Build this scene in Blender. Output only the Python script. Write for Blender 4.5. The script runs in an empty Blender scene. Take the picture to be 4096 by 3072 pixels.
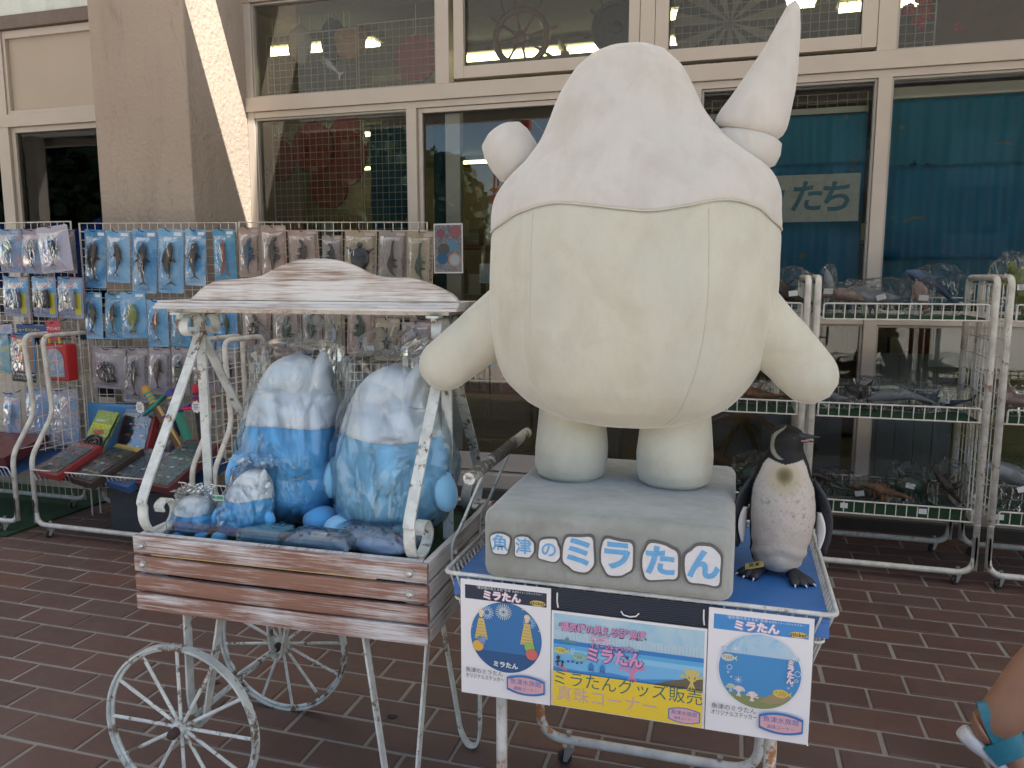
import bpy, bmesh, math, random
from mathutils import Vector, Matrix, noise as mnoise
random.seed(7)
R = math.radians
scn = bpy.context.scene
COL = scn.collection
# ------------------------------------------------------------------ camera, sky, sun, exposure
CAM_H = 1.5; PITCH = R(7.8); YAW = R(16.2); FPX = 3090.0
cam = bpy.data.cameras.new('camera'); camo = bpy.data.objects.new('camera', cam); COL.objects.link(camo)
camo.location = (0, 0, CAM_H); camo.rotation_euler = (R(90) - PITCH, 0, YAW)
cam.sensor_width = 36.0; cam.lens = 36.0 * FPX / 4096.0; cam.clip_start = 0.05; cam.clip_end = 2000
scn.camera = camo
SUND = Vector((-0.587, 0.305, -0.75)).normalized()       # the way the sunlight travels
world = bpy.data.worlds.new('World'); scn.world = world; world.use_nodes = True
wn = world.node_tree; bgn = wn.nodes['Background']
sky = wn.nodes.new('ShaderNodeTexSky'); sky.sky_type = 'NISHITA'; sky.sun_disc = False
sky.sun_elevation = math.asin(-SUND.z); sky.sun_rotation = math.atan2(-SUND.x, -SUND.y)
wn.links.new(sky.outputs['Color'], bgn.inputs['Color']); bgn.inputs['Strength'].default_value = 0.12
sl = bpy.data.lights.new('sun', 'SUN'); sl.energy = 5.0; sl.angle = R(0.6); sl.color = (1.0, 0.92, 0.79)
slo = bpy.data.objects.new('sun', sl); COL.objects.link(slo); slo.rotation_euler = SUND.to_track_quat('-Z', 'Y').to_euler()
slo.location = (10, -6, 14)
scn.view_settings.view_transform = 'Standard'; scn.view_settings.look = 'None'
scn.view_settings.exposure = 1.4; scn.view_settings.gamma = 1.0
scn.view_settings.use_curve_mapping = False
scn.cycles.use_denoising = True; scn.cycles.max_bounces = 10; scn.cycles.transparent_max_bounces = 24
scn.cycles.diffuse_bounces = 4; scn.cycles.glossy_bounces = 4
scn.cycles.caustics_reflective = False; scn.cycles.caustics_refractive = False
scn.cycles.sample_clamp_indirect = 6.0
# ------------------------------------------------------------------ layout helper: where a sight line meets a real plane
_fw = Vector((-math.sin(YAW)*math.cos(PITCH), math.cos(YAW)*math.cos(PITCH), -math.sin(PITCH)))
_rt = Vector((math.cos(YAW), math.sin(YAW), 0)); _up = _rt.cross(_fw)
def ray(x, y): return _fw*FPX + _rt*(x-2048) - _up*(y-1536)
def PY(x, y, Y):
    d = ray(x, y); return Vector((0, 0, CAM_H)) + d*(Y/d.y)
def PZ(x, y, z):
    d = ray(x, y); return Vector((0, 0, CAM_H)) + d*((z-CAM_H)/d.z)
# ------------------------------------------------------------------ object helpers
def setp(o, label=None, cat=None, group=None, kind=None):
    if label: o['label'] = label
    if cat: o['category'] = cat
    if group: o['group'] = group
    if kind: o['kind'] = kind
    return o
def thing(name, label, cat, loc=(0, 0, 0), group=None, rz=0.0):
    o = bpy.data.objects.new(name, None); COL.objects.link(o); o.location = loc; o.empty_display_size = 0.05
    return setp(o, label, cat, group)
def fin(bm, smooth=False, recalc=True):
    if recalc: bmesh.ops.recalc_face_normals(bm, faces=bm.faces[:])
    if smooth:
        for f in bm.faces: f.smooth = True
    return bm
def mesh(bm, name='mesh', smooth=False, recalc=True):
    fin(bm, smooth, recalc); me = bpy.data.meshes.new(name); bm.to_mesh(me); bm.free(); return me
def obj(name, bm, m, parent=None, smooth=False, auto=None, recalc=True, kind=None):
    """bm in world coordinates (or local ones of a thing at the origin)"""
    me = bm if isinstance(bm, bpy.types.Mesh) else mesh(bm, name, smooth, recalc)
    if isinstance(m, (list, tuple)):
        for q in m: me.materials.append(q)
    elif m is not None and not me.materials: me.materials.append(m)
    o = bpy.data.objects.new(name, me); COL.objects.link(o)
    if parent is not None:
        o.parent = parent
        if parent.type == 'EMPTY': o.matrix_parent_inverse = Matrix.Translation(-parent.location)
    if kind: o['kind'] = kind
    if auto is not None:
        for p in me.polygons: p.use_smooth = True
        try: me.set_sharp_from_angle(angle=R(auto))
        except Exception: pass
    return o
def copy_tree(o, parent=None):
    c = o.copy(); COL.objects.link(c); c.parent = parent
    for ch in list(o.children): copy_tree(ch, c)
    return c
def BM(): return bmesh.new()
def box(bm, x0, x1, y0, y1, z0, z1, bev=0.0, M=None, mi=0):
    vs = [bm.verts.new((x, y, z)) for z in (z0, z1) for y in (y0, y1) for x in (x0, x1)]
    if M is not None:
        for v in vs: v.co = M @ v.co
    fs = [bm.faces.new([vs[i] for i in q]) for q in ((0,2,3,1),(4,5,7,6),(0,1,5,4),(2,6,7,3),(0,4,6,2),(1,3,7,5))]
    for f in fs: f.material_index = mi
    if bev > 0:
        es = list({e for f in fs for e in f.edges})
        bmesh.ops.bevel(bm, geom=es, offset=bev, segments=2, affect='EDGES', profile=0.6)
    return vs
def frames(pts, up=None):
    n = len(pts); T = []
    for i in range(n):
        a = pts[max(0, i-1)]; b = pts[min(n-1, i+1)]; d = (b-a)
        T.append(d.normalized() if d.length > 1e-9 else Vector((0, 0, 1)))
    u = Vector(up) if up is not None else (Vector((0, 0, 1)) if abs(T[0].z) < 0.9 else Vector((1, 0, 0)))
    out = []
    for t in T:
        u = (u - t*u.dot(t))
        u = u.normalized() if u.length > 1e-6 else t.orthogonal().normalized()
        out.append((t, u, t.cross(u)))
    return out
def sweep(bm, pts, prof, caps=True, closed=False, up=None, scale=None):
    """prof: list of (a,b) offsets along (u,v)"""
    pts = [Vector(p) for p in pts]
    fr = frames(pts, up); n = len(prof); rings = []
    if closed:
        m = len(pts); fr = []
        u = Vector(up) if up is not None else None
        for i in range(m):
            t = (pts[(i+1) % m]-pts[i-1]).normalized()
            w = u if u is not None else Vector((0, 0, 1))
            w = (w - t*w.dot(t)).normalized(); fr.append((t, w, t.cross(w)))
    for i, p in enumerate(pts):
        t, u, v = fr[i]; s = scale[i] if scale else 1.0
        rings.append([bm.verts.new(p + u*(a*s) + v*(b*s)) for a, b in prof])
    m = len(rings)
    for i in range(m if closed else m-1):
        r0, r1 = rings[i], rings[(i+1) % m]
        for j in range(n):
            bm.faces.new((r0[j], r0[(j+1) % n], r1[(j+1) % n], r1[j]))
    if caps and not closed:
        bm.faces.new(rings[0][::-1]); bm.faces.new(rings[-1])
    return rings
def circ(r, n=8, ph=0.0): return [(r*math.cos(2*math.pi*i/n+ph), r*math.sin(2*math.pi*i/n+ph)) for i in range(n)]
def rect(w, t): return [(w/2, t/2), (-w/2, t/2), (-w/2, -t/2), (w/2, -t/2)]
def tube(bm, pts, r, n=8, **k): return sweep(bm, pts, circ(r, n), **k)
def seg(bm, a, b, r, n=5): return tube(bm, [a, b], r, n)
def fillet(pts, r, n=5):
    """round the corners of a polyline"""
    pts = [Vector(p) for p in pts]; out = [pts[0]]
    for i in range(1, len(pts)-1):
        a, b, c = pts[i-1], pts[i], pts[i+1]
        d1 = (a-b); d2 = (c-b); q = min(r, d1.length*0.49, d2.length*0.49)
        p0 = b + d1.normalized()*q; p1 = b + d2.normalized()*q
        for k in range(n+1):
            t = k/n; out.append((1-t)**2*p0 + 2*t*(1-t)*b + t*t*p1)
    out.append(pts[-1]); return out
def bez(pts, n=8):
    """smooth curve through points (Catmull-Rom)"""
    pts = [Vector(p) for p in pts]; q = [pts[0]*2-pts[1]] + pts + [pts[-1]*2-pts[-2]]; out = []
    for i in range(1, len(q)-2):
        p0, p1, p2, p3 = q[i-1], q[i], q[i+1], q[i+2]
        for k in range(n):
            t = k/n
            out.append(0.5*((2*p1)+(p2-p0)*t+(2*p0-5*p1+4*p2-p3)*t*t+(3*p1-p0-3*p2+p3)*t**3))
    out.append(pts[-1]); return out
def prism(bm, poly, y0, y1, plane='xz'):
    """polygon given in (x,z), extruded along y"""
    f = (lambda a, b, d: (a, d, b)) if plane == 'xz' else ((lambda a, b, d: (a, b, d)) if plane == 'xy' else (lambda a, b, d: (d, a, b)))
    A = [bm.verts.new(f(a, b, y0)) for a, b in poly]; B = [bm.verts.new(f(a, b, y1)) for a, b in poly]
    n = len(poly); bm.faces.new(A); bm.faces.new(B[::-1])
    for i in range(n): bm.faces.new((A[i], A[(i+1) % n], B[(i+1) % n], B[i]))
def ell(cx, cz, rx, rz, n=24, ph=0.0): return [(cx+rx*math.cos(2*math.pi*i/n+ph), cz+rz*math.sin(2*math.pi*i/n+ph)) for i in range(n)]
def lathe(bm, prof, n=16, M=None):
    """prof: (r,z) list, axis z"""
    rings = []
    for r, z in prof:
        if r < 1e-6:
            v = bm.verts.new((0, 0, z)); rings.append([v])
        else: rings.append([bm.verts.new((r*math.cos(2*math.pi*i/n), r*math.sin(2*math.pi*i/n), z)) for i in range(n)])
    if M is not None:
        for r in rings:
            for v in r: v.co = M @ v.co
    for a, b in zip(rings, rings[1:]):
        if len(a) == 1 and len(b) == 1: continue
        for i in range(n):
            j = (i+1) % n
            if len(a) == 1: bm.faces.new((a[0], b[j], b[i]))
            elif len(b) == 1: bm.faces.new((a[i], a[j], b[0]))
            else: bm.faces.new((a[i], a[j], b[j], b[i]))
    return rings
def ball(bm, c, r, seg_=16, rings=10, M=None):
    rx, ry, rz = (r, r, r) if not hasattr(r, '__len__') else r
    mm = Matrix.Translation(Vector(c)) @ (M or Matrix()) @ Matrix.Diagonal((rx, ry, rz, 1))
    bmesh.ops.create_uvsphere(bm, u_segments=seg_, v_segments=rings, radius=1.0, matrix=mm)
def loft(bm, secs, n=16, caps=True, power=2.0):
    """secs: (center, axis_u, axis_v) half-axis vectors"""
    rings = []
    for c, u, v in secs:
        c, u, v = Vector(c), Vector(u), Vector(v); ring = []
        for i in range(n):
            a = 2*math.pi*i/n; ca, sa = math.cos(a), math.sin(a); e = 2.0/power
            ring.append(bm.verts.new(c + u*(math.copysign(abs(ca)**e, ca)) + v*(math.copysign(abs(sa)**e, sa))))
        rings.append(ring)
    for a, b in zip(rings, rings[1:]):
        for i in range(n): bm.faces.new((a[i], a[(i+1) % n], b[(i+1) % n], b[i]))
    if caps:
        bm.faces.new(rings[0][::-1]); bm.faces.new(rings[-1])
    return rings
def lerp_tab(tab, t):
    if t <= tab[0][0]: return tab[0][1:]
    for a, b in zip(tab, tab[1:]):
        if t <= b[0]:
            s = (t-a[0])/(b[0]-a[0]); return tuple(p+(q-p)*s for p, q in zip(a[1:], b[1:]))
    return tab[-1][1:]
def smooth_tab(tab, t):
    """Catmull-Rom through table rows (t, values...)"""
    n = len(tab)
    if t <= tab[0][0]: return tab[0][1:]
    if t >= tab[-1][0]: return tab[-1][1:]
    for i in range(n-1):
        if t <= tab[i+1][0]:
            s = (t-tab[i][0])/(tab[i+1][0]-tab[i][0])
            p0 = tab[max(0, i-1)][1:]; p1 = tab[i][1:]; p2 = tab[i+1][1:]; p3 = tab[min(n-1, i+2)][1:]
            return tuple(0.5*((2*b)+(c-a)*s+(2*a-5*b+4*c-d)*s*s+(3*b-a-3*c+d)*s**3) for a, b, c, d in zip(p0, p1, p2, p3))
# ------------------------------------------------------------------ materials
class NT:
    def __init__(self, name):
        self.m = bpy.data.materials.new(name); self.m.use_nodes = True
        self.t = self.m.node_tree; self.b = self.t.nodes['Principled BSDF']; self.o = self.t.nodes['Material Output']
    def n(self, typ, props=None, **ins):
        nd = self.t.nodes.new('ShaderNode'+typ)
        for k, v in (props or {}).items(): setattr(nd, k, v)
        for k, v in ins.items():
            k = k.replace('_', ' ')
            key = next((i for i in nd.inputs if i.name == k and i.enabled), None) or nd.inputs[k]
            self.put(key, v)
        return nd
    def put(self, sock, v):
        if isinstance(v, bpy.types.NodeSocket): self.t.links.new(v, sock)
        elif isinstance(v, bpy.types.Node): self.t.links.new(v.outputs[0], sock)
        else:
            if hasattr(v, '__len__') and len(v) == 3 and len(sock.default_value) == 4: v = (*v, 1)
            sock.default_value = v
    def P(self, **ins):
        for k, v in ins.items(): self.put(self.b.inputs[k.replace('_', ' ')], v)
        return self.m
    def obj(self, scale=(1, 1, 1)):
        tc = self.n('TexCoord'); mp = self.n('Mapping', Vector=tc.outputs['Object'], Scale=scale); return mp.outputs[0]
    def noise(self, scale, detail=4, rough=0.55, vec=None, dist=0.0):
        return self.n('TexNoise', Vector=vec if vec is not None else self.obj(), Scale=scale, Detail=detail, Roughness=rough, Distortion=dist).outputs['Fac']
    def ramp(self, fac, stops):
        r = self.n('ValToRGB', Fac=fac); cr = r.color_ramp
        while len(cr.elements) < len(stops): cr.elements.new(0.5)
        for e, (p, c) in zip(cr.elements, stops):
            e.position = p; e.color = (*c, 1) if hasattr(c, '__len__') else (c, c, c, 1)
        return r.outputs['Color']
    def mix(self, fac, a, b, typ='MIX'):
        mx = self.n('Mix', {'data_type': 'RGBA', 'blend_type': typ})
        self.put(mx.inputs[0], fac); self.put(mx.inputs[6], a); self.put(mx.inputs[7], b); return mx.outputs[2]
    def math(self, op, a, b=0.0):
        mm = self.n('Math', {'operation': op}); self.put(mm.inputs[0], a); self.put(mm.inputs[1], b); return mm.outputs[0]
    def bump(self, h, strength=0.3, dist=0.01, normal=None):
        bp = self.n('Bump', Height=h, Strength=strength, Distance=dist)
        if normal is not None: self.put(bp.inputs['Normal'], normal)
        return bp.outputs['Normal']
MC = {}
def plain(name, col, rough=0.5, metal=0.0, var=0.06, vs=9.0, bump=0.0, bs=60, spec=0.5, **kw):
    key = (name, col, rough)
    if key in MC: return MC[key]
    t = NT(name); f = t.noise(vs, 5)
    c = t.mix(f, tuple(max(0, x*(1-var*2)) for x in col), tuple(min(1, x*(1+var*2)) for x in col))
    t.P(Base_Color=c, Metallic=metal, Specular_IOR_Level=spec)
    f2 = t.noise(vs*3.1, 3); t.P(Roughness=t.ramp(f2, [(0.3, max(0.02, rough*0.8)), (0.7, min(1, rough*1.2))]))
    if bump: t.P(Normal=t.bump(t.noise(bs, 3), bump, 0.004))
    for k, v in kw.items(): t.P(**{k: v})
    MC[key] = t.m; return t.m
def flat(name, col, rough=0.55):
    key = ('flat', col, rough)
    if key in MC: return MC[key]
    t = NT(name); t.P(Base_Color=col, Roughness=rough); MC[key] = t.m; return t.m
def chipped(name, col=(0.62, 0.63, 0.58), rust=(0.16, 0.09, 0.05), amount=0.42, scale=16, rough=0.5):
    t = NT(name); v = t.obj()
    a = t.noise(scale, 8, 0.7, v); b = t.noise(scale*0.22, 3, 0.5, v)
    h = t.math('ADD', t.math('MULTIPLY', a, 0.7), t.math('MULTIPLY', b, 0.45))
    mask = t.ramp(h, [(amount+0.0, 1.0), (amount+0.05, 0.0)])
    dirt = t.ramp(t.noise(scale*0.6, 6, 0.6, v), [(0.35, tuple(x*0.72 for x in col)), (0.6, col)])
    rc = t.mix(t.noise(scale*3, 4, 0.6, v), rust, tuple(min(1, x*2.3) for x in rust))
    t.P(Base_Color=t.mix(mask, dirt, rc), Roughness=t.mix(mask, (rough,)*3, (0.85,)*3))
    t.P(Normal=t.bump(t.math('SUBTRACT', 1.0, mask), 0.5, 0.0015)); return t.m
def whitewash(name, along='x', white=0.5, wood=(0.25, 0.13, 0.09), dens=1.0):
    t = NT(name); s = {'x': (2.2, 60, 60), 'y': (60, 2.2, 60), 'z': (60, 60, 2.2)}[along]
    v = t.obj(s); st = t.noise(1.0, 7, 0.65, v, 0.3); big = t.noise(7.0, 3, 0.5, t.obj())
    fine = t.noise(3.2, 6, 0.7, v)
    s2 = tuple(q*3.6 for q in s); grain = t.noise(1.0, 5, 0.7, t.obj(s2))
    h = t.math('ADD', t.math('MULTIPLY', st, 0.34), t.math('MULTIPLY', big, 0.22))
    h = t.math('ADD', t.math('ADD', h, t.math('MULTIPLY', fine, 0.14)), t.math('MULTIPLY', grain, 0.30))
    mask = t.ramp(h, [(white-0.02, 0.0), (white+0.03, 0.4), (white+0.09, 0.9)])
    wc = t.mix(fine, tuple(x*0.7 for x in wood), tuple(min(1, x*1.5) for x in wood))
    pc = t.mix(st, (0.50, 0.50, 0.48), (0.74, 0.76, 0.76))
    wc = t.mix(t.ramp(grain, [(0.35, 0.35), (0.55, 0.0)]), wc, tuple(x*0.45 for x in wood))
    t.P(Base_Color=t.mix(mask, wc, pc), Roughness=0.72, Normal=t.bump(h, 0.5, 0.002)); return t.m
def plush(name, col, col2=None, sc=3.0, fuzz=420, stain=None):
    t = NT(name); v = t.obj(); col2 = col2 or tuple(x*0.9 for x in col); stain = stain or tuple(x*0.8 for x in col)
    big = t.noise(sc, 5, 0.6, v); c = t.mix(t.ramp(big, [(0.35, 0.0), (0.65, 1.0)]), col, col2)
    pat = t.noise(sc*2.7, 6, 0.62, t.obj((1, 1, 0.75)), 0.4); c = t.mix(t.ramp(pat, [(0.48, 0.0), (0.68, 0.6)]), c, stain)
    brush = t.noise(sc*9, 5, 0.65, t.obj((1, 1, 0.45)), 0.5); c = t.mix(t.ramp(brush, [(0.35, 0.22), (0.6, 0.0)]), c, tuple(x*0.78 for x in col))
    fz = t.noise(fuzz, 3, 0.7, v); h = t.math('ADD', t.math('MULTIPLY', fz, 0.25), t.math('MULTIPLY', brush, 0.8))
    n1 = t.bump(h, 0.35, 0.004); n2 = t.bump(t.noise(7, 4, 0.5, v), 0.30 if fuzz < 600 else 0.08, 0.03, n1)
    t.P(Base_Color=c, Roughness=0.95, Normal=n2, Sheen_Weight=0.6, Sheen_Roughness=0.45, Specular_IOR_Level=0.1); return t.m
def film(name, tint=(0.93, 0.96, 0.97), gl=0.5, wr=40.0, bs=0.5, base=0.06, rough=0.10, haze=0.0):
    """thin clear plastic: sees through, with a wrinkled sheen"""
    t = NT(name); v = t.obj(); t.t.nodes.remove(t.b)
    nz = t.noise(wr, 2.5, 0.5, t.obj((1, 1, 0.55)), 1.9); rid = t.math('ABSOLUTE', t.math('SUBTRACT', nz, 0.5))
    nrm = t.bump(t.ramp(rid, [(0.0, 1.0), (0.09, 0.0)]), bs, 0.010)
    tr = t.n('BsdfTransparent', Color=tint); g = t.n('BsdfGlossy', Color=(1, 1, 1), Roughness=rough, Normal=nrm)
    lw = t.n('Fresnel', IOR=1.4, Normal=nrm); f = t.math('MINIMUM', t.math('ADD', t.math('MULTIPLY', lw, gl), base), 0.8)
    mx = t.n('MixShader'); t.put(mx.inputs[0], f); t.put(mx.inputs[1], tr); t.put(mx.inputs[2], g)
    out = mx
    if haze > 0:
        d = t.n('BsdfDiffuse', Color=(0.7, 0.75, 0.78)); m2 = t.n('MixShader')
        t.put(m2.inputs[0], t.math('MULTIPLY', t.ramp(rid, [(0.0, 1.0), (0.12, 0.25)]), haze)); t.put(m2.inputs[1], mx); t.put(m2.inputs[2], d); out = m2
    t.put(t.o.inputs['Surface'], out); return t.m
def glass(name, tint=(0.86, 0.89, 0.88), base=0.0):
    t = NT(name); t.t.nodes.remove(t.b)
    tr = t.n('BsdfTransparent', Color=tint); g = t.n('BsdfGlossy', Color=(1, 1, 1), Roughness=0.01, Normal=t.bump(t.noise(1.3, 1), 0.02, 0.02))
    fr = t.n('Fresnel', IOR=1.5); f = t.math('ADD', t.math('MULTIPLY', fr, 1.0), base)
    mx = t.n('MixShader'); t.put(mx.inputs[0], f); t.put(mx.inputs[1], tr); t.put(mx.inputs[2], g); t.put(t.o.inputs['Surface'], mx); return t.m
def emit(name, col, s):
    t = NT(name); t.t.nodes.remove(t.b); e = t.n('Emission', Color=col, Strength=s); t.put(t.o.inputs['Surface'], e); return t.m
def speckle(name, cols, scale, rough=0.5, spec=0.5):
    """printed card: soft patches of several inks"""
    t = NT(name); v = t.obj(); f = t.noise(scale, 5, 0.6, v, 0.8); n = len(cols)
    t.P(Base_Color=t.ramp(f, [(0.28+0.44*i/max(1, n-1), c) for i, c in enumerate(cols)]), Roughness=rough, Specular_IOR_Level=spec); return t.m
def vcol(name, attr='tint', rough=0.6, bump=0.0, bs=90, spec=0.4, grime=None):
    t = NT(name); a = t.n('Attribute', {'attribute_name': attr}); c = a.outputs['Color']
    if grime:
        g = t.ramp(t.noise(grime[0], 8, 0.75), [(grime[1], 0.0), (grime[1]+0.12, 0.75)])
        zz = t.n('SeparateXYZ', Vector=t.obj()).outputs['Z']
        win = t.ramp(t.math('MULTIPLY', t.math('SUBTRACT', zz, grime[2]), 1.0/grime[3]), [(0.0, 0.0), (0.3, 1.0), (0.75, 1.0), (1.0, 0.0)])
        c = t.mix(t.math('MULTIPLY', g, win), c, (0.10, 0.095, 0.09))
    t.P(Base_Color=c, Roughness=rough, Specular_IOR_Level=spec)
    if bump: t.P(Normal=t.bump(t.noise(bs, 4, 0.7), bump, 0.004))
    return t.m
# ------------------------------------------------------------------ lettering (real letter shapes)
_tc = {}
def text(s, size, m, parent, origin, ax=(1, 0, 0), ay=(0, 0, 1), bold=0.0, align='CENTER', shear=0.0, width=1.0, name='lettering', space=1.0):
    key = (s, round(size, 5), bold, align, shear, space)
    if key not in _tc:
        cu = bpy.data.curves.new('t', 'FONT'); cu.body = s; cu.size = size; cu.offset = bold; cu.shear = shear
        cu.align_x = align; cu.align_y = 'CENTER'; cu.resolution_u = 3; cu.fill_mode = 'FRONT'; cu.space_character = space
        o = bpy.data.objects.new('t', cu); COL.objects.link(o)
        dg = bpy.context.evaluated_depsgraph_get(); dg.update()
        me = bpy.data.meshes.new_from_object(o.evaluated_get(dg)); COL.objects.unlink(o); bpy.data.objects.remove(o)
        _tc[key] = me
    me = _tc[key].copy(); me.materials.clear(); me.materials.append(m)
    ax, ay = Vector(ax).normalized(), Vector(ay).normalized(); az = ax.cross(ay)
    Mx = Matrix(((ax.x*width, ay.x, az.x, origin[0]), (ax.y*width, ay.y, az.y, origin[1]), (ax.z*width, ay.z, az.z, origin[2]), (0, 0, 0, 1)))
    me.transform(Mx)
    o = bpy.data.objects.new(name, me); COL.objects.link(o)
    o.parent = parent
    if parent.type == 'EMPTY': o.matrix_parent_inverse = Matrix.Translation(-parent.location)
    return o
# ------------------------------------------------------------------ shared materials
m_alu = plain('beige aluminium', (0.50, 0.455, 0.41), 0.38, 0.25, 0.04, 5)
m_alu2 = plain('grey aluminium', (0.40, 0.38, 0.35), 0.4, 0.3, 0.05, 5)
m_track = plain('dark door track', (0.10, 0.095, 0.09), 0.5, 0.4)
m_panel = plain('beige infill panel', (0.43, 0.37, 0.31), 0.55, 0, 0.05, 2)
m_glass = glass('window glass')
m_gasket = plain('black gasket', (0.03, 0.03, 0.032), 0.6)
def stucco_mat():
    t = NT('rough pink beige stucco'); v = t.obj()
    a = t.noise(26, 5, 0.6, v, 0.9); vo = t.n('TexVoronoi', {'feature': 'SMOOTH_F1'}, Vector=v, Scale=34.0).outputs['Distance']
    h = t.math('ADD', t.math('MULTIPLY', a, 1.0), t.math('MULTIPLY', vo, 0.5))
    st = t.noise(1.0, 6, 0.6, t.obj((7, 7, 0.7))); big = t.noise(1.4, 4, 0.5, v)
    c = t.mix(big, (0.33, 0.28, 0.24), (0.42, 0.36, 0.31))
    c = t.mix(t.ramp(st, [(0.5, 0.0), (0.75, 0.35)]), c, (0.25, 0.215, 0.19))
    ck = t.math('ABSOLUTE', t.math('SUBTRACT', t.noise(1.0, 4, 0.6, t.obj((3.0, 3.0, 0.8)), 0.5), 0.5)); c = t.mix(t.ramp(ck, [(0.0, 0.22), (0.006, 0.0)]), c, (0.12, 0.10, 0.09))
    t.P(Base_Color=c, Roughness=0.92, Normal=t.bump(h, 0.75, 0.012), Specular_IOR_Level=0.2); return t.m
m_stucco = stucco_mat()
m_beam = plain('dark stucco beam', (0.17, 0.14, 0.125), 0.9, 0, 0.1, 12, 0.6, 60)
m_white = chipped('white painted wire', (0.72, 0.70, 0.64), (0.22, 0.14, 0.08), 0.40, 30)
m_tube = chipped('white painted steel tube', (0.70, 0.685, 0.62), (0.20, 0.10, 0.05), 0.43, 26, 0.35)
m_tubeR = chipped('rusty white steel tube', (0.70, 0.68, 0.62), (0.26, 0.11, 0.04), 0.475, 20, 0.4)
m_black = plain('black rubber', (0.018, 0.018, 0.02), 0.55)
m_zinc = plain('zinc metal', (0.45, 0.45, 0.44), 0.4, 0.8, 0.1, 20)
m_hook = plain('black hook wire', (0.03, 0.03, 0.03), 0.35, 0.5)
m_cream = plain('cream board', (0.60, 0.55, 0.45), 0.6, 0, 0.04, 3)
m_green = plain('green artificial turf', (0.012, 0.055, 0.022), 0.9, 0, 0.3, 90, 0.9, 400)
m_blueb = plain('blue plastic sheet', (0.045, 0.17, 0.46), 0.38, 0, 0.08, 6, 0.12, 14)
m_wood = plain('brown varnished wood', (0.15, 0.065, 0.025), 0.35, 0, 0.2, 14)
m_paper = plain('white paper', (0.74, 0.74, 0.74), 0.6, 0, 0.02, 3)
m_clear = film('clear blister', (0.95, 0.97, 0.98), gl=0.45, wr=12, bs=0.4, base=0.0, rough=0.09)
m_clear2 = film('clear box film', (0.93, 0.95, 0.96), gl=0.28, wr=7, bs=0.10, base=0.0, rough=0.08)
m_bag = film('clear plastic bag', (0.90, 0.94, 0.96), gl=1.5, wr=5.5, bs=0.55, base=0.0, rough=0.10, haze=0.0)
m_bag2 = film('dull plastic bag', (0.92, 0.94, 0.94), gl=0.7, wr=11, bs=0.7, base=0.0, rough=0.13, haze=0.0)
m_acr = film('clear acrylic sheet', (0.82, 0.9, 0.93), gl=0.8, wr=1, bs=0.0, base=0.04, rough=0.03)
# ------------------------------------------------------------------ ground: mortar bed, brick pavers, plaza
def brick_mat(name, rnd):
    t = NT(name); v = t.obj()
    if rnd == 'object': r = t.n('ObjectInfo').outputs['Random']; g = t.n('NewGeometry').outputs['Position']
    else: r = t.n('Attribute', {'attribute_name': 'rnd'}).outputs['Fac']; g = t.n('NewGeometry').outputs['Position']
    c = t.ramp(r, [(0.0, (0.088, 0.054, 0.046)), (0.3, (0.108, 0.061, 0.050)), (0.6, (0.125, 0.066, 0.052)), (0.85, (0.098, 0.060, 0.052)), (1.0, (0.15, 0.072, 0.054))])
    a = t.noise(16, 6, 0.65, g); b = t.noise(3.0, 4, 0.5, g); sp = t.noise(130, 4, 0.7, g)
    c = t.mix(t.ramp(a, [(0.38, 0.0), (0.72, 0.55)]), c, (0.14, 0.085, 0.072)); c = t.mix(t.ramp(b, [(0.4, 0.0), (0.75, 0.5)]), c, (0.07, 0.048, 0.044))
    st_ = t.noise(1.1, 7, 0.65, g, 0.6); c = t.mix(t.ramp(st_, [(0.45, 0.0), (0.7, 0.45)]), c, (0.15, 0.115, 0.10)); c = t.mix(t.ramp(t.noise(7.0, 8, 0.7, g), [(0.60, 0.0), (0.70, 0.5)]), c, (0.055, 0.042, 0.038))
    c = t.mix(t.ramp(sp, [(0.62, 0.0), (0.74, 0.4)]), c, (0.20, 0.15, 0.13))
    t.P(Base_Color=c, Roughness=t.ramp(a, [(0.3, 0.42), (0.7, 0.66)]), Normal=t.bump(t.math('ADD', a, t.math('MULTIPLY', sp, 0.4)), 0.35, 0.003), Specular_IOR_Level=0.4); return t.m
def mortar_mat():
    t = NT('grey mortar'); v = t.obj(); a = t.noise(60, 6, 0.7, v); b = t.noise(4, 4, 0.6, v)
    c = t.mix(a, (0.19, 0.175, 0.15), (0.38, 0.355, 0.315)); c = t.mix(t.ramp(b, [(0.4, 0.0), (0.7, 0.5)]), c, (0.20, 0.185, 0.16))
    t.P(Base_Color=c, Roughness=0.95, Normal=t.bump(a, 0.8, 0.004)); return t.m
bm = BM(); vs = [bm.verts.new(p) for p in ((-9.5, -0.6, -0.0045), (6.5, -0.6, -0.0045), (6.5, 5.0, -0.0045), (-9.5, 5.0, -0.0045))]; bm.faces.new(vs)
pave = setp(obj('brick_pavement', bm, mortar_mat()), kind='structure')
PX, PY_, JW = 0.294, 0.140, 0.0125
def brick_geo(bm, cx, cy, z, l, w, tx, ty, rl=None, val=0.0):
    h = 0.0; ch = 0.005
    def ring(il, iw, dz): return [bm.verts.new((cx+sx*(l/2-il), cy+sy*(w/2-iw), z+dz+tx*sx+ty*sy)) for sx, sy in ((-1, -1), (1, -1), (1, 1), (-1, 1))]
    a = ring(0, 0, -0.03); b = ring(0, 0, -ch*0.8); c = ring(ch, ch, 0.0)
    fs = [bm.faces.new(c)]
    for p, q in ((a, b), (b, c)):
        for i in range(4): fs.append(bm.faces.new((p[i], p[(i+1) % 4], q[(i+1) % 4], q[i])))
    if rl is not None:
        for f in fs: f[rl] = val
slots = []
k0 = -21; row = 0
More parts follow.
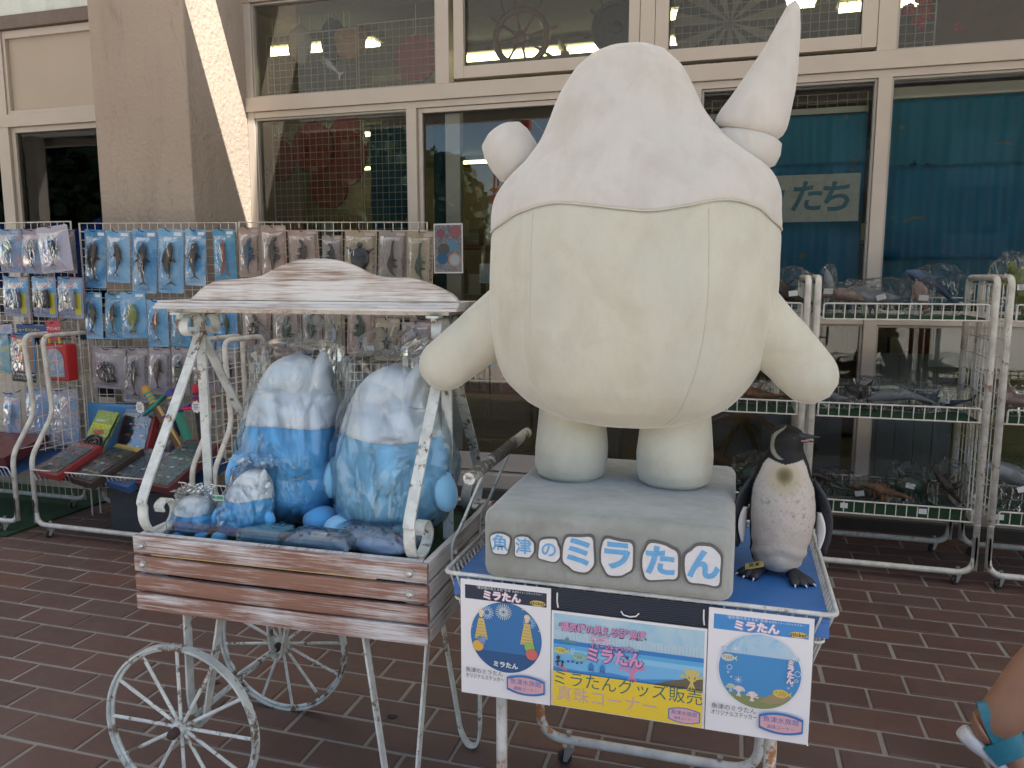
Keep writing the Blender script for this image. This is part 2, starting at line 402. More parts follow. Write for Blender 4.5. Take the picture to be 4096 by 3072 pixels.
for r in range(-21, 20):
    ytop = 2.232 + 0.14*r
    if ytop > 5.0 or ytop-0.14 < -0.6: continue
    off = -2.579 + (0.147 if (r % 2) else 0.0)
    for c in range(-25, 32):
        x0 = off + c*PX
        if x0 < -9.3 or x0 > 6.2: continue
        cx, cy = x0+PX/2, ytop-0.07
        v = Vector((cx, cy, -CAM_H)); dz = v.dot(_fw)
        px = 2048+FPX*v.dot(_rt)/dz if dz > 0.3 else -9e9; py = 1536-FPX*v.dot(_up)/dz if dz > 0.3 else 9e9
        vis = -120 < px < 4216 and 1000 < py < 3200
        # behind the tables, crates and plush: still laid, not counted
        slots.append((0 if vis else 1, dz if dz > 0 else 99, cx, cy))
slots.sort()
bmeshes = []
for k in range(6):
    bm = BM(); rr = random.Random(k); brick_geo(bm, 0, 0, 0, PX-JW, PY_-JW, rr.uniform(-.0012, .0012), rr.uniform(-.0008, .0008)); bmeshes.append(mesh(bm, 'brick'))
mb1 = brick_mat('red brown paver', 'object')
for me in bmeshes: me.materials.append(mb1)
bmS = BM(); rl = bmS.faces.layers.float.new('rnd')
for i, (nv, dz, cx, cy) in enumerate(slots):
    if i < 300:
        o = bpy.data.objects.new('brick', bmeshes[random.randrange(6)]); COL.objects.link(o); o.parent = pave
        o.location = (cx+random.uniform(-.0015, .0015), cy+random.uniform(-.001, .001), random.uniform(-.0008, .0012)); o.rotation_euler = (0, 0, random.uniform(-.006, .006))
    else: brick_geo(bmS, cx+random.uniform(-.0015, .0015), cy, random.uniform(-.0008, .0012), PX-JW, PY_-JW, 0, 0, rl, random.random())
obj('brick_field', bmS, brick_mat('red brown paver field', 'attr'), pave, kind='stuff')
def plaza_mat():
    t = NT('pale plaza concrete'); a = t.noise(0.8, 6, 0.6); t.P(Base_Color=t.mix(a, (0.50, 0.455, 0.39), (0.62, 0.57, 0.49)), Roughness=0.9); return t.m
bm = BM(); vs = [bm.verts.new(p) for p in ((-600, -600, -0.03), (600, -600, -0.03), (600, 600, -0.03), (-600, 600, -0.03))]; bm.faces.new(vs)
setp(obj('ground', bm, plaza_mat()), kind='structure')
# dark flattened gum spots on the pavers
for i, (x, y) in enumerate(((860, 2730), (1570, 2868))):
    p = PZ(x, y, 0.0); bm = BM(); n = 14; rr = random.Random(i)
    for z in (0.0016,): bm.faces.new([bm.verts.new((p.x+(0.019+rr.uniform(-.003, .003))*math.cos(2*math.pi*j/n), p.y+(0.013+rr.uniform(-.002, .002))*math.sin(2*math.pi*j/n), z)) for j in range(n)])
    geo = bmesh.ops.extrude_face_region(bm, geom=bm.faces[:]); bmesh.ops.translate(bm, verts=[e for e in geo['geom'] if isinstance(e, bmesh.types.BMVert)], vec=(0, 0, 0.0012))
    setp(obj('gum_spot', bm, m_black), ('black flattened gum spot on the pavers behind the front cart wheel', 'black flattened gum spot on the pavers right of the rear cart wheel')[i], 'gum spot', 'gum spots on the pavers')
# ------------------------------------------------------------------ shop front
FY = 5.0
shop = thing('shop_building', 'beige shop front with stucco pillar and aluminium framed windows', 'building', (-1.5, FY, 0))
def sp(name, x0, x1, y0, y1, z0, z1, m, bev=0.0, parent=None):
    bm = BM(); box(bm, x0, x1, y0, y1, z0, z1, bev); return obj(name, bm, m, parent or shop)
# stucco pillar with slightly rounded arrises
bm = BM(); box(bm, -4.15, -3.41, 4.342, 5.3, -0.02, 4.3, 0.012); obj('pillar', bm, m_stucco, shop)
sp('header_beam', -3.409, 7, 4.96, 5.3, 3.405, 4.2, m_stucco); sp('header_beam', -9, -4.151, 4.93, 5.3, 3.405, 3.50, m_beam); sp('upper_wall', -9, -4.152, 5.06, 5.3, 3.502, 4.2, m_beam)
# corrugated clerestory sheet over the beam left of the pillar
bm = BM(); pts = []
for i in range(0, 161):
    x = -8.9 + i*0.0296; s = math.sin(i*2*math.pi/8)
    pts.append((x, 4.985+0.018*max(-0.6, min(0.6, s*1.4))))
for (xa, ya), (xb, yb) in zip(pts, pts[1:]):
    bm.faces.new([bm.verts.new(q) for q in ((xa, ya, 3.515), (xb, yb, 3.515), (xb, yb, 4.1), (xa, ya, 4.1))])
bmesh.ops.remove_doubles(bm, verts=bm.verts[:], dist=1e-4)
obj('corrugated_sheet', bm, plain('pale corrugated sheet', (0.62, 0.68, 0.68), 0.35), shop)
F0, F1 = FY-0.035, FY+0.05
def win(x0, x1, z0, z1, st=0.0, sash=False, pane=m_glass, gl=0.004, stw=0.05):
    """one window: frame (with stiles and rails) and its pane"""
    bm = BM(); a = F0-0.012 if sash else F0+0.012; b = F1-0.02
    if st:
        box(bm, x0, x0+stw, a, b, z0, z1, 0.003); box(bm, x1-stw, x1, a, b, z0, z1, 0.003)
        box(bm, x0+stw, x1-stw, a+0.001, b, z0, z0+st, 0.003); box(bm, x0+stw, x1-stw, a+0.001, b, z1-stw, z1, 0.003)
        i0, i1, j0, j1 = x0+stw, x1-stw, z0+st, z1-stw
    else:
        i0, i1, j0, j1 = x0, x1, z0, z1; g = 0.012
        box(bm, x0, x0+g, a, b, z0, z1); box(bm, x1-g, x1, a, b, z0, z1); box(bm, x0+g, x1-g, a+0.001, b, z0, z0+g); box(bm, x0+g, x1-g, a+0.001, b, z1-g, z1)
    w = obj('window', bm, m_alu if st else m_alu2, shop)
    bm = BM(); box(bm, i0-0.003, i1+0.003, FY+0.008, FY+0.008+gl, j0-0.003, j1+0.003); obj('pane', bm, pane, w)
    bm = BM(); g = 0.007
    for q in ((i0, i0+g, j0, j1), (i1-g, i1, j0, j1), (i0+g, i1-g, j0, j0+g), (i0+g, i1-g, j1-g, j1)): box(bm, q[0], q[1], FY-0.002, FY+0.0075, q[2], q[3])
    obj('gasket', bm, m_gasket, w); return w
ZT0, ZT1 = 2.668, 2.765
sp('transom', -3.409, 7, F0-0.02, F1, ZT0, ZT1, m_alu, 0.004); sp('transom', -9, -4.151, F0-0.02, F1, ZT0+0.012, ZT1+0.01, m_alu, 0.004)
# upper row
sp('jamb', -3.409, -3.352, F0, F1, 0.17, 3.404, m_alu, 0.003)
win(-3.35, -1.962, 2.767, 3.40)
sp('mullion', -1.960, -1.868, F0-0.016, F1, 2.766, 3.404, m_alu, 0.003)
win(-1.835, -0.633, 2.79, 3.40, 0.075, True, stw=0.066)
sp('mullion', -0.630, -0.542, F0-0.016, F1, 2.766, 3.404, m_alu, 0.003)
win(-0.540, 0.696, 2.79, 3.40, 0.075, True, stw=0.08)
sp('mullion', 0.698, 0.797, F0-0.016, F1, 2.766, 3.404, m_alu, 0.003)
win(0.80, 2.9, 2.767, 3.40)
# lower row
sp('head_rail', -3.351, 7, F0, F1, 2.625, ZT0-0.001, m_alu, 0.003)
win(-3.35, -2.176, 1.30, 2.623); 
sp('mullion', -2.174, -2.104, F0-0.016, F1, 0.17, 2.624, m_alu, 0.003)
win(-2.102, -0.33, 0.18, 2.623, 0.12, False, stw=0.03)
sp('door_stile', -1.924, -1.818, F0+0.05, F1+0.03, 0.18, 2.62, m_alu, 0.003)
sp('mullion', -0.325, -0.255, F0-0.01, F1, 0.17, 2.624, m_alu, 0.003)
win(-0.253, 0.716, 1.30, 2.623); win(-0.253, 0.716, 0.185, 1.225)
sp('mullion', 0.718, 0.789, F0-0.016, F1, 0.17, 2.624, m_alu, 0.003)
win(0.791, 2.9, 1.30, 2.623); win(0.791, 2.9, 0.185, 1.225)
win(-3.35, -2.176, 0.185, 1.225)
for a, b in ((-3.351, -2.175), (-0.254, 0.717), (0.790, 2.95)): sp('mid_rail', a, b, F0-0.004, F1, 1.227, 1.299, m_alu, 0.003)
sp('sill', -3.409, 7, F0-0.05, F1+0.02, 0.07, 0.17, m_alu, 0.004); sp('door_track', -3.409, 7, F0-0.08, F1+0.06, -0.01, 0.069, m_track)
sp('end_wall', 2.9, 7, 4.98, 5.3, 0.17, 3.404, m_stucco)
# left of the pillar
sp('mullion', -5.678, -5.582, F0-0.012, F1, 0.0, 3.404, m_alu, 0.003)
win(-5.58, -4.152, 0.5, 2.679, 0.05, False, stw=0.04); win(-9, -5.68, 0.5, 2.679, 0.05, False, stw=0.04)
for a, b in ((-5.581, -4.152), (-9, -5.679)):
    bm = BM(); box(bm, a, b, F0+0.03, F1, 2.776, 3.404); f = obj('infill_panel', bm, m_panel, shop)
    bm = BM(); g = 0.028
    for q in ((a, a+g, 2.777, 3.40), (b-g, b, 2.777, 3.40), (a+g, b-g, 2.777, 2.777+g), (a+g, b-g, 3.40-g*2, 3.40)): box(bm, q[0], q[1], F0, F0+0.029, q[2], q[3], 0.003)
    obj('panel_frame', bm, m_alu, f)
sp('low_wall', -9, -4.152, 4.97, 5.3, -0.01, 0.5, m_stucco)
# ------------------------------------------------------------------ porch roof; gap beside the pillar added and shaped to cast the sun strip
def milky():
    t = NT('milky translucent roof sheet'); t.t.nodes.remove(t.b); d = t.n('BsdfDiffuse', Color=(0.45, 0.43, 0.40)); tr = t.n('BsdfTranslucent', Color=(0.5, 0.49, 0.47)); mx = t.n('MixShader'); mx.inputs[0].default_value = 0.36; t.put(mx.inputs[1], d); t.put(mx.inputs[2], tr); t.put(t.o.inputs['Surface'], mx); return t.m
roofm = milky()
porch = thing('porch_roof', 'wide flat porch roof over the shop front with an added sun gap beside the pillar', 'roof', (-2, 5.3, 3.75))
for poly in ([(-30, -.35), (30, -.35), (30, 4.10), (-30, 4.10)], [(-30, 4.50), (30, 4.50), (30, 5.6), (-30, 5.6)], [(-30, 4.1001), (-1.8601, 4.1001), (-1.8601, 4.15), (-3.0, 4.15), (-3.41, 4.34), (-3.41, 4.4999), (-30, 4.4999)], [(-1.86, 4.15), (-1.86, 4.1001), (30, 4.1001), (30, 4.4999), (-2.42, 4.4999)]):
    bm = BM(); bm.faces.new([bm.verts.new((a_, b_, 3.75)) for a_, b_ in poly]); obj('roof_sheet', bm, roofm, porch)
bm = BM(); box(bm, -30, 30, -0.45, -0.352, 3.62, 3.95); obj('fascia', bm, m_alu, porch)
for x in (-11, 9.0):
    bm = BM(); box(bm, x-.1, x+.1, -0.3, -0.1, -0.03, 3.749); obj('post', bm, m_alu, porch)
# ------------------------------------------------------------------ inside the shop
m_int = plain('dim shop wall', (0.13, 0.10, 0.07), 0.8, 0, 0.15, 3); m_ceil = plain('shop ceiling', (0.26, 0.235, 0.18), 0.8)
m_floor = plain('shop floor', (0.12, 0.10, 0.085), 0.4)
def room(name, q, m):
    bm = BM(); box(bm, *q); setp(obj(name, bm, m), kind='structure')
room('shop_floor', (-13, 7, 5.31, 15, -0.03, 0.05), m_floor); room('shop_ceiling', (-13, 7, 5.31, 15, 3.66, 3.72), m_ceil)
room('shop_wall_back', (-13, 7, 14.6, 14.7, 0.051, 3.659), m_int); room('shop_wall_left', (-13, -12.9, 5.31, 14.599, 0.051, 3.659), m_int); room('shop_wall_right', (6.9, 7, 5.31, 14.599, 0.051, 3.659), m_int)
m_lamp = emit('warm fluorescent tube', (1.0, 0.92, 0.48), 4.5)
lab = ['behind the red discs by the pillar', 'low behind the red discs', 'behind the brown ship wheel', 'behind the black ship wheel', 'behind the palm leaf net', 'behind the upper right window', 'at the back of the left window', 'deep in the shop centre', 'farthest back at the left of the red discs', 'far back between two red discs', 'far back under the tall red oval', 'farthest row behind the lowest red disc']
for i, (x, y, w) in enumerate(((-3.75, 6.6, 1.2), (-3.4, 8.4, 1.3), (-2.3, 7.3, 1.3), (-0.95, 7.3, 1.3), (-0.1, 6.6, 1.2), (1.3, 6.8, 1.3), (-6.6, 7.2, 1.2), (-2.0, 9.0, 1.3), (-7.6, 11.0, 1.5), (-5.7, 10.6, 1.3), (-4.6, 13.6, 1.6), (-7.2, 13.8, 1.6))):
    L = thing('ceiling_lamp', 'lit warm fluorescent ceiling lamp %s' % lab[i], 'lamp', (x, y, 3.56), 'fluorescent lamps in the shop')
    bm = BM(); box(bm, x-w/2, x+w/2, y-.12, y+.12, 3.60, 3.655, 0.005); obj('housing', bm, m_ceil, L)
    bm = BM()
    for dy in (-.05, .05): tube(bm, [(x-w/2+.02, y+dy, 3.575), (x+w/2-.02, y+dy, 3.575)], 0.018, 8)
    obj('tube', bm, m_lamp, L)
# wire lattice just inside the panes
m_wire = plain('pale lattice wire', (0.55, 0.52, 0.45), 0.4, 0.2)
def lattice(label, x0, x1, z0, z1, y, s=0.05, r=0.0022, m=None, group='wire lattices inside the windows'):
    t = thing('wire_lattice', label, 'wire lattice', ((x0+x1)/2, y, z0), group)
    bm = BM(); nx = max(1, round((x1-x0)/s)); nz = max(1, round((z1-z0)/s))
    for i in range(1, nx): x = x0+(x1-x0)*i/nx; seg(bm, (x, y, z0), (x, y, z1), r, 4)
    for i in range(1, nz): z = z0+(z1-z0)*i/nz; seg(bm, (x0, y+0.004, z), (x1, y+0.004, z), r, 4)
    obj('wire', bm, m or m_wire, t, kind='stuff')
    bm = BM(); tube(bm, [(x0, y, z0), (x1, y, z0), (x1, y, z1), (x0, y, z1)], r*2.1, 6, closed=True, up=(0, 1, 0)); obj('border', bm, m or m_wire, t)
    return t
lattice('pale wire lattice left half of the window above the transom', -3.33, -2.62, 2.79, 3.22, 5.12)
lattice('pale wire lattice right half of the window above the transom', -2.60, -1.98, 2.79, 3.24, 5.12)
lattice('tall pale wire lattice in front of the red discs', -3.31, -2.60, 1.3, 2.60, 5.12)
lattice('narrow pale wire lattice beside the blue window film', -2.58, -2.20, 1.3, 2.60, 5.12)
lattice('pale wire lattice in the far left window', -5.36, -4.2, 1.0, 2.62, 5.14)
lattice('fine wire lattice in front of the striped palm leaf', -0.44, 0.6, 2.80, 3.40, 5.12, 0.05)
lattice('wire lattice at the upper right window edge', 0.82, 1.02, 2.79, 3.40, 5.12)
lattice('wire lattice over the blue film behind the lettered sign', -0.2, 0.70, 1.32, 2.60, 5.19, 0.055)
lattice('wire lattice over the torn blue film at the right', 0.80, 1.9, 1.32, 2.60, 5.19, 0.055)
# red discs hanging behind the left windows
m_red = plain('dull red board', (0.30, 0.035, 0.03), 0.6, 0, 0.12, 3)
rd = [((1110, 640), 0.15, 0.17, 5.40, 'leftmost dull red disc hanging behind the lattice'), ((1255, 590), 0.17, 0.19, 5.42, 'second dull red disc hanging behind the lattice'), ((1390, 600), 0.16, 0.27, 5.45, 'tall dull red oval hanging behind the lattice'), ((1665, 235), 0.155, 0.165, 5.38, 'red disc hanging in the window above the transom'), ((1315, 750), 0.17, 0.17, 5.7, 'lowest pale red disc hanging in the shop')]
for (p, rx, rz, y, lb) in rd:
    c = PY(p[0], p[1], y); bm = BM(); prism(bm, ell(c.x, c.z, rx, rz, 40), y-0.012, y+0.012); bmesh.ops.bevel(bm, geom=bm.edges[:], offset=0.003, segments=1, affect='EDGES')
    d = thing('red_disc', lb, 'disc', (c.x, y, c.z-rz), 'red discs hanging in the shop'); obj('board', bm, m_red, d)
    bm = BM(); seg(bm, (c.x, y, c.z+rz), (c.x, y, 3.655), 0.003, 4); obj('cord', bm, m_paper, d)
# ship wheels
def ship_wheel(label, c, y, r, m, solid=False, n=8, rot=0.2, cord=True):
    t = thing('ship_wheel', label, 'ship wheel', (c[0], y, c[1]-r*1.4), 'ship wheels in the shop')
    bm = BM(); N = 40
    tube(bm, [(c[0]+r*math.cos(2*math.pi*i/N), y, c[1]+r*math.sin(2*math.pi*i/N)) for i in range(N)], r*0.13, 8, closed=True, up=(0, 1, 0)); obj('rim', bm, m, t, auto=50)
    if solid:
        bm = BM(); prism(bm, ell(c[0], c[1], r*0.95, r*0.95, 32), y-0.01, y+0.01); obj('disc', bm, m, t)
    for i in range(n):
        a = rot+2*math.pi*i/n; d = Vector((math.cos(a), 0, math.sin(a))); o0 = Vector((c[0], y, c[1]))
        prof = [(0.1, .05), (0.3, .055), (0.36, .08), (0.42, .05), (0.7, .045), (0.86, .06), (1.08, .05), (1.16, .045), (1.25, .07), (1.4, .06), (1.46, .03)]
        bm = BM(); sweep(bm, [o0+d*(r*q[0]) for q in prof], circ(1.0, 8), scale=[r*q[1] for q in prof], up=(0, 1, 0)); obj('spoke', bm, m, t, auto=50)
    bm = BM(); lathe(bm, [(0, -.2*r), (.13*r, -.2*r), (.24*r, -.14*r), (.26*r, .1*r), (0, .1*r)], 20, Matrix.Translation((c[0], y, c[1])) @ Matrix.Rotation(R(-90), 4, 'X')); obj('hub', bm, m, t, auto=40)
    if cord:
        for sx in (-1, 1): bm = BM(); seg(bm, (c[0]+sx*r*0.6, y, c[1]+r*0.8), (c[0]+sx*r*1.3, y, 3.655), 0.006, 5); obj('chain', bm, m_hook, t)
    return t
c = PY(2085, 150, 5.45); ship_wheel('brown wooden ship wheel hanging on chains in the upper window', (c.x, c.z), 5.45, 0.185, m_wood)
c = PY(2470, 110, 5.5); ship_wheel('black ship wheel hanging at the right of the upper window', (c.x, c.z), 5.5, 0.16, m_black, True)
m_gold = plain('honey coloured wood', (0.30, 0.16, 0.06), 0.4, 0, 0.15, 12)
c = PY(2975, 1650, 5.32); ship_wheel('large honey wood ship wheel standing low behind the glass', (c.x, c.z), 5.32, 0.36, m_gold, False, 8, 0.35, False)
# other things behind the glass
def soft_lump(name, label, cat, c, r, m, sub=3, amp=0.12, sc=9, seed=0, hang=True):
    t = thing(name, label, cat, (c[0], c[1], c[2]-r[2])); bm = BM(); bmesh.ops.create_icosphere(bm, subdivisions=sub, radius=1.0)
    for v in bm.verts:
        d = 1+amp*2*mnoise.noise(v.co*1.7+Vector((seed*7.1, 0, 0)))
        v.co = Vector((c[0]+v.co.x*r[0]*d, c[1]+v.co.y*r[1]*d, c[2]+v.co.z*r[2]*d))
    obj('body', bm, m, t, smooth=True)
    if hang:
        bm = BM(); seg(bm, (c[0], c[1], c[2]+r[2]*0.9), (c[0], c[1], 3.655), 0.003, 4); obj('cord', bm, m_paper, t)
    return t
c = PY(1200, 180, 5.32); soft_lump('cloth_bag', 'pale cloth bag hanging at the left of the upper window', 'bag', (c.x, 5.32, c.z), (0.09, 0.06, 0.13), plain('pale cloth', (0.45, 0.38, 0.30), 0.9), seed=1)
c = PY(1330, 160, 5.5); soft_lump('dark_bird_toy', 'dark blue toy hanging beside the pale cloth bag', 'toy', (c.x, 5.5, c.z), (0.09, 0.06, 0.16), plain('dark navy', (0.02, 0.03, 0.05), 0.6), seed=2)
c = PY(1400, 170, 5.42); soft_lump('orange_shell', 'orange brown shell ornament hanging in the upper window', 'ornament', (c.x, 5.42, c.z), (0.13, 0.07, 0.10), plain('orange shell', (0.42, 0.20, 0.08), 0.5), amp=0.25, seed=3)
# small silvery fish
c = PY(1320, 260, 5.3); t = thing('silver_fish', 'small silvery fish ornament hanging behind the lattice', 'ornament', (c.x, 5.3, c.z-.05)); bm = BM()
ax = Vector((0.75, 0, -0.66)); ay = Vector((0.66, 0, 0.75)); prof = [(-1, .05), (-.8, .35), (-.4, .6), (.1, .5), (.6, .22), (.85, .1)]
loft(bm, [(Vector((c.x, 5.3, c.z))+ax*(.1*a), ay*(.055*b), Vector((0, .035*b, 0))) for a, b in prof], 12); bm.faces.new([bm.verts.new(Vector((c.x, 5.3, c.z))+ax*a+ay*b) for a, b in ((.08, 0), (.13, .04), (.115, 0), (.13, -.04))])
obj('body', bm, plain('silver', (0.5, 0.52, 0.54), 0.3, 0.6), t, smooth=True)
bm = BM(); seg(bm, (c.x, 5.3, c.z+.03), (c.x, 5.3, 3.655), 0.002, 4); obj('cord', bm, m_paper, t)
# striped palm-leaf fan, red flowers, brown cloth
c = PY(2920, 90, 5.5); t = thing('palm_fan', 'striped grey palm leaf fan hanging in the upper window', 'fan', (c.x, 5.5, c.z-.3)); ms = [plain('pale palm', (0.33, 0.30, 0.24), 0.8), plain('dark palm', (0.09, 0.085, 0.075), 0.8)]
for i in range(22):
    a = 2*math.pi*i/22; b = a+2*math.pi/22
    bm = BM(); prism(bm, [(c.x, c.z), (c.x+.36*math.cos(a), c.z+.33*math.sin(a)), (c.x+.36*math.cos(b), c.z+.33*math.sin(b))], 5.5+.003*(i % 2), 5.512+.003*(i % 2)); obj('leaf_blade', bm, ms[i % 2], t)
bm = BM(); seg(bm, (c.x, 5.51, c.z+.1), (c.x, 5.51, 3.655), 0.004, 4); obj('cord', bm, m_paper, t)
c = PY(3740, 60, 5.4); t = thing('red_flower_garland', 'bunch of red artificial flowers in the upper right window', 'garland', (c.x, 5.4, c.z-.1)); rr = random.Random(3)
mrf = plain('red petals', (0.42, 0.02, 0.03), 0.6)
for i in range(16):
    q = Vector((c.x+rr.uniform(-.16, .16), 5.4+rr.uniform(-.04, .04), c.z+rr.uniform(-.12, .10))); bm = BM()
    for k in range(6):
        a = k*math.pi/3+rr.random(); ball(bm, q+Vector((math.cos(a)*.022, -.01, math.sin(a)*.022)), (.02, .008, .02), 8, 5)
    obj('flower', bm, mrf, t, smooth=True)
bm = BM(); seg(bm, (c.x, 5.42, c.z), (c.x, 5.42, 3.655), 0.004, 4); obj('cord', bm, m_hook, t)
def hang_sheet(name, label, cat, x0, x1, z0, z1, y, m, group=None, amp=0.006, seed=0, nx=24, nz=14, jag=0.0, fold=0.0):
    if 'film' in name or 'blue' in name: fold = 0.007; nx = int((x1-x0)*110)
    bm = BM(); g = []
    for j in range(nz+1):
        r_ = []
        for i in range(nx+1):
            x = x0+(x1-x0)*i/nx; z = z0+(z1-z0)*j/nz; d = mnoise.noise(Vector((x*7+seed, z*0.7, seed)))*amp+fold*math.sin(x*62+2.2*mnoise.noise(Vector((x*3, z*.6, seed))))
            if jag and j == 0: z += abs(mnoise.noise(Vector((x*13, seed, 3))))*jag
            r_.append(bm.verts.new((x, y+d, z)))
        g.append(r_)
    for j in range(nz):
        for i in range(nx): bm.faces.new((g[j][i], g[j][i+1], g[j+1][i+1], g[j+1][i]))
    gm = bmesh.ops.solidify(bm, geom=bm.faces[:], thickness=0.0012)
    return setp(obj(name, bm, m, smooth=True), label, cat, group)
def blue_film(name, c0, c1, seed):
    t = NT(name); v = t.obj((30, 1, 0.9)); st = t.noise(1.0, 6, 0.7, v); ba = t.noise(1.0, 3, 0.5, t.obj((0.7, 1, 5.0)))
    tear = t.noise(1.0, 5, 0.6, t.obj((5, 1, 9)), 0.8)
    c = t.mix(ba, c0, c1); c = t.mix(t.ramp(st, [(0.62, 0.0), (0.72, 0.55)]), c, (0.10, 0.30, 0.42))
    mk = t.ramp(tear, [(0.66, 0.0), (0.69, 1.0)]); c = t.mix(mk, c, (0.33, 0.33, 0.28))
    t.P(Base_Color=c, Roughness=0.35, Normal=t.bump(st, 0.3, 0.004)); return t.m
mbf = blue_film('faded blue window film', (0.03, 0.30, 0.50), (0.045, 0.40, 0.62), 1); mbf2 = blue_film('deep blue window film', (0.012, 0.25, 0.52), (0.025, 0.42, 0.70), 2)
mbf3 = plain('teal blue cloth', (0.018, 0.09, 0.16), 0.6, 0, 0.15, 6)
hang_sheet('blue_film', 'faded blue film upper strip behind the lettered sign', 'window film', -0.24, 0.70, 2.18, 2.47, 5.14, mbf, 'blue window films', seed=1)
hang_sheet('blue_film', 'deep blue film lower sheet behind the lettered sign', 'window film', -0.24, 0.70, 1.31, 2.20, 5.155, mbf2, 'blue window films', seed=2)
hang_sheet('blue_film', 'faded torn blue film upper strip in the right window', 'window film', 0.80, 2.8, 2.14, 2.53, 5.14, mbf, 'blue window films', seed=3, jag=0.05)
hang_sheet('blue_film', 'deep blue film middle sheet in the right window', 'window film', 0.80, 2.8, 1.60, 2.16, 5.155, mbf2, 'blue window films', seed=4)
hang_sheet('blue_film', 'bright blue film bottom strip above the shelf rack', 'window film', 0.80, 2.8, 1.33, 1.62, 5.14, mbf, 'blue window films', seed=5)
hang_sheet('blue_cloth', 'dark teal cloth hanging beside the narrow lattice', 'cloth', -2.56, -2.19, 1.3, 2.58, 5.2, mbf3, 'dark blue cloths behind the glass', amp=0.02, seed=6)
hang_sheet('blue_cloth', 'dark teal cloth hanging behind the glass door edge', 'cloth', -2.09, -1.90, 1.3, 2.58, 5.22, mbf3, 'dark blue cloths behind the glass', amp=0.02, seed=7)
hang_sheet('brown_cloth', 'brown cloth hanging in the upper right window', 'cloth', 1.04, 2.8, 2.80, 3.15, 5.35, plain('brown cloth', (0.17, 0.09, 0.05), 0.8), seed=8)
hang_sheet('white_liner', 'pale strip of liner above the blue film at right', 'liner', 0.80, 2.8, 2.535, 2.60, 5.13, m_paper, 'pale liner strips over the blue film', seed=9)
hang_sheet('white_liner', 'pale strip of liner above the film behind the sign', 'liner', -0.24, 0.70, 2.475, 2.51, 5.13, m_paper, 'pale liner strips over the blue film', seed=10)
hang_sheet('grey_cloth', 'grey cloth cover hanging behind the plush left leg', 'cloth', -1.16, -0.75, 0.2, 1.35, 5.3, plain('grey cloth', (0.36, 0.335, 0.31), 0.9), amp=0.05, seed=11)
m_pale = plain('pale grey board', (0.42, 0.44, 0.46), 0.6)
for q, lb in (((-0.15, 0.70, 0.2, 0.72), 'pale ribbed board behind the lower left pane of the rack'), ((0.80, 1.35, 0.2, 1.02), 'tall pale ribbed board behind the lower right pane')):
    t = thing('ribbed_board', lb, 'board', ((q[0]+q[1])/2, 5.45, q[2]), 'ribbed boards behind the panes'); n = 5
    for i in range(n):
        a = q[0]+(q[1]-q[0])*i/n; b = q[0]+(q[1]-q[0])*(i+1)/n-0.004; bm = BM(); box(bm, a, b, 5.45, 5.465, q[2], q[3], 0.002); obj('plank', bm, m_pale, t)
bm = BM(); box(bm, 1.10, 2.2, 5.06, 5.075, 0.98, 1.22, 0.004); setp(obj('white_box', bm, m_paper), 'white carton leaning behind the right pane', 'carton')
bm = BM(); box(bm, 1.37, 2.4, 5.5, 5.53, 0.2, 0.95, 0.004); setp(obj('yellow_board', bm, plain('yellow board', (0.33, 0.29, 0.03), 0.7, 0, 0.3, 4)), 'dull yellow board behind the lower right pane', 'board')
bm = BM(); box(bm, -0.2, 0.7, 5.6, 6.0, 0.60, 0.70, 0.01); box(bm, -0.2, -0.12, 5.6, 6.0, 0.051, 0.6); box(bm, 0.6, 0.68, 5.6, 6.0, 0.051, 0.6); setp(obj('wooden_counter', bm, m_gold), 'honey wood counter inside the lower pane', 'counter')
# shelves of dim goods deep inside
rr = random.Random(5)
for k, (x, y) in enumerate(((-4.6, 7.2), (-2.6, 7.6), (-0.8, 7.4), (1.4, 7.5))):
    t = thing('goods_shelf', 'dim shelf of goods deep in the shop, number %s from the left' % ('one', 'two', 'three', 'four')[k], 'shelf', (x, y, 0.05), 'goods shelves in the shop')
    bm = BM()
    for z in (0.3, 0.8, 1.3, 1.8): box(bm, x-.7, x+.7, y, y+.4, z, z+.03)
    for sx in (-.7, .66): box(bm, x+sx, x+sx+.04, y, y+.4, 0.05, 2.1)
    obj('frame', bm, m_wood, t)
    for z in (0.33, 0.83, 1.33, 1.83):
        for i in range(7):
            a = x-.62+i*.18; bm = BM(); h = rr.uniform(.12, .3); box(bm, a, a+rr.uniform(.09, .16), y+.02, y+.2, z, z+h, 0.008)
            obj('goods', bm, plain('goods %d' % rr.randrange(7), rr.choice(((.3, .2, .12), (.1, .15, .2), (.35, .33, .3), (.25, .06, .05), (.08, .09, .06), (.3, .25, .1), (.15, .12, .1))), 0.6), t)
# lettered sign in the window: the visible end of a word in blue-green characters
a = PY(3112, 700, 5.06); b = PY(3432, 880, 5.06); zt = PY(3432, 692, 5.06).z; zb = PY(3425, 884, 5.06).z
sg = thing('window_sign', 'pale grey sign with blue green characters inside the window', 'sign', ((a.x+b.x)/2, 5.06, zb))
bm = BM(); box(bm, -0.33, b.x, 5.055, 5.062, zb, zt); obj('panel', bm, speckle('mottled pale sign', [(0.42, 0.46, 0.43), (0.52, 0.54, 0.49), (0.60, 0.60, 0.55)], 22), sg)
msg = flat('blue green ink', (0.06, 0.22, 0.30))
for ch, px, sz in (('た', 3222, .20), ('ち', 3340, .20)):
    q = PY(px, 795, 5.054); text(ch, sz, msg, sg, (q.x, 5.0535, q.z), bold=0.0045, shear=0.12)
q = PY(3118, 795, 5.054); bm = BM(); prism(bm, [(q.x+.012, q.z+.05), (q.x+.03, q.z+.05), (q.x+.005, q.z-.08), (q.x-.012, q.z-.08)], 5.0532, 5.0542); obj('stroke', bm, msg, sg)
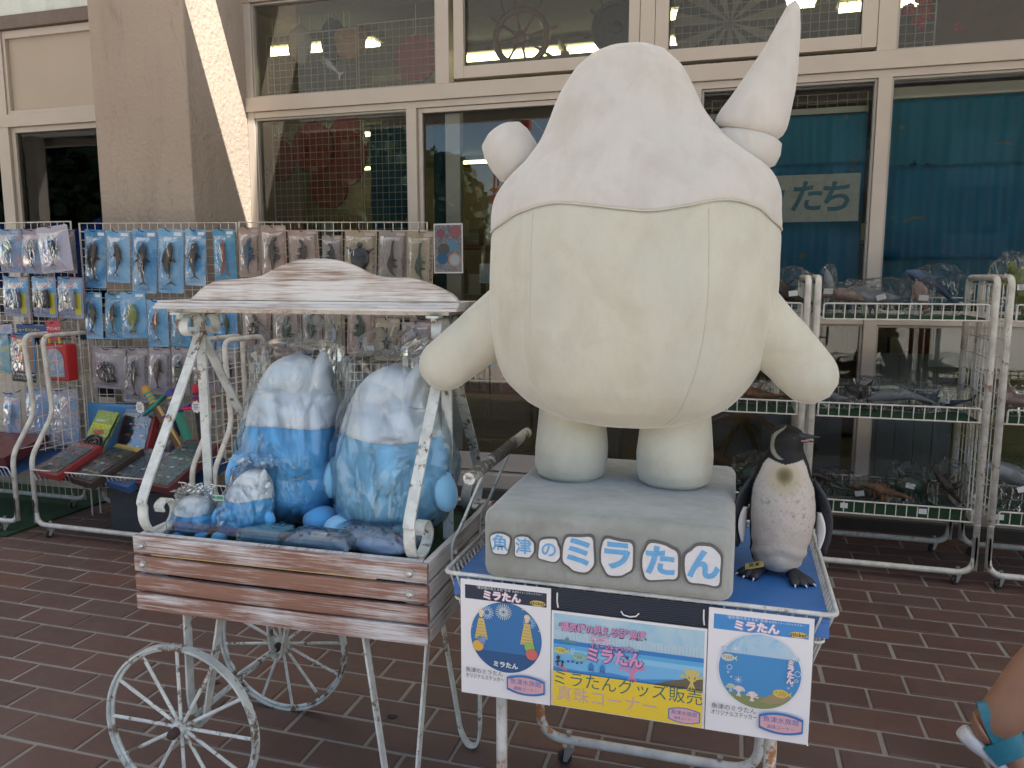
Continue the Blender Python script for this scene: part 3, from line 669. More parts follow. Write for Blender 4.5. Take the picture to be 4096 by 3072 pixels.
# notices stuck inside the door glass
def notice(label, x0, y0, x1, y1, Y, m, extras=()):
    p, q = PY(x0, y0, Y), PY(x1, y1, Y); t = thing('notice', label, 'notice', ((p.x+q.x)/2, Y, q.z), 'notices inside the door glass')
    bm = BM(); box(bm, p.x, q.x, Y, Y+0.003, q.z, p.z); obj('sheet', bm, m_paper, t)
    w, h = q.x-p.x, p.z-q.z
    bm = BM(); box(bm, p.x+w*.04, q.x-w*.04, Y-.0006, Y-.0002, q.z+h*.03, p.z-h*.03); obj('print', bm, m, t)
    for i, (u, v, r, c) in enumerate(extras):
        bm = BM(); prism(bm, ell(p.x+u*w, q.z+v*h, r*w, r*w, 20), Y-.0012-.0001*i, Y-.0008-.0001*i); obj('round_print', bm, flat('ink', c), t)
notice('grey speckled notice of round badges on the door glass', 1734, 895, 1852, 1093, 4.99, speckle('black and silver print', [(0.05, .06, .07), (0.3, .33, .36), (0.08, .09, .1), (.45, .47, .5)], 60), ((.62, .55, .2, (.12, .25, .38)), (.35, .48, .2, (.10, .10, .09)), (.3, .3, .19, (.03, .12, .25)), (.72, .27, .22, (.5, .25, .2)), (.72, .27, .17, (.35, .45, .5)), (.25, .8, .15, (.25, .1, .13)), (.75, .83, .2, (.3, .12, .15))))
notice('small notice with blue sea strip on the door glass', 1918, 1055, 2010, 1132, 5.03, speckle('pale sea print', [(0.35, .45, .5), (0.5, .52, .5), (.12, .28, .42)], 25))
notice('orange dotted notice low on the door glass', 1898, 1400, 2030, 1528, 5.03, speckle('orange print', [(0.40, .17, .10), (0.46, .24, .15)], 20), ((.5, .55, .13, (.08, .25, .42)), (.8, .6, .12, (.5, .48, .42)), (.2, .2, .04, (.5, .45, .4)), (.5, .15, .04, (.5, .45, .4)), (.85, .18, .04, (.5, .45, .4))))
# ------------------------------------------------------------------ what the panes mirror: the plaza behind the camera
def ferris():
    c = Vector((-13, -62, 10.0)); r = 9.5; mr = plain('red painted steel', (0.45, 0.05, 0.05), 0.5); mw = plain('white steel', (0.7, 0.7, 0.7), 0.5)
    t = thing('ferris_wheel', 'red and white ferris wheel mirrored in the door glass', 'ferris wheel', (c.x, c.y, 0)); N = 48
    for dy in (-.6, .6):
        bm = BM(); tube(bm, [c+Vector((r*math.cos(2*math.pi*i/N), dy, r*math.sin(2*math.pi*i/N))) for i in range(N)], .12, 6, closed=True, up=(0, 1, 0)); obj('rim', bm, mr, t)
        bm = BM()
        for i in range(16):
            a = 2*math.pi*i/16; seg(bm, c+Vector((0, dy, 0)), c+Vector((r*math.cos(a), dy, r*math.sin(a))), .06, 5)
        obj('spokes', bm, mw, t)
    for sx in (-1, 1):
        bm = BM(); tube(bm, [c, (c.x+sx*4, c.y, -0.03)], .25, 8); obj('support', bm, mw, t)
    for i in range(16):
        a = 2*math.pi*i/16; g = c+Vector((r*math.cos(a), 0, r*math.sin(a)-.8)); bm = BM(); box(bm, g.x-.6, g.x+.6, g.y-.5, g.y+.5, g.z-.7, g.z+.1, .12); o = obj('gondola', bm, mr, t)
        bm = BM(); lathe(bm, [(.75, .55), (.4, .8), (0, .85)], 12, Matrix.Translation((g.x, g.y, g.z))); obj('gondola_roof', bm, mr, o)
        bm = BM()
        for ax_ in (-.5, .5):
            for ay_ in (-.4, .4): seg(bm, (g.x+ax_, g.y+ay_, g.z+.1), (g.x+ax_, g.y+ay_, g.z+.6), .04, 4)
        obj('gondola_post', bm, mw, o)
ferris()
mtent = plain('blue tent cloth', (0.03, 0.10, 0.42), 0.5)
for k, (x, y) in enumerate(((-16, -8), (-21, -9))):
    t = thing('blue_tent', ('nearer blue tent mirrored in the far left window', 'farther blue tent mirrored in the far left window')[k], 'tent', (x, y, -0.03), 'blue tents on the plaza')
    bm = BM(); A = [bm.verts.new((x+sx*2, y+sy*1.6, 2.3)) for sx, sy in ((-1, -1), (1, -1), (1, 1), (-1, 1))]; B = [bm.verts.new((x+sx*1.2, y, 3.2)) for sx in (-1, 1)]
    bm.faces.new((A[0], A[1], B[1], B[0])); bm.faces.new((A[2], A[3], B[0], B[1])); bm.faces.new((A[1], A[2], B[1])); bm.faces.new((A[3], A[0], B[0]))
    bmesh.ops.solidify(bm, geom=bm.faces[:], thickness=.02); obj('canopy', bm, mtent, t)
    bm = BM(); box(bm, x-2, x+2, y+1.58, y+1.6, 1.2, 2.29); obj('side_cloth', bm, mtent, t)
    for sx, sy in ((-1, -1), (1, -1), (1, 1), (-1, 1)):
        bm = BM(); seg(bm, (x+sx*1.97, y+sy*1.57, -0.03), (x+sx*1.97, y+sy*1.57, 2.3), .025, 6); obj('pole', bm, m_zinc, t)
# added trees and a brown hall, placed to block sky reflections in panes
rr = random.Random(21); m_bark = plain('grey bark', (.10, .08, .06), .9)
for k, (x, y, h) in enumerate(((-17, -22, 9.5), (-20.5, -24, 10.5), (-25, -22, 10), (-30, -25, 11), (-36, -24, 10), (-43, -23, 11), (-14.2, -25, 7.5))):
    t = thing('blocker_tree', 'added leafy tree %s across the plaza, darkening the left panes' % ('nearest the door', 'second from the door', 'third from the door', 'fourth from the door', 'fifth from the door', 'farthest left', 'lowest and right of the others')[k], 'tree', (x, y, -.03), 'added trees across the plaza')
    bm = BM(); tube(bm, [(x, y, -.03), (x+.1, y, h*.25), (x, y+.1, h*.5), (x+.2, y, h*.8)], 1.0, 8, scale=[.28, .2, .14, .05]); obj('trunk', bm, m_bark, t)
    bm = BM()
    for i in range(3600):
        d = Vector((rr.gauss(0, 1), rr.gauss(0, 1), rr.gauss(0, 1))).normalized()*(rr.random()**.4); cl_ = mnoise.noise(d*2.4+Vector((k*5, 0, 0)))
        if cl_ < -.28: continue
        p = Vector((x+d.x*h*.36, y+d.y*h*.36, h*.58+d.z*h*.42)); n_ = Vector((rr.uniform(-1, 1), rr.uniform(-1, 1), rr.uniform(-.2, 1))).normalized(); u = n_.orthogonal().normalized()*rr.uniform(.26, .46); v = n_.cross(u)
        bm.faces.new([bm.verts.new(p+u), bm.verts.new(p+v), bm.verts.new(p-u), bm.verts.new(p-v)])
    obj('crown', bm, plain('plaza leaves', (.05, .085, .03), .7, 0, .3, 2), t, recalc=False)
hall = thing('brown_hall', 'plain brown hall placed across the plaza to darken the right panes', 'building', (10, -24, -.03)); mh = plain('brown cladding', (.07, .05, .04), .8, 0, .1, .6)  # hall set here and kept dark so the right panes mirror no sky
bm = BM(); box(bm, -2.2, 40, -34, -24, -.03, 9.0); obj('wall', bm, mh, hall)
bm = BM(); box(bm, -2.8, 40.6, -34.6, -23.4, 9.001, 9.5); obj('roof', bm, plain('dark roof', (.05, .05, .055), .7), hall)
for i in range(9):
    for z in (1.2, 5.0): bm = BM(); box(bm, -.8+4.2*i, 1.4+4.2*i, -24.05, -23.98, z, z+2.0); obj('window', bm, plain('hall glass', (.10, .12, .14), .2), hall)
# low dark hedge and railing across the plaza
m_leaf = plain('dark hedge leaves', (0.03, 0.055, 0.02), 0.8, 0, 0.4, 4)
rr = random.Random(9); bm = BM()
for i in range(5200):
    p = Vector((rr.uniform(-45, 25), -30+rr.uniform(-.7, .7), rr.uniform(0, 1.9)+.4*mnoise.noise(Vector((rr.random()*40, 0, 0))))); n = Vector((rr.uniform(-1, 1), rr.uniform(-1, 1), rr.uniform(-1, 1))).normalized()
    u = n.orthogonal().normalized()*.22; v = n.cross(u); bm.faces.new([bm.verts.new(p+u), bm.verts.new(p+v), bm.verts.new(p-u), bm.verts.new(p-v)])
bx = BM(); box(bx, -45, 25, -30.6, -29.4, -0.03, 1.5); me = mesh(bx, 'core'); bm.from_mesh(me)
setp(obj('hedge', bm, m_leaf, recalc=False), 'long dark clipped hedge across the sunny plaza', 'hedge')
rail = thing('railing', 'dark railing on the plaza mirrored in the door glass', 'railing', (-6, -9, -0.03)); mrl = plain('dark railing steel', (0.03, 0.03, 0.03), 0.5)
for z in (1.05, 0.85, 0.15):
    bm = BM(); seg(bm, (-12, -9, z), (2, -9, z), .02, 6); obj('rail', bm, mrl, rail)
for i in range(8):
    bm = BM(); seg(bm, (-12+2*i, -9, -0.03), (-12+2*i, -9, 1.1), .025, 6); obj('post', bm, mrl, rail)
bm = BM()
for i in range(1, 112):
    if i % 16: seg(bm, (-12+i*.125, -9, .15), (-12+i*.125, -9, 1.05), .008, 4)
obj('baluster', bm, mrl, rail, kind='stuff')
# ------------------------------------------------------------------ the wheeled wooden cart
m_strap = chipped('chipped mint white iron', (0.60, 0.66, 0.63), (0.10, 0.065, 0.045), 0.50, 24, 0.5)
m_strapF = chipped('flaking mint white iron', (0.66, 0.70, 0.66), (0.11, 0.075, 0.05), 0.47, 34, 0.5)
m_slat = whitewash('whitewashed brown slat', 'x', 0.50); m_slat2 = whitewash('mostly white slat', 'x', 0.475); m_slat3 = whitewash('barely white slat', 'x', 0.515)
m_side = whitewash('white side board', 'y', 0.40); m_roofw = whitewash('whitewashed valance', 'x', 0.435, (0.28, 0.20, 0.155)); m_roofw2 = whitewash('whitewashed moulding', 'x', 0.42, (0.30, 0.21, 0.17))
CX0, CX1, CY0, CY1, CZ0, CZ1 = -1.577, -0.717, 1.702, 2.255, 0.585, 0.803
cart = thing('flower_cart', 'whitewashed wooden cart with two spoked wheels and a wavy roof board', 'cart', (-1.147, 1.98, 0.0))
hs = (CZ1-CZ0)/4
for i in range(4):
    z0 = CZ0+hs*i; bm = BM(); gap = 0.005 if i in (0, 3) else 0.010
    y0 = CY0-0.020; n = 16; zb, zt = z0+gap*0.5, z0+hs-gap*0.5; rr = random.Random(i+4)
    secs = []
    for k in range(n+1):
        x = CX0+(CX1-CX0)*k/n; sag = -0.004*math.sin(math.pi*k/n)*(1 if i in (1, 2) else .3)
        secs.append((Vector((x, y0+.009, (zb+zt)/2+sag)), Vector((0, 0, (zt-zb)/2)), Vector((0, .009, 0))))
    loft(bm, secs, 16, power=7.0); o = obj('front_slat', bm, (m_slat2, m_slat3, m_slat3, m_slat2)[i], cart, auto=40)
    bm = BM(); box(bm, CX0+.012, CX1-.012, CY1, CY1+.018, zb, zt, .003); obj('rear_slat', bm, m_slat, cart)
    for nm, x0, x1 in (('side_slat', CX0, CX0+.018), ('side_slat', CX1-.018, CX1)):
        bm = BM(); box(bm, x0, x1, CY0, CY1-.001, zb, zt, .004); obj(nm, bm, m_side, cart)
for x in (CX0+.045, CX1-.045):
    for y in (CY0+.014, CY1-.014):
        bm = BM(); box(bm, x-.022, x+.022, y-.012, y+.012, CZ0+.002, CZ1-.004, .002); obj('corner_post', bm, m_side, cart)
# bolts on the front slats
for x in (CX0+.03, CX1-.045):
    for z in (CZ1-.028, CZ1-.082):
        bm = BM(); Mx = Matrix.Translation((x, CY0-.020, z)) @ Matrix.Rotation(R(90), 4, 'X'); lathe(bm, [(.0125, -.0005), (.0125, .003), (.0095, .0035), (.0095, .009), (.006, .012), (0, .013)], 6, Mx); obj('bolt', bm, m_zinc, cart)
# pale stick wedged in the gap, inner tray and turf
bm = BM(); box(bm, CX0+.05, CX1-.14, CY0-.012, CY0-.004, CZ0+hs*3-.0035, CZ0+hs*3+.004, .001); obj('wood_strip', bm, plain('raw pine', (0.62, 0.46, 0.22), 0.6), cart)
bm = BM(); box(bm, CX0+.02, CX1-.02, CY0+.002, CY1-.02, CZ0+.05, CZ0+.075); obj('tray_floor', bm, plain('grey tray', (0.25, 0.26, 0.27), 0.7), cart)
bm = BM(); box(bm, CX0+.022, CX1-.022, CY0+.03, CY1-.022, CZ0+.10, CZ0+.174); obj('turf_mat', bm, m_green, cart)
bm = BM(); box(bm, CX0+.07, CX1-.24, CY0+.028, CY0+.031, CZ0+.175, CZ1+.030); obj('acrylic_guard', bm, m_acr, cart)
for q in ((CX0+.02, CX1-.02, CY0-.001, CY0+.014), (CX0+.019, CX1-.019, CY1-.02, CY1-.002)):
    bm = BM(); box(bm, q[0], q[1], q[2], q[3], CZ1-.02, CZ1-.002, .002); obj('rim_rail', bm, m_side, cart)
# A-frames with scrolls (flat iron straps)
def strap(bm, pts, w=0.03, t=0.006, up=(1, 0, 0)): sweep(bm, pts, rect(w, t), up=up)
def aframe(x):
    # outer curve: scroll at the foot, up to the crown, scroll at the top
    foot = [(1.766, .846), (1.762, .862), (1.778, .874), (1.800, .872), (1.820, .852), (1.826, .830), (1.812, .806), (1.785, .793), (1.750, .790), (1.722, .803), (1.702, .835), (1.700, .875), (1.716, .93)]
    crown = [(1.906, 1.217), (1.965, 1.315), (1.982, 1.35), (1.978, 1.378), (1.957, 1.394), (1.930, 1.392), (1.912, 1.372), (1.912, 1.348), (1.930, 1.334), (1.948, 1.340), (1.952, 1.356)]
    for sgn, nm in ((1, 'front_strap'), (-1, 'rear_strap')):
        c = 1.985
        f = lambda y: y if sgn > 0 else 2*c-y
        bm = BM(); strap(bm, [(x, f(a), b) for a, b in [(p.x, p.y) for p in bez([(a, b, 0) for a, b in foot+crown], 6)]]); obj(nm, bm, m_strapF, cart)
    bm = BM(); strap(bm, [(x, 1.985, CZ0+.02), (x, 1.985, 1.0), (x, 1.985, 1.36), (x, 1.985, 1.398)], .03, .007); obj('centre_strap', bm, m_strapF, cart)
    bm = BM(); box(bm, x-.017, x+.017, 1.875, 2.095, 1.396, 1.402); obj('top_plate', bm, m_strap, cart)
    for dy in (-.09, .09):
        bm = BM(); lathe(bm, [(.010, 0), (.010, -.010), (.006, -.014), (0, -.015)], 6, Matrix.Translation((x, 1.985+dy, 1.3965))); obj('bolt', bm, m_strap, cart)
aframe(-1.553); aframe(-0.768)
# roof: moulded shelf and wavy valance
bm = BM(); X0, X1 = -1.627, -0.700
prof = [(1.880, 1.413), (1.876, 1.4135), (1.876, 1.420), (1.884, 1.4205), (1.886, 1.4275), (1.896, 1.4285), (1.897, 1.436), (2.085, 1.436), (2.085, 1.4285), (2.096, 1.4275), (2.098, 1.4205), (2.104, 1.42), (2.104, 1.413)]
prism(bm, prof, X0, X1, 'yz'); obj('roof_shelf', bm, m_roofw2, cart)
bm = BM(); box(bm, X0+.03, X1-.03, 1.90, 2.08, 1.4025, 1.4125); obj('shelf_batten', bm, m_side, cart)
val = [(-1.523, 1.437), (-1.502, 1.452), (-1.469, 1.477), (-1.422, 1.493), (-1.354, 1.498), (-1.287, 1.506), (-1.231, 1.53), (-1.175, 1.547), (-1.122, 1.553), (-1.065, 1.55), (-1.009, 1.536), (-0.954, 1.512), (-0.907, 1.502), (-0.846, 1.501), (-0.8, 1.491), (-0.758, 1.475), (-0.724, 1.458), (-0.702, 1.437)]
vp = [(p.x, p.y) for p in bez([(a, b, 0) for a, b in val], 4)]
bm = BM(); prism(bm, vp, 1.902, 1.922); bmesh.ops.bevel(bm, geom=[e for e in bm.edges if abs(e.verts[0].co.y-e.verts[1].co.y) < 1e-6], offset=.0025, segments=1, affect='EDGES'); obj('valance', bm, m_roofw, cart)
# legs: long U-shaped straps at the right end, axle supports at the left end
def ubend(name, pts, up, w=.026, t=.006, mm=None):
    bm = BM(); sweep(bm, fillet(pts, .03, 5), rect(w, t), up=up); return obj(name, bm, mm or m_strapF, cart)
for y in (1.75, 2.17):
    ubend('leg', [(-.925, y, CZ0), (-.862, y, .10), (-.842, y, .012), (-.806, y, .012), (-.788, y, .10), (-.742, y, CZ0)] if y < 2 else [(-.885, y, CZ0), (-.80, y, .05), (-.775, y, .008), (-.745, y, .012), (-.735, y, .06), (-.735, y, CZ0)], (0, 1, 0))
HX, HZ, HR = -1.470, 0.243, 0.240
for y in (1.755, 2.165):
    ubend('axle_hanger', [(-1.475, y, CZ0), (-1.480, y, .30), (-1.468, y, .222), (-1.437, y, .222), (-1.42, y, .30), (-1.36, y, CZ0)], (0, 1, 0), .03)
bm = BM(); tube(bm, [(HX, 1.672, HZ), (HX, 2.25, HZ)], .0085, 10); obj('axle', bm, m_strap, cart)
def wheel(y, rot):
    w = obj('wheel', (lambda b: (sweep(b, [(HX+HR*math.cos(2*math.pi*i/64), y, HZ+HR*math.sin(2*math.pi*i/64)) for i in range(64)], rect(.026, .006), closed=True, up=(0, 1, 0)), b)[1])(BM()), m_strap, cart)
    w.name = 'wheel'
    bm = BM(); N = 64
    tube(bm, [(HX+(HR-.008)*math.cos(2*math.pi*i/N), y, HZ+(HR-.008)*math.sin(2*math.pi*i/N)) for i in range(N)], .006, 6, closed=True, up=(0, 1, 0)); obj('rim_ring', bm, m_strap, w, smooth=True)
    for i in range(12):
        a = rot+2*math.pi*i/12; d = Vector((math.cos(a), 0, math.sin(a))); c = Vector((HX, y, HZ))
        bm = BM(); tube(bm, [c+d*.018, c+d*(HR-.006)], .0052, 7); obj('spoke', bm, m_strapF, w)
    bm = BM(); lathe(bm, [(0, -.03), (.012, -.03), (.014, -.02), (.021, -.017), (.021, .017), (.014, .02), (.014, .028), (0, .028)], 14, Matrix.Translation((HX, y, HZ)) @ Matrix.Rotation(R(90), 4, 'X')); obj('hub', bm, m_strap, w, auto=40)
    bm = BM(); lathe(bm, [(.0145, .0), (.015, .018), (.011, .026), (0, .028)], 12, Matrix.Translation((HX, y-.022, HZ)) @ Matrix.Rotation(R(90), 4, 'X')); obj('hub_cap', bm, plain('rust brown cap', (0.05, 0.03, 0.025), 0.7), w, auto=50)
wheel(1.697, 0.0); wheel(2.222, 0.13)
# push handle
for y in (1.862, 2.12):
    bm = BM(); strap(bm, [(p.x, p.y, p.z) for p in fillet([(-.712, y, .70), (-.712, y, .80), (-.690, y, .84), (-.622, y, 1.0)], .03, 4)], .02, .006, up=(0, 1, 0)); obj('handle_arm', bm, m_strapF, cart)
    bm = BM(); lathe(bm, [(.011, 0), (.011, .005), (.008, .012), (0, .014)], 6, Matrix.Translation((-.709, y, .775)) @ Matrix.Rotation(R(90), 4, 'Y')); obj('bolt', bm, m_zinc, cart)
m_handle = chipped('worn grey white handle pipe', (0.42, 0.44, 0.40), (0.06, 0.05, 0.045), 0.57, 18)
bm = BM(); tube(bm, [(-.622, 1.735, 1.012), (-.622, 2.325, 1.012)], .0165, 16); obj('handle_pipe', bm, m_handle, cart, auto=50)
bm = BM(); lathe(bm, [(.0155, 0), (.0155, .002), (0, .0025)], 16, Matrix.Translation((-.622, 1.7345, 1.012)) @ Matrix.Rotation(R(90), 4, 'X')); obj('pipe_end', bm, m_strapF, cart)
cart.rotation_euler = (0, 0, R(1.3))
# ------------------------------------------------------------------ soft toys in clear bags inside the cart (plain rounded stuffed shapes)
m_pb = plush('sky blue velour', (0.13, 0.47, 0.88), (0.16, 0.52, 0.90), 3, 700); m_pb2 = plush('pale blue velour', (0.28, 0.62, 0.90), (0.32, 0.66, 0.90), 3, 700); m_pw = plush('pale white velour', (0.84, 0.90, 0.93), (0.86, 0.91, 0.94), 3, 700)
def stuffed(name, label, base, w, d, h, lean=(0, 0), split=0.62, lower=None, wave=0.02, seed=0, arms=True, cone=True, turn=0.0, group='bagged stuffed toys in the cart', bagm=None):
    t = thing(name, label, 'stuffed toy', base, group); B = Vector(base)
    tab = [(0.0, .30), (.04, .62), (.12, .88), (.25, .99), (.40, 1.0), (.55, .93), (.68, .84), (.78, .74), (.87, .60), (.94, .42), (.985, .2), (1.0, .02)]
    Mr = Matrix.Rotation(turn, 4, 'Z')
    def pt(v, a, puff=1.0):
        s = smooth_tab(tab, v)[0]*puff; q = Vector((w/2*s*math.cos(a), d/2*s*math.sin(a), h*v)); q = Mr @ q
        q += Vector((lean[0]*v*h, lean[1]*v*h, 0)); n_ = mnoise.noise(q*9+Vector((seed*5, 0, 0)))*.006*(h/.4)
        return B+q+Vector((math.cos(a)*n_, math.sin(a)*n_, 0))
    N = 48
    def zb(a): return split+wave*math.sin(3*a+seed)
    def part(nm, lo, hi, m, puff):
        bm = BM(); rows = []; K = 18
        for k in range(K+1): rows.append([bm.verts.new(pt(lo(2*math.pi*i/N)+(hi(2*math.pi*i/N)-lo(2*math.pi*i/N))*k/K, 2*math.pi*i/N, puff)) for i in range(N)])
        for r0, r1 in zip(rows, rows[1:]):
            for i in range(N): bm.faces.new((r0[i], r0[(i+1) % N], r1[(i+1) % N], r1[i]))
        bm.faces.new(rows[0][::-1]); bm.faces.new(rows[-1]); return obj(nm, bm, m, t, smooth=True)
    part('body', lambda a: 0.0, zb, lower or m_pb, 1.0); part('top', zb, lambda a: 1.0, m_pw, 1.012)
    if arms:
        for sx in (-1, 1):
            bm = BM(); c = B+(Mr @ Vector((sx*w*.47, -d*.12, h*.33)))+Vector((lean[0]*.33*h, lean[1]*.33*h, 0)); ball(bm, c, (w*.12, w*.12, h*.15), 14, 10, Matrix.Rotation(sx*R(-24), 4, 'Y')); obj('arm', bm, lower or m_pb, t, smooth=True)
        for sx in (-1, 1):
            bm = BM(); c = B+(Mr @ Vector((sx*w*.27, -d*.46, h*.075))); ball(bm, c+Vector((0, d*.10, 0)), (w*.15, w*.16, h*.075), 14, 10); obj('foot', bm, lower or m_pb, t, smooth=True)
    if cone:
        bm = BM(); c = pt(.80, R(-25), .72)+Vector((0, 0, -.01*h)); lathe(bm, [(w*.15, 0), (w*.14, h*.05), (w*.085, h*.15), (w*.03, h*.225), (0, h*.24)], 16, Matrix.Translation(c) @ Matrix.Rotation(R(8), 4, 'Y')); obj('horn', bm, m_pw, t, smooth=True)
    # crumpled clear bag around it
    bm = BM(); bmesh.ops.create_icosphere(bm, subdivisions=4, radius=1.0)
    for v in bm.verts:
        c = v.co.copy(); vz = (c.z+1)/2; s = max(.78 if c.z > .0 else .5, smooth_tab(tab, min(.97, max(.02, vz)))[0]) if vz < .99 else .3
        rad = math.hypot(c.x, c.y); a = math.atan2(c.y, c.x); s *= min(1.0, rad*2.4)
        n1 = mnoise.noise(c*3.1+Vector((seed*3+1, 0, 0))); n2 = abs(mnoise.noise(c*6.5+Vector((0, seed, 0))))
        s2 = s*(1.10+.10*n1-.08*n2); q = Vector((w/2*s2*math.cos(a), d/2*s2*math.sin(a), h*(vz*1.10-.012)+h*.03*n1*(vz > .9)))
        q = Mr @ q; q += Vector((lean[0]*vz*h, lean[1]*vz*h, 0)); v.co = B+q
        if v.co.z < B.z+.002: v.co.z = B.z+.002
    # folded fin of spare film on top
    o = obj('plastic_bag', bm, bagm or m_bag, t)
    bm = BM(); K = 14; rows = []
    for j in range(4):
        rr_ = []
        for i in range(K+1):
            u = -1+2*i/K; zz = h*(1.055+.055*j*(1-.25*u*u)); q = Vector((w*.42*u, .012*math.sin(9*u+seed+j*1.3)*(1+j)+d*.05*mnoise.noise(Vector((u*3, j, seed))), zz)); q = Mr @ q
            rr_.append(bm.verts.new(B+q+Vector((lean[0]*1.05*h, lean[1]*1.05*h, 0))))
        rows.append(rr_)
    for r0, r1 in zip(rows, rows[1:]):
        for i in range(K): bm.faces.new((r0[i], r0[i+1], r1[i+1], r1[i]))
    obj('bag_flap', bm, bagm or m_bag, o); return t
ZF = CZ0+.175
stuffed('stuffed_toy', 'large deep blue stuffed toy in a clear bag at the cart middle', (-1.285, 2.03, ZF), .335, .30, .515, (.02, .05), .60, seed=1, wave=.012, turn=R(18))
stuffed('stuffed_toy', 'large paler blue stuffed toy in a clear bag at the right end of the cart', (-.945, 2.00, ZF), .36, .30, .495, (.02, .05), .60, m_pb2, seed=2, wave=.012, turn=R(-5))
s1 = stuffed('stuffed_toy', 'smallest blue stuffed toy in a clear bag with a green price tag', (-1.50, 1.835, ZF), .125, .105, .115, (.0, .04), .56, seed=3, cone=False, turn=R(15))
s2 = stuffed('stuffed_toy', 'medium blue stuffed toy in a clear bag leaning beside the smallest one', (-1.35, 1.845, ZF), .155, .13, .20, (.22, .10), .60, seed=4, turn=R(10))
p = PY(873, 1991, 1.79); bm = BM(); box(bm, p.x-.018, p.x+.018, 1.789, 1.7905, p.z-.008, p.z+.008); obj('price_tag', bm, flat('mint price tag', (0.30, 0.58, 0.47)), s1)
text('¥1000', .0135, flat('dark ink', (0.02, 0.05, 0.05)), s1, (p.x, 1.7884, p.z), bold=.0003)
# bagged pouches lying at the front of the cart
def pouch(name, label, cat, c, sx, sy, sz, m, rz=0.0, tag=False, seed=0, spots=0):
    t = thing(name, label, cat, (c[0], c[1], c[2]-sz/2), 'bagged pouches in the cart'); bm = BM(); Mx = Matrix.Translation(c) @ Matrix.Rotation(rz, 4, 'Z')
    n = 14; g = {}
    for side in (1, -1):
        for i in range(n+1):
            for j in range(n+1):
                u, v = -1+2*i/n, -1+2*j/n; e = max(abs(u), abs(v)); hgt = (1-abs(u)**4)*(1-abs(v)**4)
                g[side, i, j] = bm.verts.new(Mx @ Vector((u*sx/2, v*sy/2, side*sz/2*hgt**.5+.003*mnoise.noise(Vector((u*4, v*4, seed))))))
        for i in range(n):
            for j in range(n): bm.faces.new((g[side, i, j], g[side, i+1, j], g[side, i+1, j+1], g[side, i, j+1]))
    bmesh.ops.remove_doubles(bm, verts=bm.verts[:], dist=.0002); o = obj('pouch', bm, m, t, smooth=True)
    if spots:
        rr_ = random.Random(seed); cols = [(.45, .05, .04), (.5, .42, .06), (.06, .12, .3), (.45, .2, .25), (.2, .3, .35), (.25, .12, .06), (.05, .05, .06)]
        for k in range(spots):
            u, v = rr_.uniform(-.85, .85), rr_.uniform(-.85, .85); hgt = ((1-abs(u)**4)*(1-abs(v)**4))**.5; r_ = rr_.uniform(.004, .0075); n_ = rr_.choice((5, 8, 10)); cc = flat('pouch ink %d' % (k % 7), cols[k % 7])
            bm = BM(); vs_ = [bm.verts.new(Mx @ Vector((u*sx/2+r_*(1 if (q % 2 or n_ != 10) else .45)*math.cos(2*math.pi*q/n_)*rr_.uniform(.7, 1.2), v*sy/2+r_*(1 if (q % 2 or n_ != 10) else .45)*math.sin(2*math.pi*q/n_), sz/2*hgt+.0045))) for q in range(n_)]
            bm.faces.new(vs_); obj('printed_motif', bm, cc, o)
    bm = BM(); bmesh.ops.create_icosphere(bm, subdivisions=3, radius=1.0)
    for v in bm.verts:
        q = v.co.copy(); nn = 1.12+.16*mnoise.noise(q*3+Vector((seed, 0, 0))); e = 1.25
        v.co = Mx @ Vector((math.copysign(abs(q.x)**.6, q.x)*sx/2*nn*1.05, math.copysign(abs(q.y)**.6, q.y)*sy/2*nn*1.05, max(-sz*.49, q.z*sz/2*nn*1.25)))
    obj('plastic_bag', bm, m_bag, t)
    if tag:
        bm = BM(); box(bm, -.024, .024, -.001, .001, -.017, .017, 0, Mx @ Matrix.Translation((.01, -sy*.32, sz*.42)) @ Matrix.Rotation(R(-35), 4, 'X')); obj('paper_tag', bm, m_paper, t)
        for k in range(9):
            bm = BM(); a = -.016+k*.0036; box(bm, a, a+.0008+.001*(k % 3 == 0), -.0016, -.0012, -.012, .002, 0, Mx @ Matrix.Translation((.01, -sy*.32, sz*.42)) @ Matrix.Rotation(R(-35), 4, 'X')); obj('barcode_bar', bm, m_black, t)
    return t
m_pale = plain('pale blue printed cloth', (0.36, 0.46, 0.62), 0.6, 0, 0.04, 20)
bx_ = thing('small_box', 'small pale blue box in a bag at the front of the cart', 'box', (-1.235, 1.805, ZF)); bm = BM(); box(bm, -1.295, -1.175, 1.765, 1.845, ZF+.001, ZF+.052, .003); obj('carton', bm, speckle('sea print carton', [(0.10, .36, .55), (.2, .48, .62), (.14, .42, .6)], 30), bx_)
bm = BM(); bmesh.ops.create_icosphere(bm, subdivisions=3, radius=1.0)
for v in bm.verts:
    q = v.co.copy(); nn = 1.1+.14*mnoise.noise(q*3.3); v.co = Vector((-1.235+math.copysign(abs(q.x)**.5, q.x)*.072*nn, 1.805+math.copysign(abs(q.y)**.5, q.y)*.05*nn, max(ZF+.001, ZF+.027+q.z*.032*nn)))
obj('plastic_bag', bm, m_bag, bx_)
pouch('pencil_pouch', 'narrow pale blue printed pouch with a paper tag', 'pouch', (-1.06, 1.79, ZF+.030), .19, .085, .055, m_pale, R(-4), True, 1, 34)
pouch('drawstring_pouch', 'wide pale blue printed pouch under the paler stuffed toy', 'pouch', (-.915, 1.86, ZF+.034), .24, .16, .062, m_pale, R(-14), False, 2, 60)
bm = BM(); Mx = Matrix.Translation((-1.13, 1.92, ZF+.012)) @ Matrix.Rotation(R(12), 4, 'Z'); box(bm, -.10, .10, -.05, .05, -.008, .008, .004, Mx); setp(obj('folded_bag', bm, m_bag2), 'empty folded clear bag lying between the stuffed toys', 'plastic bag')
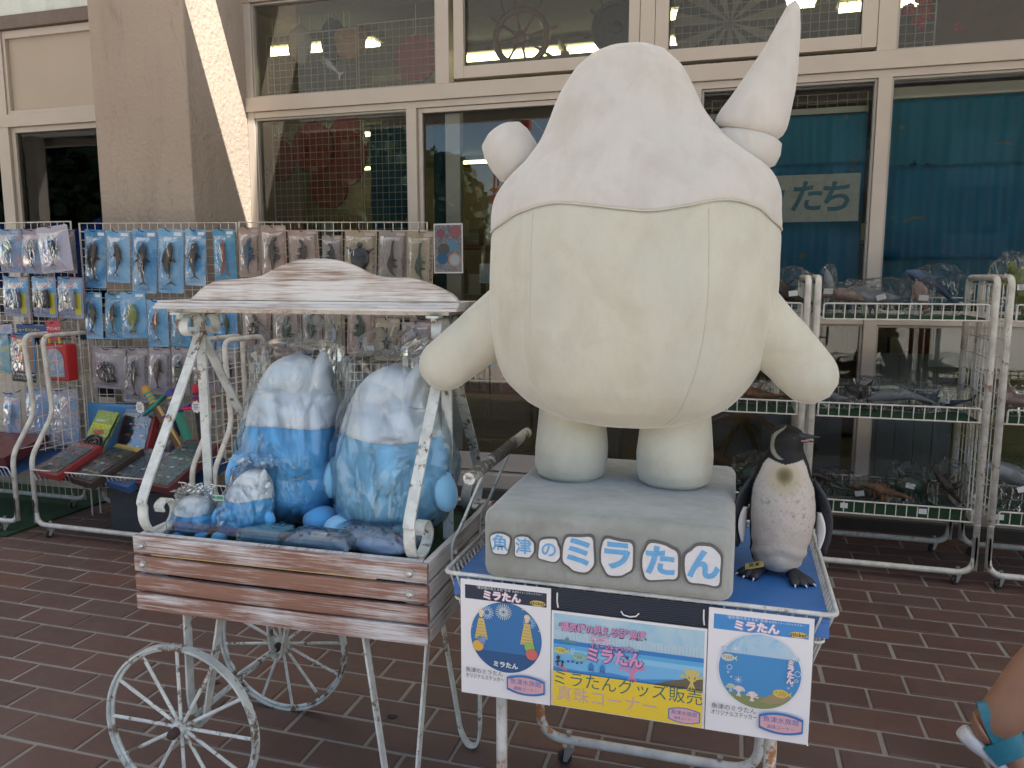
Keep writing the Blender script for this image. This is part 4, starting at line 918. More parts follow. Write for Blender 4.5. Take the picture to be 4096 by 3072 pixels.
# ------------------------------------------------------------------ display table with wire basket rim
tb = thing('display_table', 'white wire basket table on rusty tube legs with a blue top', 'table', (-.21, 1.96, 0))
TX0, TX1, TY0, TY1, TZ = -.652, .226, 1.663, 2.27, .800
m_rim = chipped('worn white basket wire', (0.62, 0.63, 0.60), (0.16, 0.12, 0.09), 0.42, 40)
bm = BM(); tube(bm, fillet([(TX0, 1.96, TZ), (TX0, TY0, TZ), (TX1, TY0, TZ), (TX1, TY1, TZ), (TX0, TY1, TZ), (TX0, 1.97, TZ)], .022, 4), .0055, 8); obj('basket_rim', bm, m_rim, tb, smooth=True)
def tap(z): return .075*(TZ-z)/.22     # the basket narrows downwards
for z in (.735, .665, .585):
    e = tap(z); bm = BM(); tube(bm, fillet([(TX0+e, 1.96, z), (TX0+e, TY0+e*.15, z), (TX1-e, TY0+e*.15, z), (TX1-e, TY1-e*.3, z), (TX0+e, TY1-e*.3, z), (TX0+e, 1.97, z)], .02, 4), .0035, 6); obj('basket_hoop', bm, m_rim, tb, smooth=True)
bm = BM(); e = tap(.585)
for i in range(23):
    y = TY0+.03+(TY1-TY0-.06)*i/22
    for s, X in ((1, TX0), (-1, TX1)): seg(bm, (X, y, TZ), (X+s*e, y, .585), .0028, 5)
for i in range(30):
    x = TX0+.03+(TX1-TX0-.06)*i/29
    xe = TX0+e+.03+(TX1-TX0-2*e-.06)*i/29
    for Y, k in ((TY0, .15), (TY1, -.3)): seg(bm, (x, Y, TZ), (xe, Y+e*k, .585), .0028, 5)
    seg(bm, (xe, TY0+e*.15, .585), (xe, TY1-e*.3, .585), .0025, 4)
obj('basket_wire', bm, m_rim, tb, kind='stuff')
bm = BM(); box(bm, TX0+.022, TX1-.014, TY0+.004, TY1-.006, .779, .788, .003); obj('blue_top', bm, m_blueb, tb)
bm = BM(); box(bm, TX0+.022, TX1-.014, TY0+.006, TY0+.0075, .745, .778); obj('blue_skirt', bm, m_blueb, tb)
for x in (-.54, .112):
    bm = BM(); tube(bm, [(x, 1.765, .02), (x, 1.765, .58)], .0145, 12); obj('leg', bm, m_tubeR, tb, smooth=True)
    bm = BM(); tube(bm, [(x, 1.765, .30), (x, 1.765, .302)], .0152, 12); obj('leg_joint', bm, m_tube, tb)
    bm = BM(); tube(bm, fillet([(x, 1.765, .42), (x, 1.95, .50), (x, 2.19, .56)], .05), .008, 8); obj('brace', bm, m_tubeR, tb, smooth=True)
bm = BM(); tube(bm, fillet([(-.54, 2.19, .58), (-.545, 2.19, .078), (.11, 2.19, .078), (.105, 2.19, .58)], .085, 8), .0145, 12); obj('rear_frame', bm, m_tubeR, tb, smooth=True)
bm = BM(); tube(bm, [(-.54, 1.765, .075), (.112, 1.765, .075)], .0135, 12); obj('front_rail', bm, m_tubeR, tb, smooth=True)
def caster(name, parent, x, y, ztop, sw=0.0, r=.022):
    c = obj(name, (lambda b: (lathe(b, [(.0, -.0105), (r*.9, -.0105), (r, -.007), (r, .007), (r*.9, .0105), (0, .0105)], 18, Matrix.Translation((x+.012*math.cos(sw), y+.012*math.sin(sw), r)) @ Matrix.Rotation(sw, 4, 'Z') @ Matrix.Rotation(R(90), 4, 'X')), b)[1])(BM()), m_black, parent, auto=40)
    bm = BM(); Mx = Matrix.Translation((x, y, 0)) @ Matrix.Rotation(sw, 4, 'Z')
    for s in (-1, 1):
        vs_ = [Mx @ Vector((a, s*.0135, b)) for a, b in ((-.014, r*2+.008), (.016, r*2+.008), (.02, r*.8), (.008, r*.6))]; o_ = [v_+(Mx.to_3x3() @ Vector((0, s*.002, 0))) for v_ in vs_]
        A = [bm.verts.new(q) for q in vs_]; B = [bm.verts.new(q) for q in o_]; bm.faces.new(A); bm.faces.new(B[::-1])
        for i in range(4): bm.faces.new((A[i], A[(i+1) % 4], B[(i+1) % 4], B[i]))
    box(bm, -.016, .018, -.0155, .0155, r*2+.008, r*2+.011, 0, Mx); obj('fork', bm, m_zinc, c)
    bm = BM(); lathe(bm, [(.006, r*2+.01), (.006, ztop+.02), (.009, ztop+.021), (.009, ztop+.028), (0, ztop+.029)], 8, Matrix.Translation((x, y, 0))); obj('stem', bm, m_zinc, c); return c
for x in (-.452, .002): caster('caster', tb, x, 2.19, .078, R(200))
for x in (-.49, .06): caster('caster', tb, x, 1.765, .078, R(30))
# dark corrugated backing board with cable tie
bd = thing('backing_board', 'dark navy corrugated plastic board behind the yellow poster', 'board', (-.21, 1.657, .50)); bm = BM(); NB = 60
for i in range(NB):
    z = .515+(.795-.515)*i/NB; z1 = .515+(.795-.515)*(i+1)/NB; zm = (z+z1)/2
    for a, b, c_, d_ in ((z, zm, 1.6545, 1.6537), (zm, z1, 1.6537, 1.6545)): bm.faces.new([bm.verts.new(q) for q in ((-.40, c_, a), (-.02, c_, a), (-.02, d_, b), (-.40, d_, b))])
box(bm, -.40, -.02, 1.6548, 1.658, .515, .795); obj('sheet', bm, plain('dark navy plastic', (0.018, 0.022, 0.033), 0.4), bd)
bm = BM(); tube(bm, [(-.225, 1.653, .7585), (-.219, 1.648, .753), (-.205, 1.6475, .7505), (-.191, 1.648, .753), (-.185, 1.653, .7585)], .0017, 6); obj('cable_tie', bm, m_paper, bd)
for x in (-.372, -.045):
    bm = BM(); tube(bm, [(x, 1.653, .785), (x, 1.6515, .765), (x+.002, 1.653, .75)], .0018, 6); obj('cable_tie', bm, m_paper, bd)
# ------------------------------------------------------------------ plinth in grey plush with stitched name
m_pl = plush('grey green plush', (0.27, 0.285, 0.255), (0.35, 0.37, 0.345), 5, 260)
QX0, QX1, QY0, QY1, QZ0, QZ1 = -.548, .014, 1.640, 2.235, .806, .974
pl = thing('plinth', 'grey plush covered plinth with stitched blue and white characters', 'plinth', (-.267, 1.94, QZ0))
bm = BM(); box(bm, QX0, QX1, QY0, QY1, QZ0, QZ1); bmesh.ops.bevel(bm, geom=bm.edges[:], offset=.026, segments=6, affect='EDGES', profile=.5); bmesh.ops.subdivide_edges(bm, edges=[e for e in bm.edges if e.calc_length() > .05], cuts=14, use_grid_fill=True)
for v in bm.verts:
    n_ = mnoise.noise(v.co*14); v.co.y += .0016*n_; v.co.z += (.0022*mnoise.noise(v.co*8) if v.co.z > QZ0+.02 else 0)
cush = obj('cushion', bm, m_pl, pl, smooth=True)
m_thr = plain('white embroidery', (0.68, 0.69, 0.70), 0.7, 0, 0.05, 60, 0.5, 500); m_thb = plain('sky blue embroidery', (0.13, 0.38, 0.66), 0.55, 0, 0.1, 80, 0.4, 500); m_thg = plain('grey felt edge', (0.11, 0.105, 0.10), 0.9)
CH = [('魚', 340, 646, .037, .044, .048), ('津', 446, 662, .037, .044, .048), ('の', 560, 676, .037, .048, .052), ('ミ', 695, 690, .066, .070, .080), ('ラ', 866, 706, .066, .070, .080), ('た', 1060, 732, .066, .076, .080), ('ん', 1255, 748, .066, .074, .084)]
for i, (ch, px, py, sz, bw, bh) in enumerate(CH):
    q = PY(1700+px/1.127, 1600+py/1.127, QY0-.003); rr_ = random.Random(i)
    def blob(k, y0, y1, m, nm):
        n = 40; pts = []
        for j in range(n):
            a = 2*math.pi*j/n; ca, sa = math.cos(a), math.sin(a); r_ = 1+.055*math.sin(3*a+i*1.7)+.045*math.sin(5*a+i)
            pts.append((q.x+math.copysign(abs(ca)**.62, ca)*bw*.5*k*r_, q.z+math.copysign(abs(sa)**.62, sa)*bh*.5*k*r_))
        bm = BM(); prism(bm, pts, y0, y1); return obj(nm, bm, m, pl)
    blob(1.13, QY0-.0052, QY0+.006, m_thg, 'felt_border'); blob(1.0, QY0-.0066, QY0-.0051, m_thr, 'embroidered_patch')
    text(ch, sz*1.06, m_thb, pl, (q.x, QY0-.0074, q.z), bold=.0028 if sz > .05 else .0007)
# ------------------------------------------------------------------ big stuffed figure: a plain rounded plush body on the plinth
m_cream_p = plush('pale cream green plush', (0.57, 0.55, 0.445), (0.505, 0.515, 0.445), 2.8, stain=(0.43, 0.405, 0.315)); m_white_p = plush('off white plush', (0.585, 0.555, 0.515), (0.53, 0.52, 0.495), 3.4, stain=(0.46, 0.42, 0.365))
m_seam = plush('seam plush cream', (0.53, .52, .425))
fg = thing('stuffed_figure', 'giant cream and white stuffed figure standing on the grey plinth', 'stuffed figure', (-.267, 1.98, QZ1))
YM = 1.985
BT = [  # z, x left, x right, half depth
 (1.122, -.30, -.22, .03), (1.132, -.39, -.14, .10), (1.150, -.455, -.075, .155), (1.185, -.525, -.012, .205), (1.235, -.577, .032, .240), (1.30, -.606, .066, .262), (1.37, -.617, .086, .272), (1.46, -.618, .093, .276), (1.56, -.616, .092, .274), (1.655, -.610, .087, .264), (1.70, -.600, .084, .255), (1.745, -.570, .064, .236), (1.785, -.530, .022, .214), (1.835, -.492, -.040, .186), (1.89, -.468, -.085, .165), (1.95, -.442, -.118, .145), (2.005, -.405, -.150, .118), (2.04, -.365, -.190, .085), (2.058, -.325, -.230, .045), (2.062, -.29, -.262, .012)]
def bodypt(z, a, puff=0.0):
    xl, xr, ry = smooth_tab(BT, z); cx, rx = (xl+xr)/2, (xr-xl)/2
    e = 2/2.5; ca, sa = math.cos(a), math.sin(a)
    x = cx+math.copysign(abs(ca)**e, ca)*(rx+puff); y = YM+math.copysign(abs(sa)**e, sa)*(ry+puff)
    d = 0.0
    for sx in (-.185, .185):        # stitched panel seams down the front
        g = (x-(cx+sx*1.15*rx/.35)); 
        if sa < 0 and z < 1.66: d += .003*math.exp(-(g/.006)**2)
    n_ = mnoise.noise(Vector((x*5, y*5, z*5)))*.006+mnoise.noise(Vector((x*14, y*14, z*14)))*.0018
    return Vector((x+ca*n_, y+sa*n_+(d if sa < 0 else 0), z))
def zwave(a):
    xl, xr, ry = smooth_tab(BT, 1.65); cx, rx = (xl+xr)/2, (xr-xl)/2; x = cx+rx*math.cos(a)
    tab = [(-.62, 1.612), (-.56, 1.622), (-.47, 1.652), (-.38, 1.668), (-.30, 1.660), (-.22, 1.645), (-.14, 1.655), (-.06, 1.668), (.02, 1.655), (.09, 1.612)]
    w = smooth_tab(tab, x)[0]; return w if math.sin(a) < 0 else 1.612+(w-1.612)*.3
N = 260
def figpart(nm, lo, hi, m, puff, K):
    bm = BM(); rows = []
    for k in range(K+1):
        row_ = []
        for i in range(N):
            a = 2*math.pi*i/N; t_ = k/K; l_, h_ = lo(a), hi(a); row_.append(bm.verts.new(bodypt(l_+(h_-l_)*t_, a, puff(t_))))
        rows.append(row_)
    for r0, r1 in zip(rows, rows[1:]):
        for i in range(N): bm.faces.new((r0[i], r0[(i+1) % N], r1[(i+1) % N], r1[i]))
    bm.faces.new(rows[0][::-1]); bm.faces.new(rows[-1]); return obj(nm, bm, m, fg, smooth=True)
bdy_ = figpart('body', lambda a: 1.122, zwave, m_cream_p, lambda t_: -.002*max(0, (t_-.97)/.03), 60)
cap_ = figpart('cap', lambda a: zwave(a)-.001, lambda a: 2.062, m_white_p, lambda t_: .004*min(1, t_/.02)-.001, 60)
bm = BM(); tube(bm, [bodypt(zwave(2*math.pi*i/N), 2*math.pi*i/N, .0015) for i in range(N)], .0022, 6, closed=True, up=(0, 0, 1)); obj('cap_seam', bm, m_cream_p, cap_, smooth=True)
def capsule(nm, a, b, ra, rb, ry, m, flat_end=False, K=26):
    a, b = Vector(a), Vector(b); d = (b-a); L = d.length; d.normalize(); u = Vector((0, 1, 0)); v = d.cross(u).normalized(); secs = []
    for k in range(K+1):
        t_ = k/K; s = ra+(rb-ra)*t_; tail = (1-t_)*L
        if tail < rb*1.0: s *= math.sqrt(max(0.0, 1-((rb-tail)/rb)**2))
        s = max(s, .002); s *= 1+.03*mnoise.noise(Vector((t_*5, a.x*9, 0))); secs.append((a+d*(L*t_), v*s, u*(s*ry)))
    bm = BM(); loft(bm, secs, 40)
    for w_ in bm.verts: w_.co += Vector((1, .5, 1))*(mnoise.noise(w_.co*12)*.0025)
    o_ = obj(nm, bm, m, fg, smooth=True); return o_
capsule('arm', (-.545, YM-.055, 1.425), (-.786, YM-.10, 1.232), .082, .066, .9, m_cream_p); capsule('arm', (.015, YM-.05, 1.43), (.215, YM-.06, 1.225), .082, .062, .9, m_cream_p)
for cx in (-.412, -.140):
    bm = BM(); prof = [(.072, QZ1+.0005), (.088, QZ1+.010), (.096, QZ1+.035), (.097, QZ1+.08), (.092, QZ1+.13), (.086, QZ1+.19), (.08, QZ1+.25)]
    loft(bm, [(Vector((cx, 1.985, z)), Vector((r_, 0, 0)), Vector((0, r_*.96, 0))) for r_, z in [(p_[1], p_[0]) for p_ in [(z_, r__) for r__, z_ in prof]]], 40)
    for w_ in bm.verts: w_.co.x += .003*mnoise.noise(w_.co*11); w_.co.y += .003*mnoise.noise(w_.co*13)
    bmesh.ops.subdivide_edges(bm, edges=[e for e in bm.edges if abs(e.verts[0].co.z-e.verts[1].co.z) > .02], cuts=3, use_grid_fill=True); obj('leg', bm, m_cream_p, fg, smooth=True)
# soft ball and soft cone on the shoulders
bm = BM(); lathe(bm, [(0, -.066), (.045, -.064), (.062, -.050), (.067, -.015), (.066, .022), (.058, .046), (.036, .060), (0, .066)], 32, Matrix.Translation((-.572, YM-.03, 1.822)) @ Matrix.Rotation(R(-32), 4, 'Y')); obj('soft_ball', bm, m_white_p, fg, smooth=True)
bm = BM(); lathe(bm, [(0, -.038), (.06, -.036), (.077, -.024), (.082, 0), (.078, .024), (.06, .036), (0, .038)], 36, Matrix.Translation((.004, YM-.02, 1.805)) @ Matrix.Rotation(R(14), 4, 'Y')); obj('soft_disc', bm, m_white_p, fg, smooth=True)
bm = BM(); K = 24; secs = []
ct = [(0, .070), (.04, .078), (.12, .077), (.3, .064), (.5, .049), (.7, .034), (.85, .023), (.95, .015), (.99, .010), (1.0, .002)]
for k in range(K+1):
    t_ = k/K; r_ = smooth_tab(ct, t_)[0]; c_ = Vector((.004+.096*t_+.012*math.sin(t_*math.pi), YM-.02, 1.838+.288*t_)); r_ *= 1+.04*mnoise.noise(Vector((t_*7, 3, 1))); secs.append((c_, Vector((r_, 0, -r_*.25)), Vector((0, r_, 0))))
loft(bm, secs, 32); obj('soft_cone', bm, m_white_p, fg, smooth=True)

# stitched seams down the front of the body
for sx in (-.56, .56):
    pts_ = []
    for k in range(60):
        z = 1.145+(1.648-1.145)*k/59; xl, xr, ry = smooth_tab(BT, z); a = -math.pi/2+math.asin(max(-1, min(1, sx)))*(1 if True else 1); ca = sx; a = -math.acos(max(-1, min(1, math.copysign(abs(ca)**1.25, ca)))); q = bodypt(z, a, .0002); pts_.append(q)
    bm = BM(); tube(bm, pts_, .0010, 6); obj('body_seam', bm, m_seam, bdy_, smooth=True)
# ------------------------------------------------------------------ penguin model on the blue top
pgm = vcol('penguin paint', rough=0.62, bump=0.35, bs=140, grime=(110, 0.54, .87, .18)); m_pk = plain('penguin black', (0.022, 0.024, 0.03), 0.5, 0, 0.25, 30, 0.5, 160)
pg = thing('penguin_figure', 'black and white penguin model standing on the blue table top', 'penguin figure', (.118, 1.92, .788))
BK, WH, YE = (.020, .023, .030), (.70, .67, .64), (.33, .29, .10)
PT = [  # z, cx, cy, rx, ry
 (.806, .117, 1.925, .050, .050), (.815, .117, 1.925, .058, .056), (.84, .118, 1.923, .064, .062), (.88, .121, 1.920, .070, .068), (.93, .123, 1.918, .0755, .072), (.975, .1225, 1.920, .0755, .071), (1.01, .1215, 1.923, .071, .066), (1.04, .121, 1.926, .0625, .058), (1.062, .122, 1.928, .056, .052), (1.080, .124, 1.930, .046, .044), (1.095, .1255, 1.930, .039, .040), (1.110, .1265, 1.929, .037, .040), (1.125, .127, 1.928, .0365, .040), (1.138, .1265, 1.929, .033, .036), (1.147, .125, 1.931, .022, .026), (1.1515, .124, 1.932, .007, .008)]
bm = BM(); cl = bm.loops.layers.color.new('tint'); NP, KP = 160, 200; rows = []; info = {}
for k in range(KP+1):
    z = .806+(1.1515-.806)*k/KP; cx, cy, rx, ry = smooth_tab(PT, z); row_ = []
    for i in range(NP):
        a = 2*math.pi*i/NP; x, y = cx+rx*math.cos(a), cy+ry*math.sin(a)
        if z < .86: x += .006*math.copysign(1, x-cx)*0; y += -.004*math.cos((x-cx)*60)*(.86-z)/.05 if math.sin(a) < 0 else 0
        d = .0012*mnoise.noise(Vector((x*40, y*40, z*40)))
        # soft belly folds low down
        if math.sin(a) < 0 and z < .90: d += .0022*math.sin((z-.82)*150+abs(x-cx)*70)*max(0, 1-abs(z-.845)/.05)
        v = bm.verts.new((x+d*math.cos(a), y+d*math.sin(a), z)); row_.append(v); info[v] = (a, z, x-cx)
    rows.append(row_)
for r0, r1 in zip(rows, rows[1:]):
    for i in range(NP): bm.faces.new((r0[i], r0[(i+1) % NP], r1[(i+1) % NP], r1[i]))
bm.faces.new(rows[0][::-1]); bm.faces.new(rows[-1])
def pcol(v):
    a, z, dx = info[v]; s = -math.sin(a)   # s=1: belly
    if z > 1.066+ .012*abs(math.cos(a)):
        # head: black, with a pale crescent behind the cheek on the left side
        ang = math.degrees(math.atan2(math.sin(a), math.cos(a)))
        e = ((z-1.114)/.036)
        edge = -160+52*e*e
        if abs(e) < 1.05 and abs(ang-edge) < 17-8*abs(e): return (.52, .52, .46)
        return BK
    lim = .30+.25*max(0, (z-1.0)/.07)
    if s > lim:
        t_ = max(0, 1-(dx**2/.022**2+((z-1.042)/.022)**2)) if s > .3 else 0
        w_ = max(0, 1-(dx**2/.045**2+((z-1.035)/.045)**2))
        c_ = tuple(p_+(q_-p_)*min(1, w_*.45) for p_, q_ in zip(WH, (.55, .50, .28))); return tuple(p_+(q_-p_)*min(1, t_*.75) for p_, q_ in zip(c_, (.26, .23, .12)))
    return BK
for f in bm.faces:
    for l in f.loops: l[cl] = (*pcol(l.vert), 1)
obj('body', bm, pgm, pg, smooth=True)
# beak: upper and lower bill with a pink streak, slightly open, pointing to the right
hb = Vector((.150, 1.912, 1.122)); dirb = Vector((1.0, -.18, .10)).normalized()
def bill(nm, off, dr, L, h, m):
    bm = BM(); up_ = Vector((0, 0, 1)); sd = dr.cross(up_).normalized(); prof = [(0, 1.0), (.2, .85), (.5, .55), (.8, .3), (.95, .18), (1, .04)]
    loft(bm, [(hb+off+dr*(L*t_)+up_*(-.003*t_*t_), up_*(h*s_), sd*(h*.9*s_)) for t_, s_ in prof], 12); return obj(nm, bm, m, pg, smooth=True)
bill('upper_bill', Vector((-.012, 0, .007)), dirb, .060, .0115, m_pk); bill('lower_bill', Vector((-.012, 0, -.003)), (dirb+Vector((0, 0, -.02))).normalized(), .050, .0075, m_pk)
bm = BM(); sd = Vector((.17, -.98, 0)); tube(bm, [hb+Vector((-.008, -.0065, -.0035)), hb+dirb*.012+Vector((0, -.0068, -.0025)), hb+dirb*.024+Vector((0, -.0045, -.0018))], .0017, 6); obj('bill_stripe', bm, plain('pink bill stripe', (.5, .22, .2), .5), pg)
bm = BM(); ball(bm, hb+dirb*.0405+Vector((-.003, 0, .0055)), (.0035, .0018, .0018), 8, 6); obj('bill_tip', bm, m_paper, pg, smooth=True)
for s_ in (-1,):
    bm = BM(); ball(bm, (.138, 1.8905, 1.128), (.0032, .0022, .0032), 10, 8); obj('eye', bm, plain('dark brown eye', (.03, .02, .015), .15), pg, smooth=True)
# flippers
def flip(sx):
    root = Vector((.121+sx*.066, 1.925, 1.022)); tip = Vector((.121+sx*.102, 1.912, .846)); bm = BM(); K = 18; secs = []
    for k in range(K+1):
        t_ = k/K; c_ = root.lerp(tip, t_)+Vector((sx*.013*math.sin(math.pi*min(1, t_*1.1)), 0, 0)); w_ = smooth_tab([(0, .016), (.2, .026), (.5, .027), (.8, .019), (.95, .010), (1, .003)], t_)[0]
        secs.append((c_, Vector((sx*.62, -.78, .1)).normalized()*w_, Vector((sx*.78, .62, 0)).normalized()*.0065))
    loft(bm, secs, 16); o = obj('flipper', bm, m_pk, pg, smooth=True)
    bm = BM(); secs = []
    for k in range(K+1):
        t_ = .42+.5*k/K; c_ = root.lerp(tip, t_)+Vector((sx*.013*math.sin(math.pi*min(1, t_*1.1))-sx*.010, -.008, 0)); w_ = .014*math.sin(math.pi*min(1, .12+.88*k/K))+.0015
        secs.append((c_, Vector((sx*.62, -.78, .1)).normalized()*w_, Vector((sx*.78, .62, 0)).normalized()*.004))
    loft(bm, secs, 12); obj('flipper_lining', bm, plain('penguin white', WH, .6), o, smooth=True)
flip(-1); flip(1)
# feet with three webbed toes and pale claws
def foot(cx, cy, ang):
    bm = BM(); Mx = Matrix.Translation((cx, cy, .7885)) @ Matrix.Rotation(ang, 4, 'Z')
    for a_ in (-26, 0, 26):
        d_ = Vector((math.sin(R(a_)), -math.cos(R(a_)), 0)); prof = [(-.014, .013, .012), (.0, .016, .015), (.02, .0145, .012), (.04, .0125, .010), (.052, .008, .006)]
        loft(bm, [(Mx @ (d_*t_+Vector((0, 0, h_*.95))), (Mx.to_3x3() @ d_.cross(Vector((0, 0, 1))))*w_, Vector((0, 0, h_*.9))) for t_, w_, h_ in prof], 10)
    A = [bm.verts.new(Mx @ Vector(q)) for q in ((-.022, -.042, .004), (0, -.030, .007), (.022, -.042, .004), (.01, .008, .012), (-.01, .008, .012))]; bm.faces.new(A)
    o = obj('foot', bm, m_pk, pg, smooth=True)
    for a_ in (-26, 0, 26):
        d_ = Mx.to_3x3() @ Vector((math.sin(R(a_)), -math.cos(R(a_)), 0)); b_ = Mx @ (Vector((math.sin(R(a_)), -math.cos(R(a_)), 0))*.05+Vector((0, 0, .006)))
        bm = BM(); tube(bm, [b_, b_+d_*.006+Vector((0, 0, -.001)), b_+d_*.009+Vector((0, 0, -.0045))], 1.0, 7, scale=[.0028, .0022, .0006]); obj('claw', bm, m_paper, o, smooth=True)
    return Mx
Fm = foot(.072, 1.893, R(-38)); foot(.155, 1.880, R(24))
bm = BM(); lab_ = Fm @ Matrix.Translation((.004, -.020, .027)) @ Matrix.Rotation(R(30), 4, 'X'); box(bm, -.022, .022, -.010, .010, -.0006, .0006, 0, lab_ @ Matrix.Rotation(R(38), 4, 'Z')); obj('paper_label', bm, flat('yellow label', (.52, .40, .12)), pg)
L3 = (lab_ @ Matrix.Rotation(R(38), 4, 'Z')); text('見本', .0145, flat('dark ink', (.02, .05, .05)), pg, L3 @ Vector((0, -.0006, .0012)), L3.to_3x3() @ Vector((1, 0, 0)), L3.to_3x3() @ Vector((0, 1, 0)), bold=.0002)
# ------------------------------------------------------------------ posters on the table front (characters of the design are left out)
PYP = 1.6485
class Poster:
    def __init__(s, label, x0, x1, z0, z1, bg=None):
        s.x0, s.z0, s.w, s.h = x0, z0, x1-x0, z1-z0; s.k = 0
        s.t = thing('poster', label, 'poster', ((x0+x1)/2, PYP, z0), 'posters on the table front')
        bm = BM(); box(bm, x0, x1, PYP, PYP+.0012, z0, z1); obj('sheet', bm, bg or m_paper, s.t)
        bm = BM(); box(bm, x0-.002, x1+.002, PYP+.0014, PYP+.0018, z0-.002, z1+.002); obj('laminate', bm, m_acr, s.t)
    def Y(s): s.k += 1; return PYP-.00012*s.k
    def xy(s, u, v): return (s.x0+u*s.w, s.z0+v*s.h)
    def poly(s, pts, col, nm='print'):
        y = s.Y(); bm = BM(); vs_ = [bm.verts.new((s.xy(u, v)[0], y, s.xy(u, v)[1])) for u, v in pts]; bm.faces.new(vs_)
        return obj(nm, bm, col if isinstance(col, bpy.types.Material) else flat('ink', col), s.t)
    def rect(s, u0, v0, u1, v1, col, nm='print'): return s.poly([(u0, v0), (u1, v0), (u1, v1), (u0, v1)], col, nm)
    def oval(s, u, v, ru, col, n=40, rv=None, nm='print', clip=None):
        rv = rv if rv is not None else ru*s.w/s.h; return s.poly([(u+ru*math.cos(2*math.pi*i/n), v+rv*math.sin(2*math.pi*i/n)) for i in range(n)], col, nm)
    def ring(s, u, v, ru, th, col, n=32):
        y = s.Y(); bm = BM(); A = []; B = []
        for i in range(n):
            a = 2*math.pi*i/n
            for r_, L in ((ru, A), (ru-th, B)): q = s.xy(u, v); L.append(bm.verts.new((q[0]+r_*s.w*math.cos(a), y, q[1]+r_*s.w*math.sin(a))))
        for i in range(n): bm.faces.new((A[i], A[(i+1) % n], B[(i+1) % n], B[i]))
        return obj('print', bm, flat('ink', col), s.t)
    def lines(s, segs, col, th=.004):
        y = s.Y(); bm = BM()
        for (u0, v0), (u1, v1) in segs:
            y -= 2e-6
            a, b = Vector((*s.xy(u0, v0), 0)), Vector((*s.xy(u1, v1), 0)); d = (b-a)
            if d.length < 1e-7: continue
            n_ = Vector((-d.y, d.x, 0)).normalized()*th*s.w/2; bm.faces.new([bm.verts.new((q.x, y, q.y)) for q in (a+n_, b+n_, b-n_, a-n_)])
        return obj('print', bm, flat('ink', col), s.t, kind='stuff')
    def burst(s, u, v, r, n, col, inner=.35, th=.006):
        ar = s.w/s.h
        s.lines([((u+r*inner*math.cos(a), v+r*inner*math.sin(a)*ar), (u+r*math.cos(a), v+r*math.sin(a)*ar)) for a in [2*math.pi*i/n for i in range(n)]], col, th)
    def text(s, st, u, v, sz, col, bold=0.0, align='CENTER', shear=0, ax=(1, 0, 0), ay=(0, 0, 1), width=1.0, back=None, bo=.0012, space=1.0):
        q = s.xy(u, v)
        if back is not None: text(st, sz, flat('ink', back), s.t, (q[0]+.0008, s.Y(), q[1]-.0008), ax, ay, bold+bo, align, shear, width, space=space)
        text(st, sz, flat('ink', col), s.t, (q[0], s.Y(), q[1]), ax, ay, bold, align, shear, width, space=space)
    def fish(s, u, v, L, col, dark, flip=1):
        ar = s.w/s.h; s.poly([(u+L*.5*math.cos(2*math.pi*i/20), v+L*.3*ar*math.sin(2*math.pi*i/20)) for i in range(20)], col)
        s.poly([(u+flip*L*.42, v), (u+flip*L*.72, v+L*.22*ar), (u+flip*L*.64, v), (u+flip*L*.72, v-L*.22*ar)], col); s.oval(u-flip*L*.28, v+L*.06*ar, L*.05, dark, 10)
        s.lines([((u-L*.1+k*L*.12, v-L*.15*ar), (u-L*.06+k*L*.12, v+L*.15*ar)) for k in range(4)], dark, L*.03)
    def coral(s, u, v, L, col, seed=0, th=.012):
        rr_ = random.Random(seed); sg_ = []; ar = s.w/s.h
        def br(a, b, ang, l, d):
            c = (a+l*math.cos(ang), b+l*math.sin(ang)*ar); sg_.append(((a, b), c))
            if d:
                for k in (-1, 1): br(c[0], c[1], ang+k*rr_.uniform(.3, .7), l*.72, d-1)
        for k in range(3): br(u+(k-1)*L*.15, v, math.pi/2+(k-1)*.4, L*.35, 3)
        s.lines(sg_, col, th)
    def badge(s, u0, v0, u1, v1):
        def shp(e):
            cu = (u0+u1)/2; out = []
            n = 10
            for i in range(n+1): t_ = -1+2*i/n; out.append((cu+t_*((u1-u0)/2-e), v0+e*1.2+(v1-v0)*.18*t_*t_))
            for i in range(n+1): t_ = 1-2*i/n; out.append((cu+t_*((u1-u0)/2-e), v1-e*1.2-(v1-v0)*.18*t_*t_))
            return out
        s.poly(shp(0), (.035, .16, .42)); s.poly(shp((u1-u0)*.035), (.62, .36, .40))
        cu = (u0+u1)/2; vm = (v0+v1)/2; hh = (v1-v0)*s.h
        s.text('魚津水族館', cu, vm+(v1-v0)*.13, (u1-u0)*s.w*.165, (.03, .13, .38)); s.text('真珠コーナー', cu, vm-(v1-v0)*.2, (u1-u0)*s.w*.105, (.03, .13, .38))
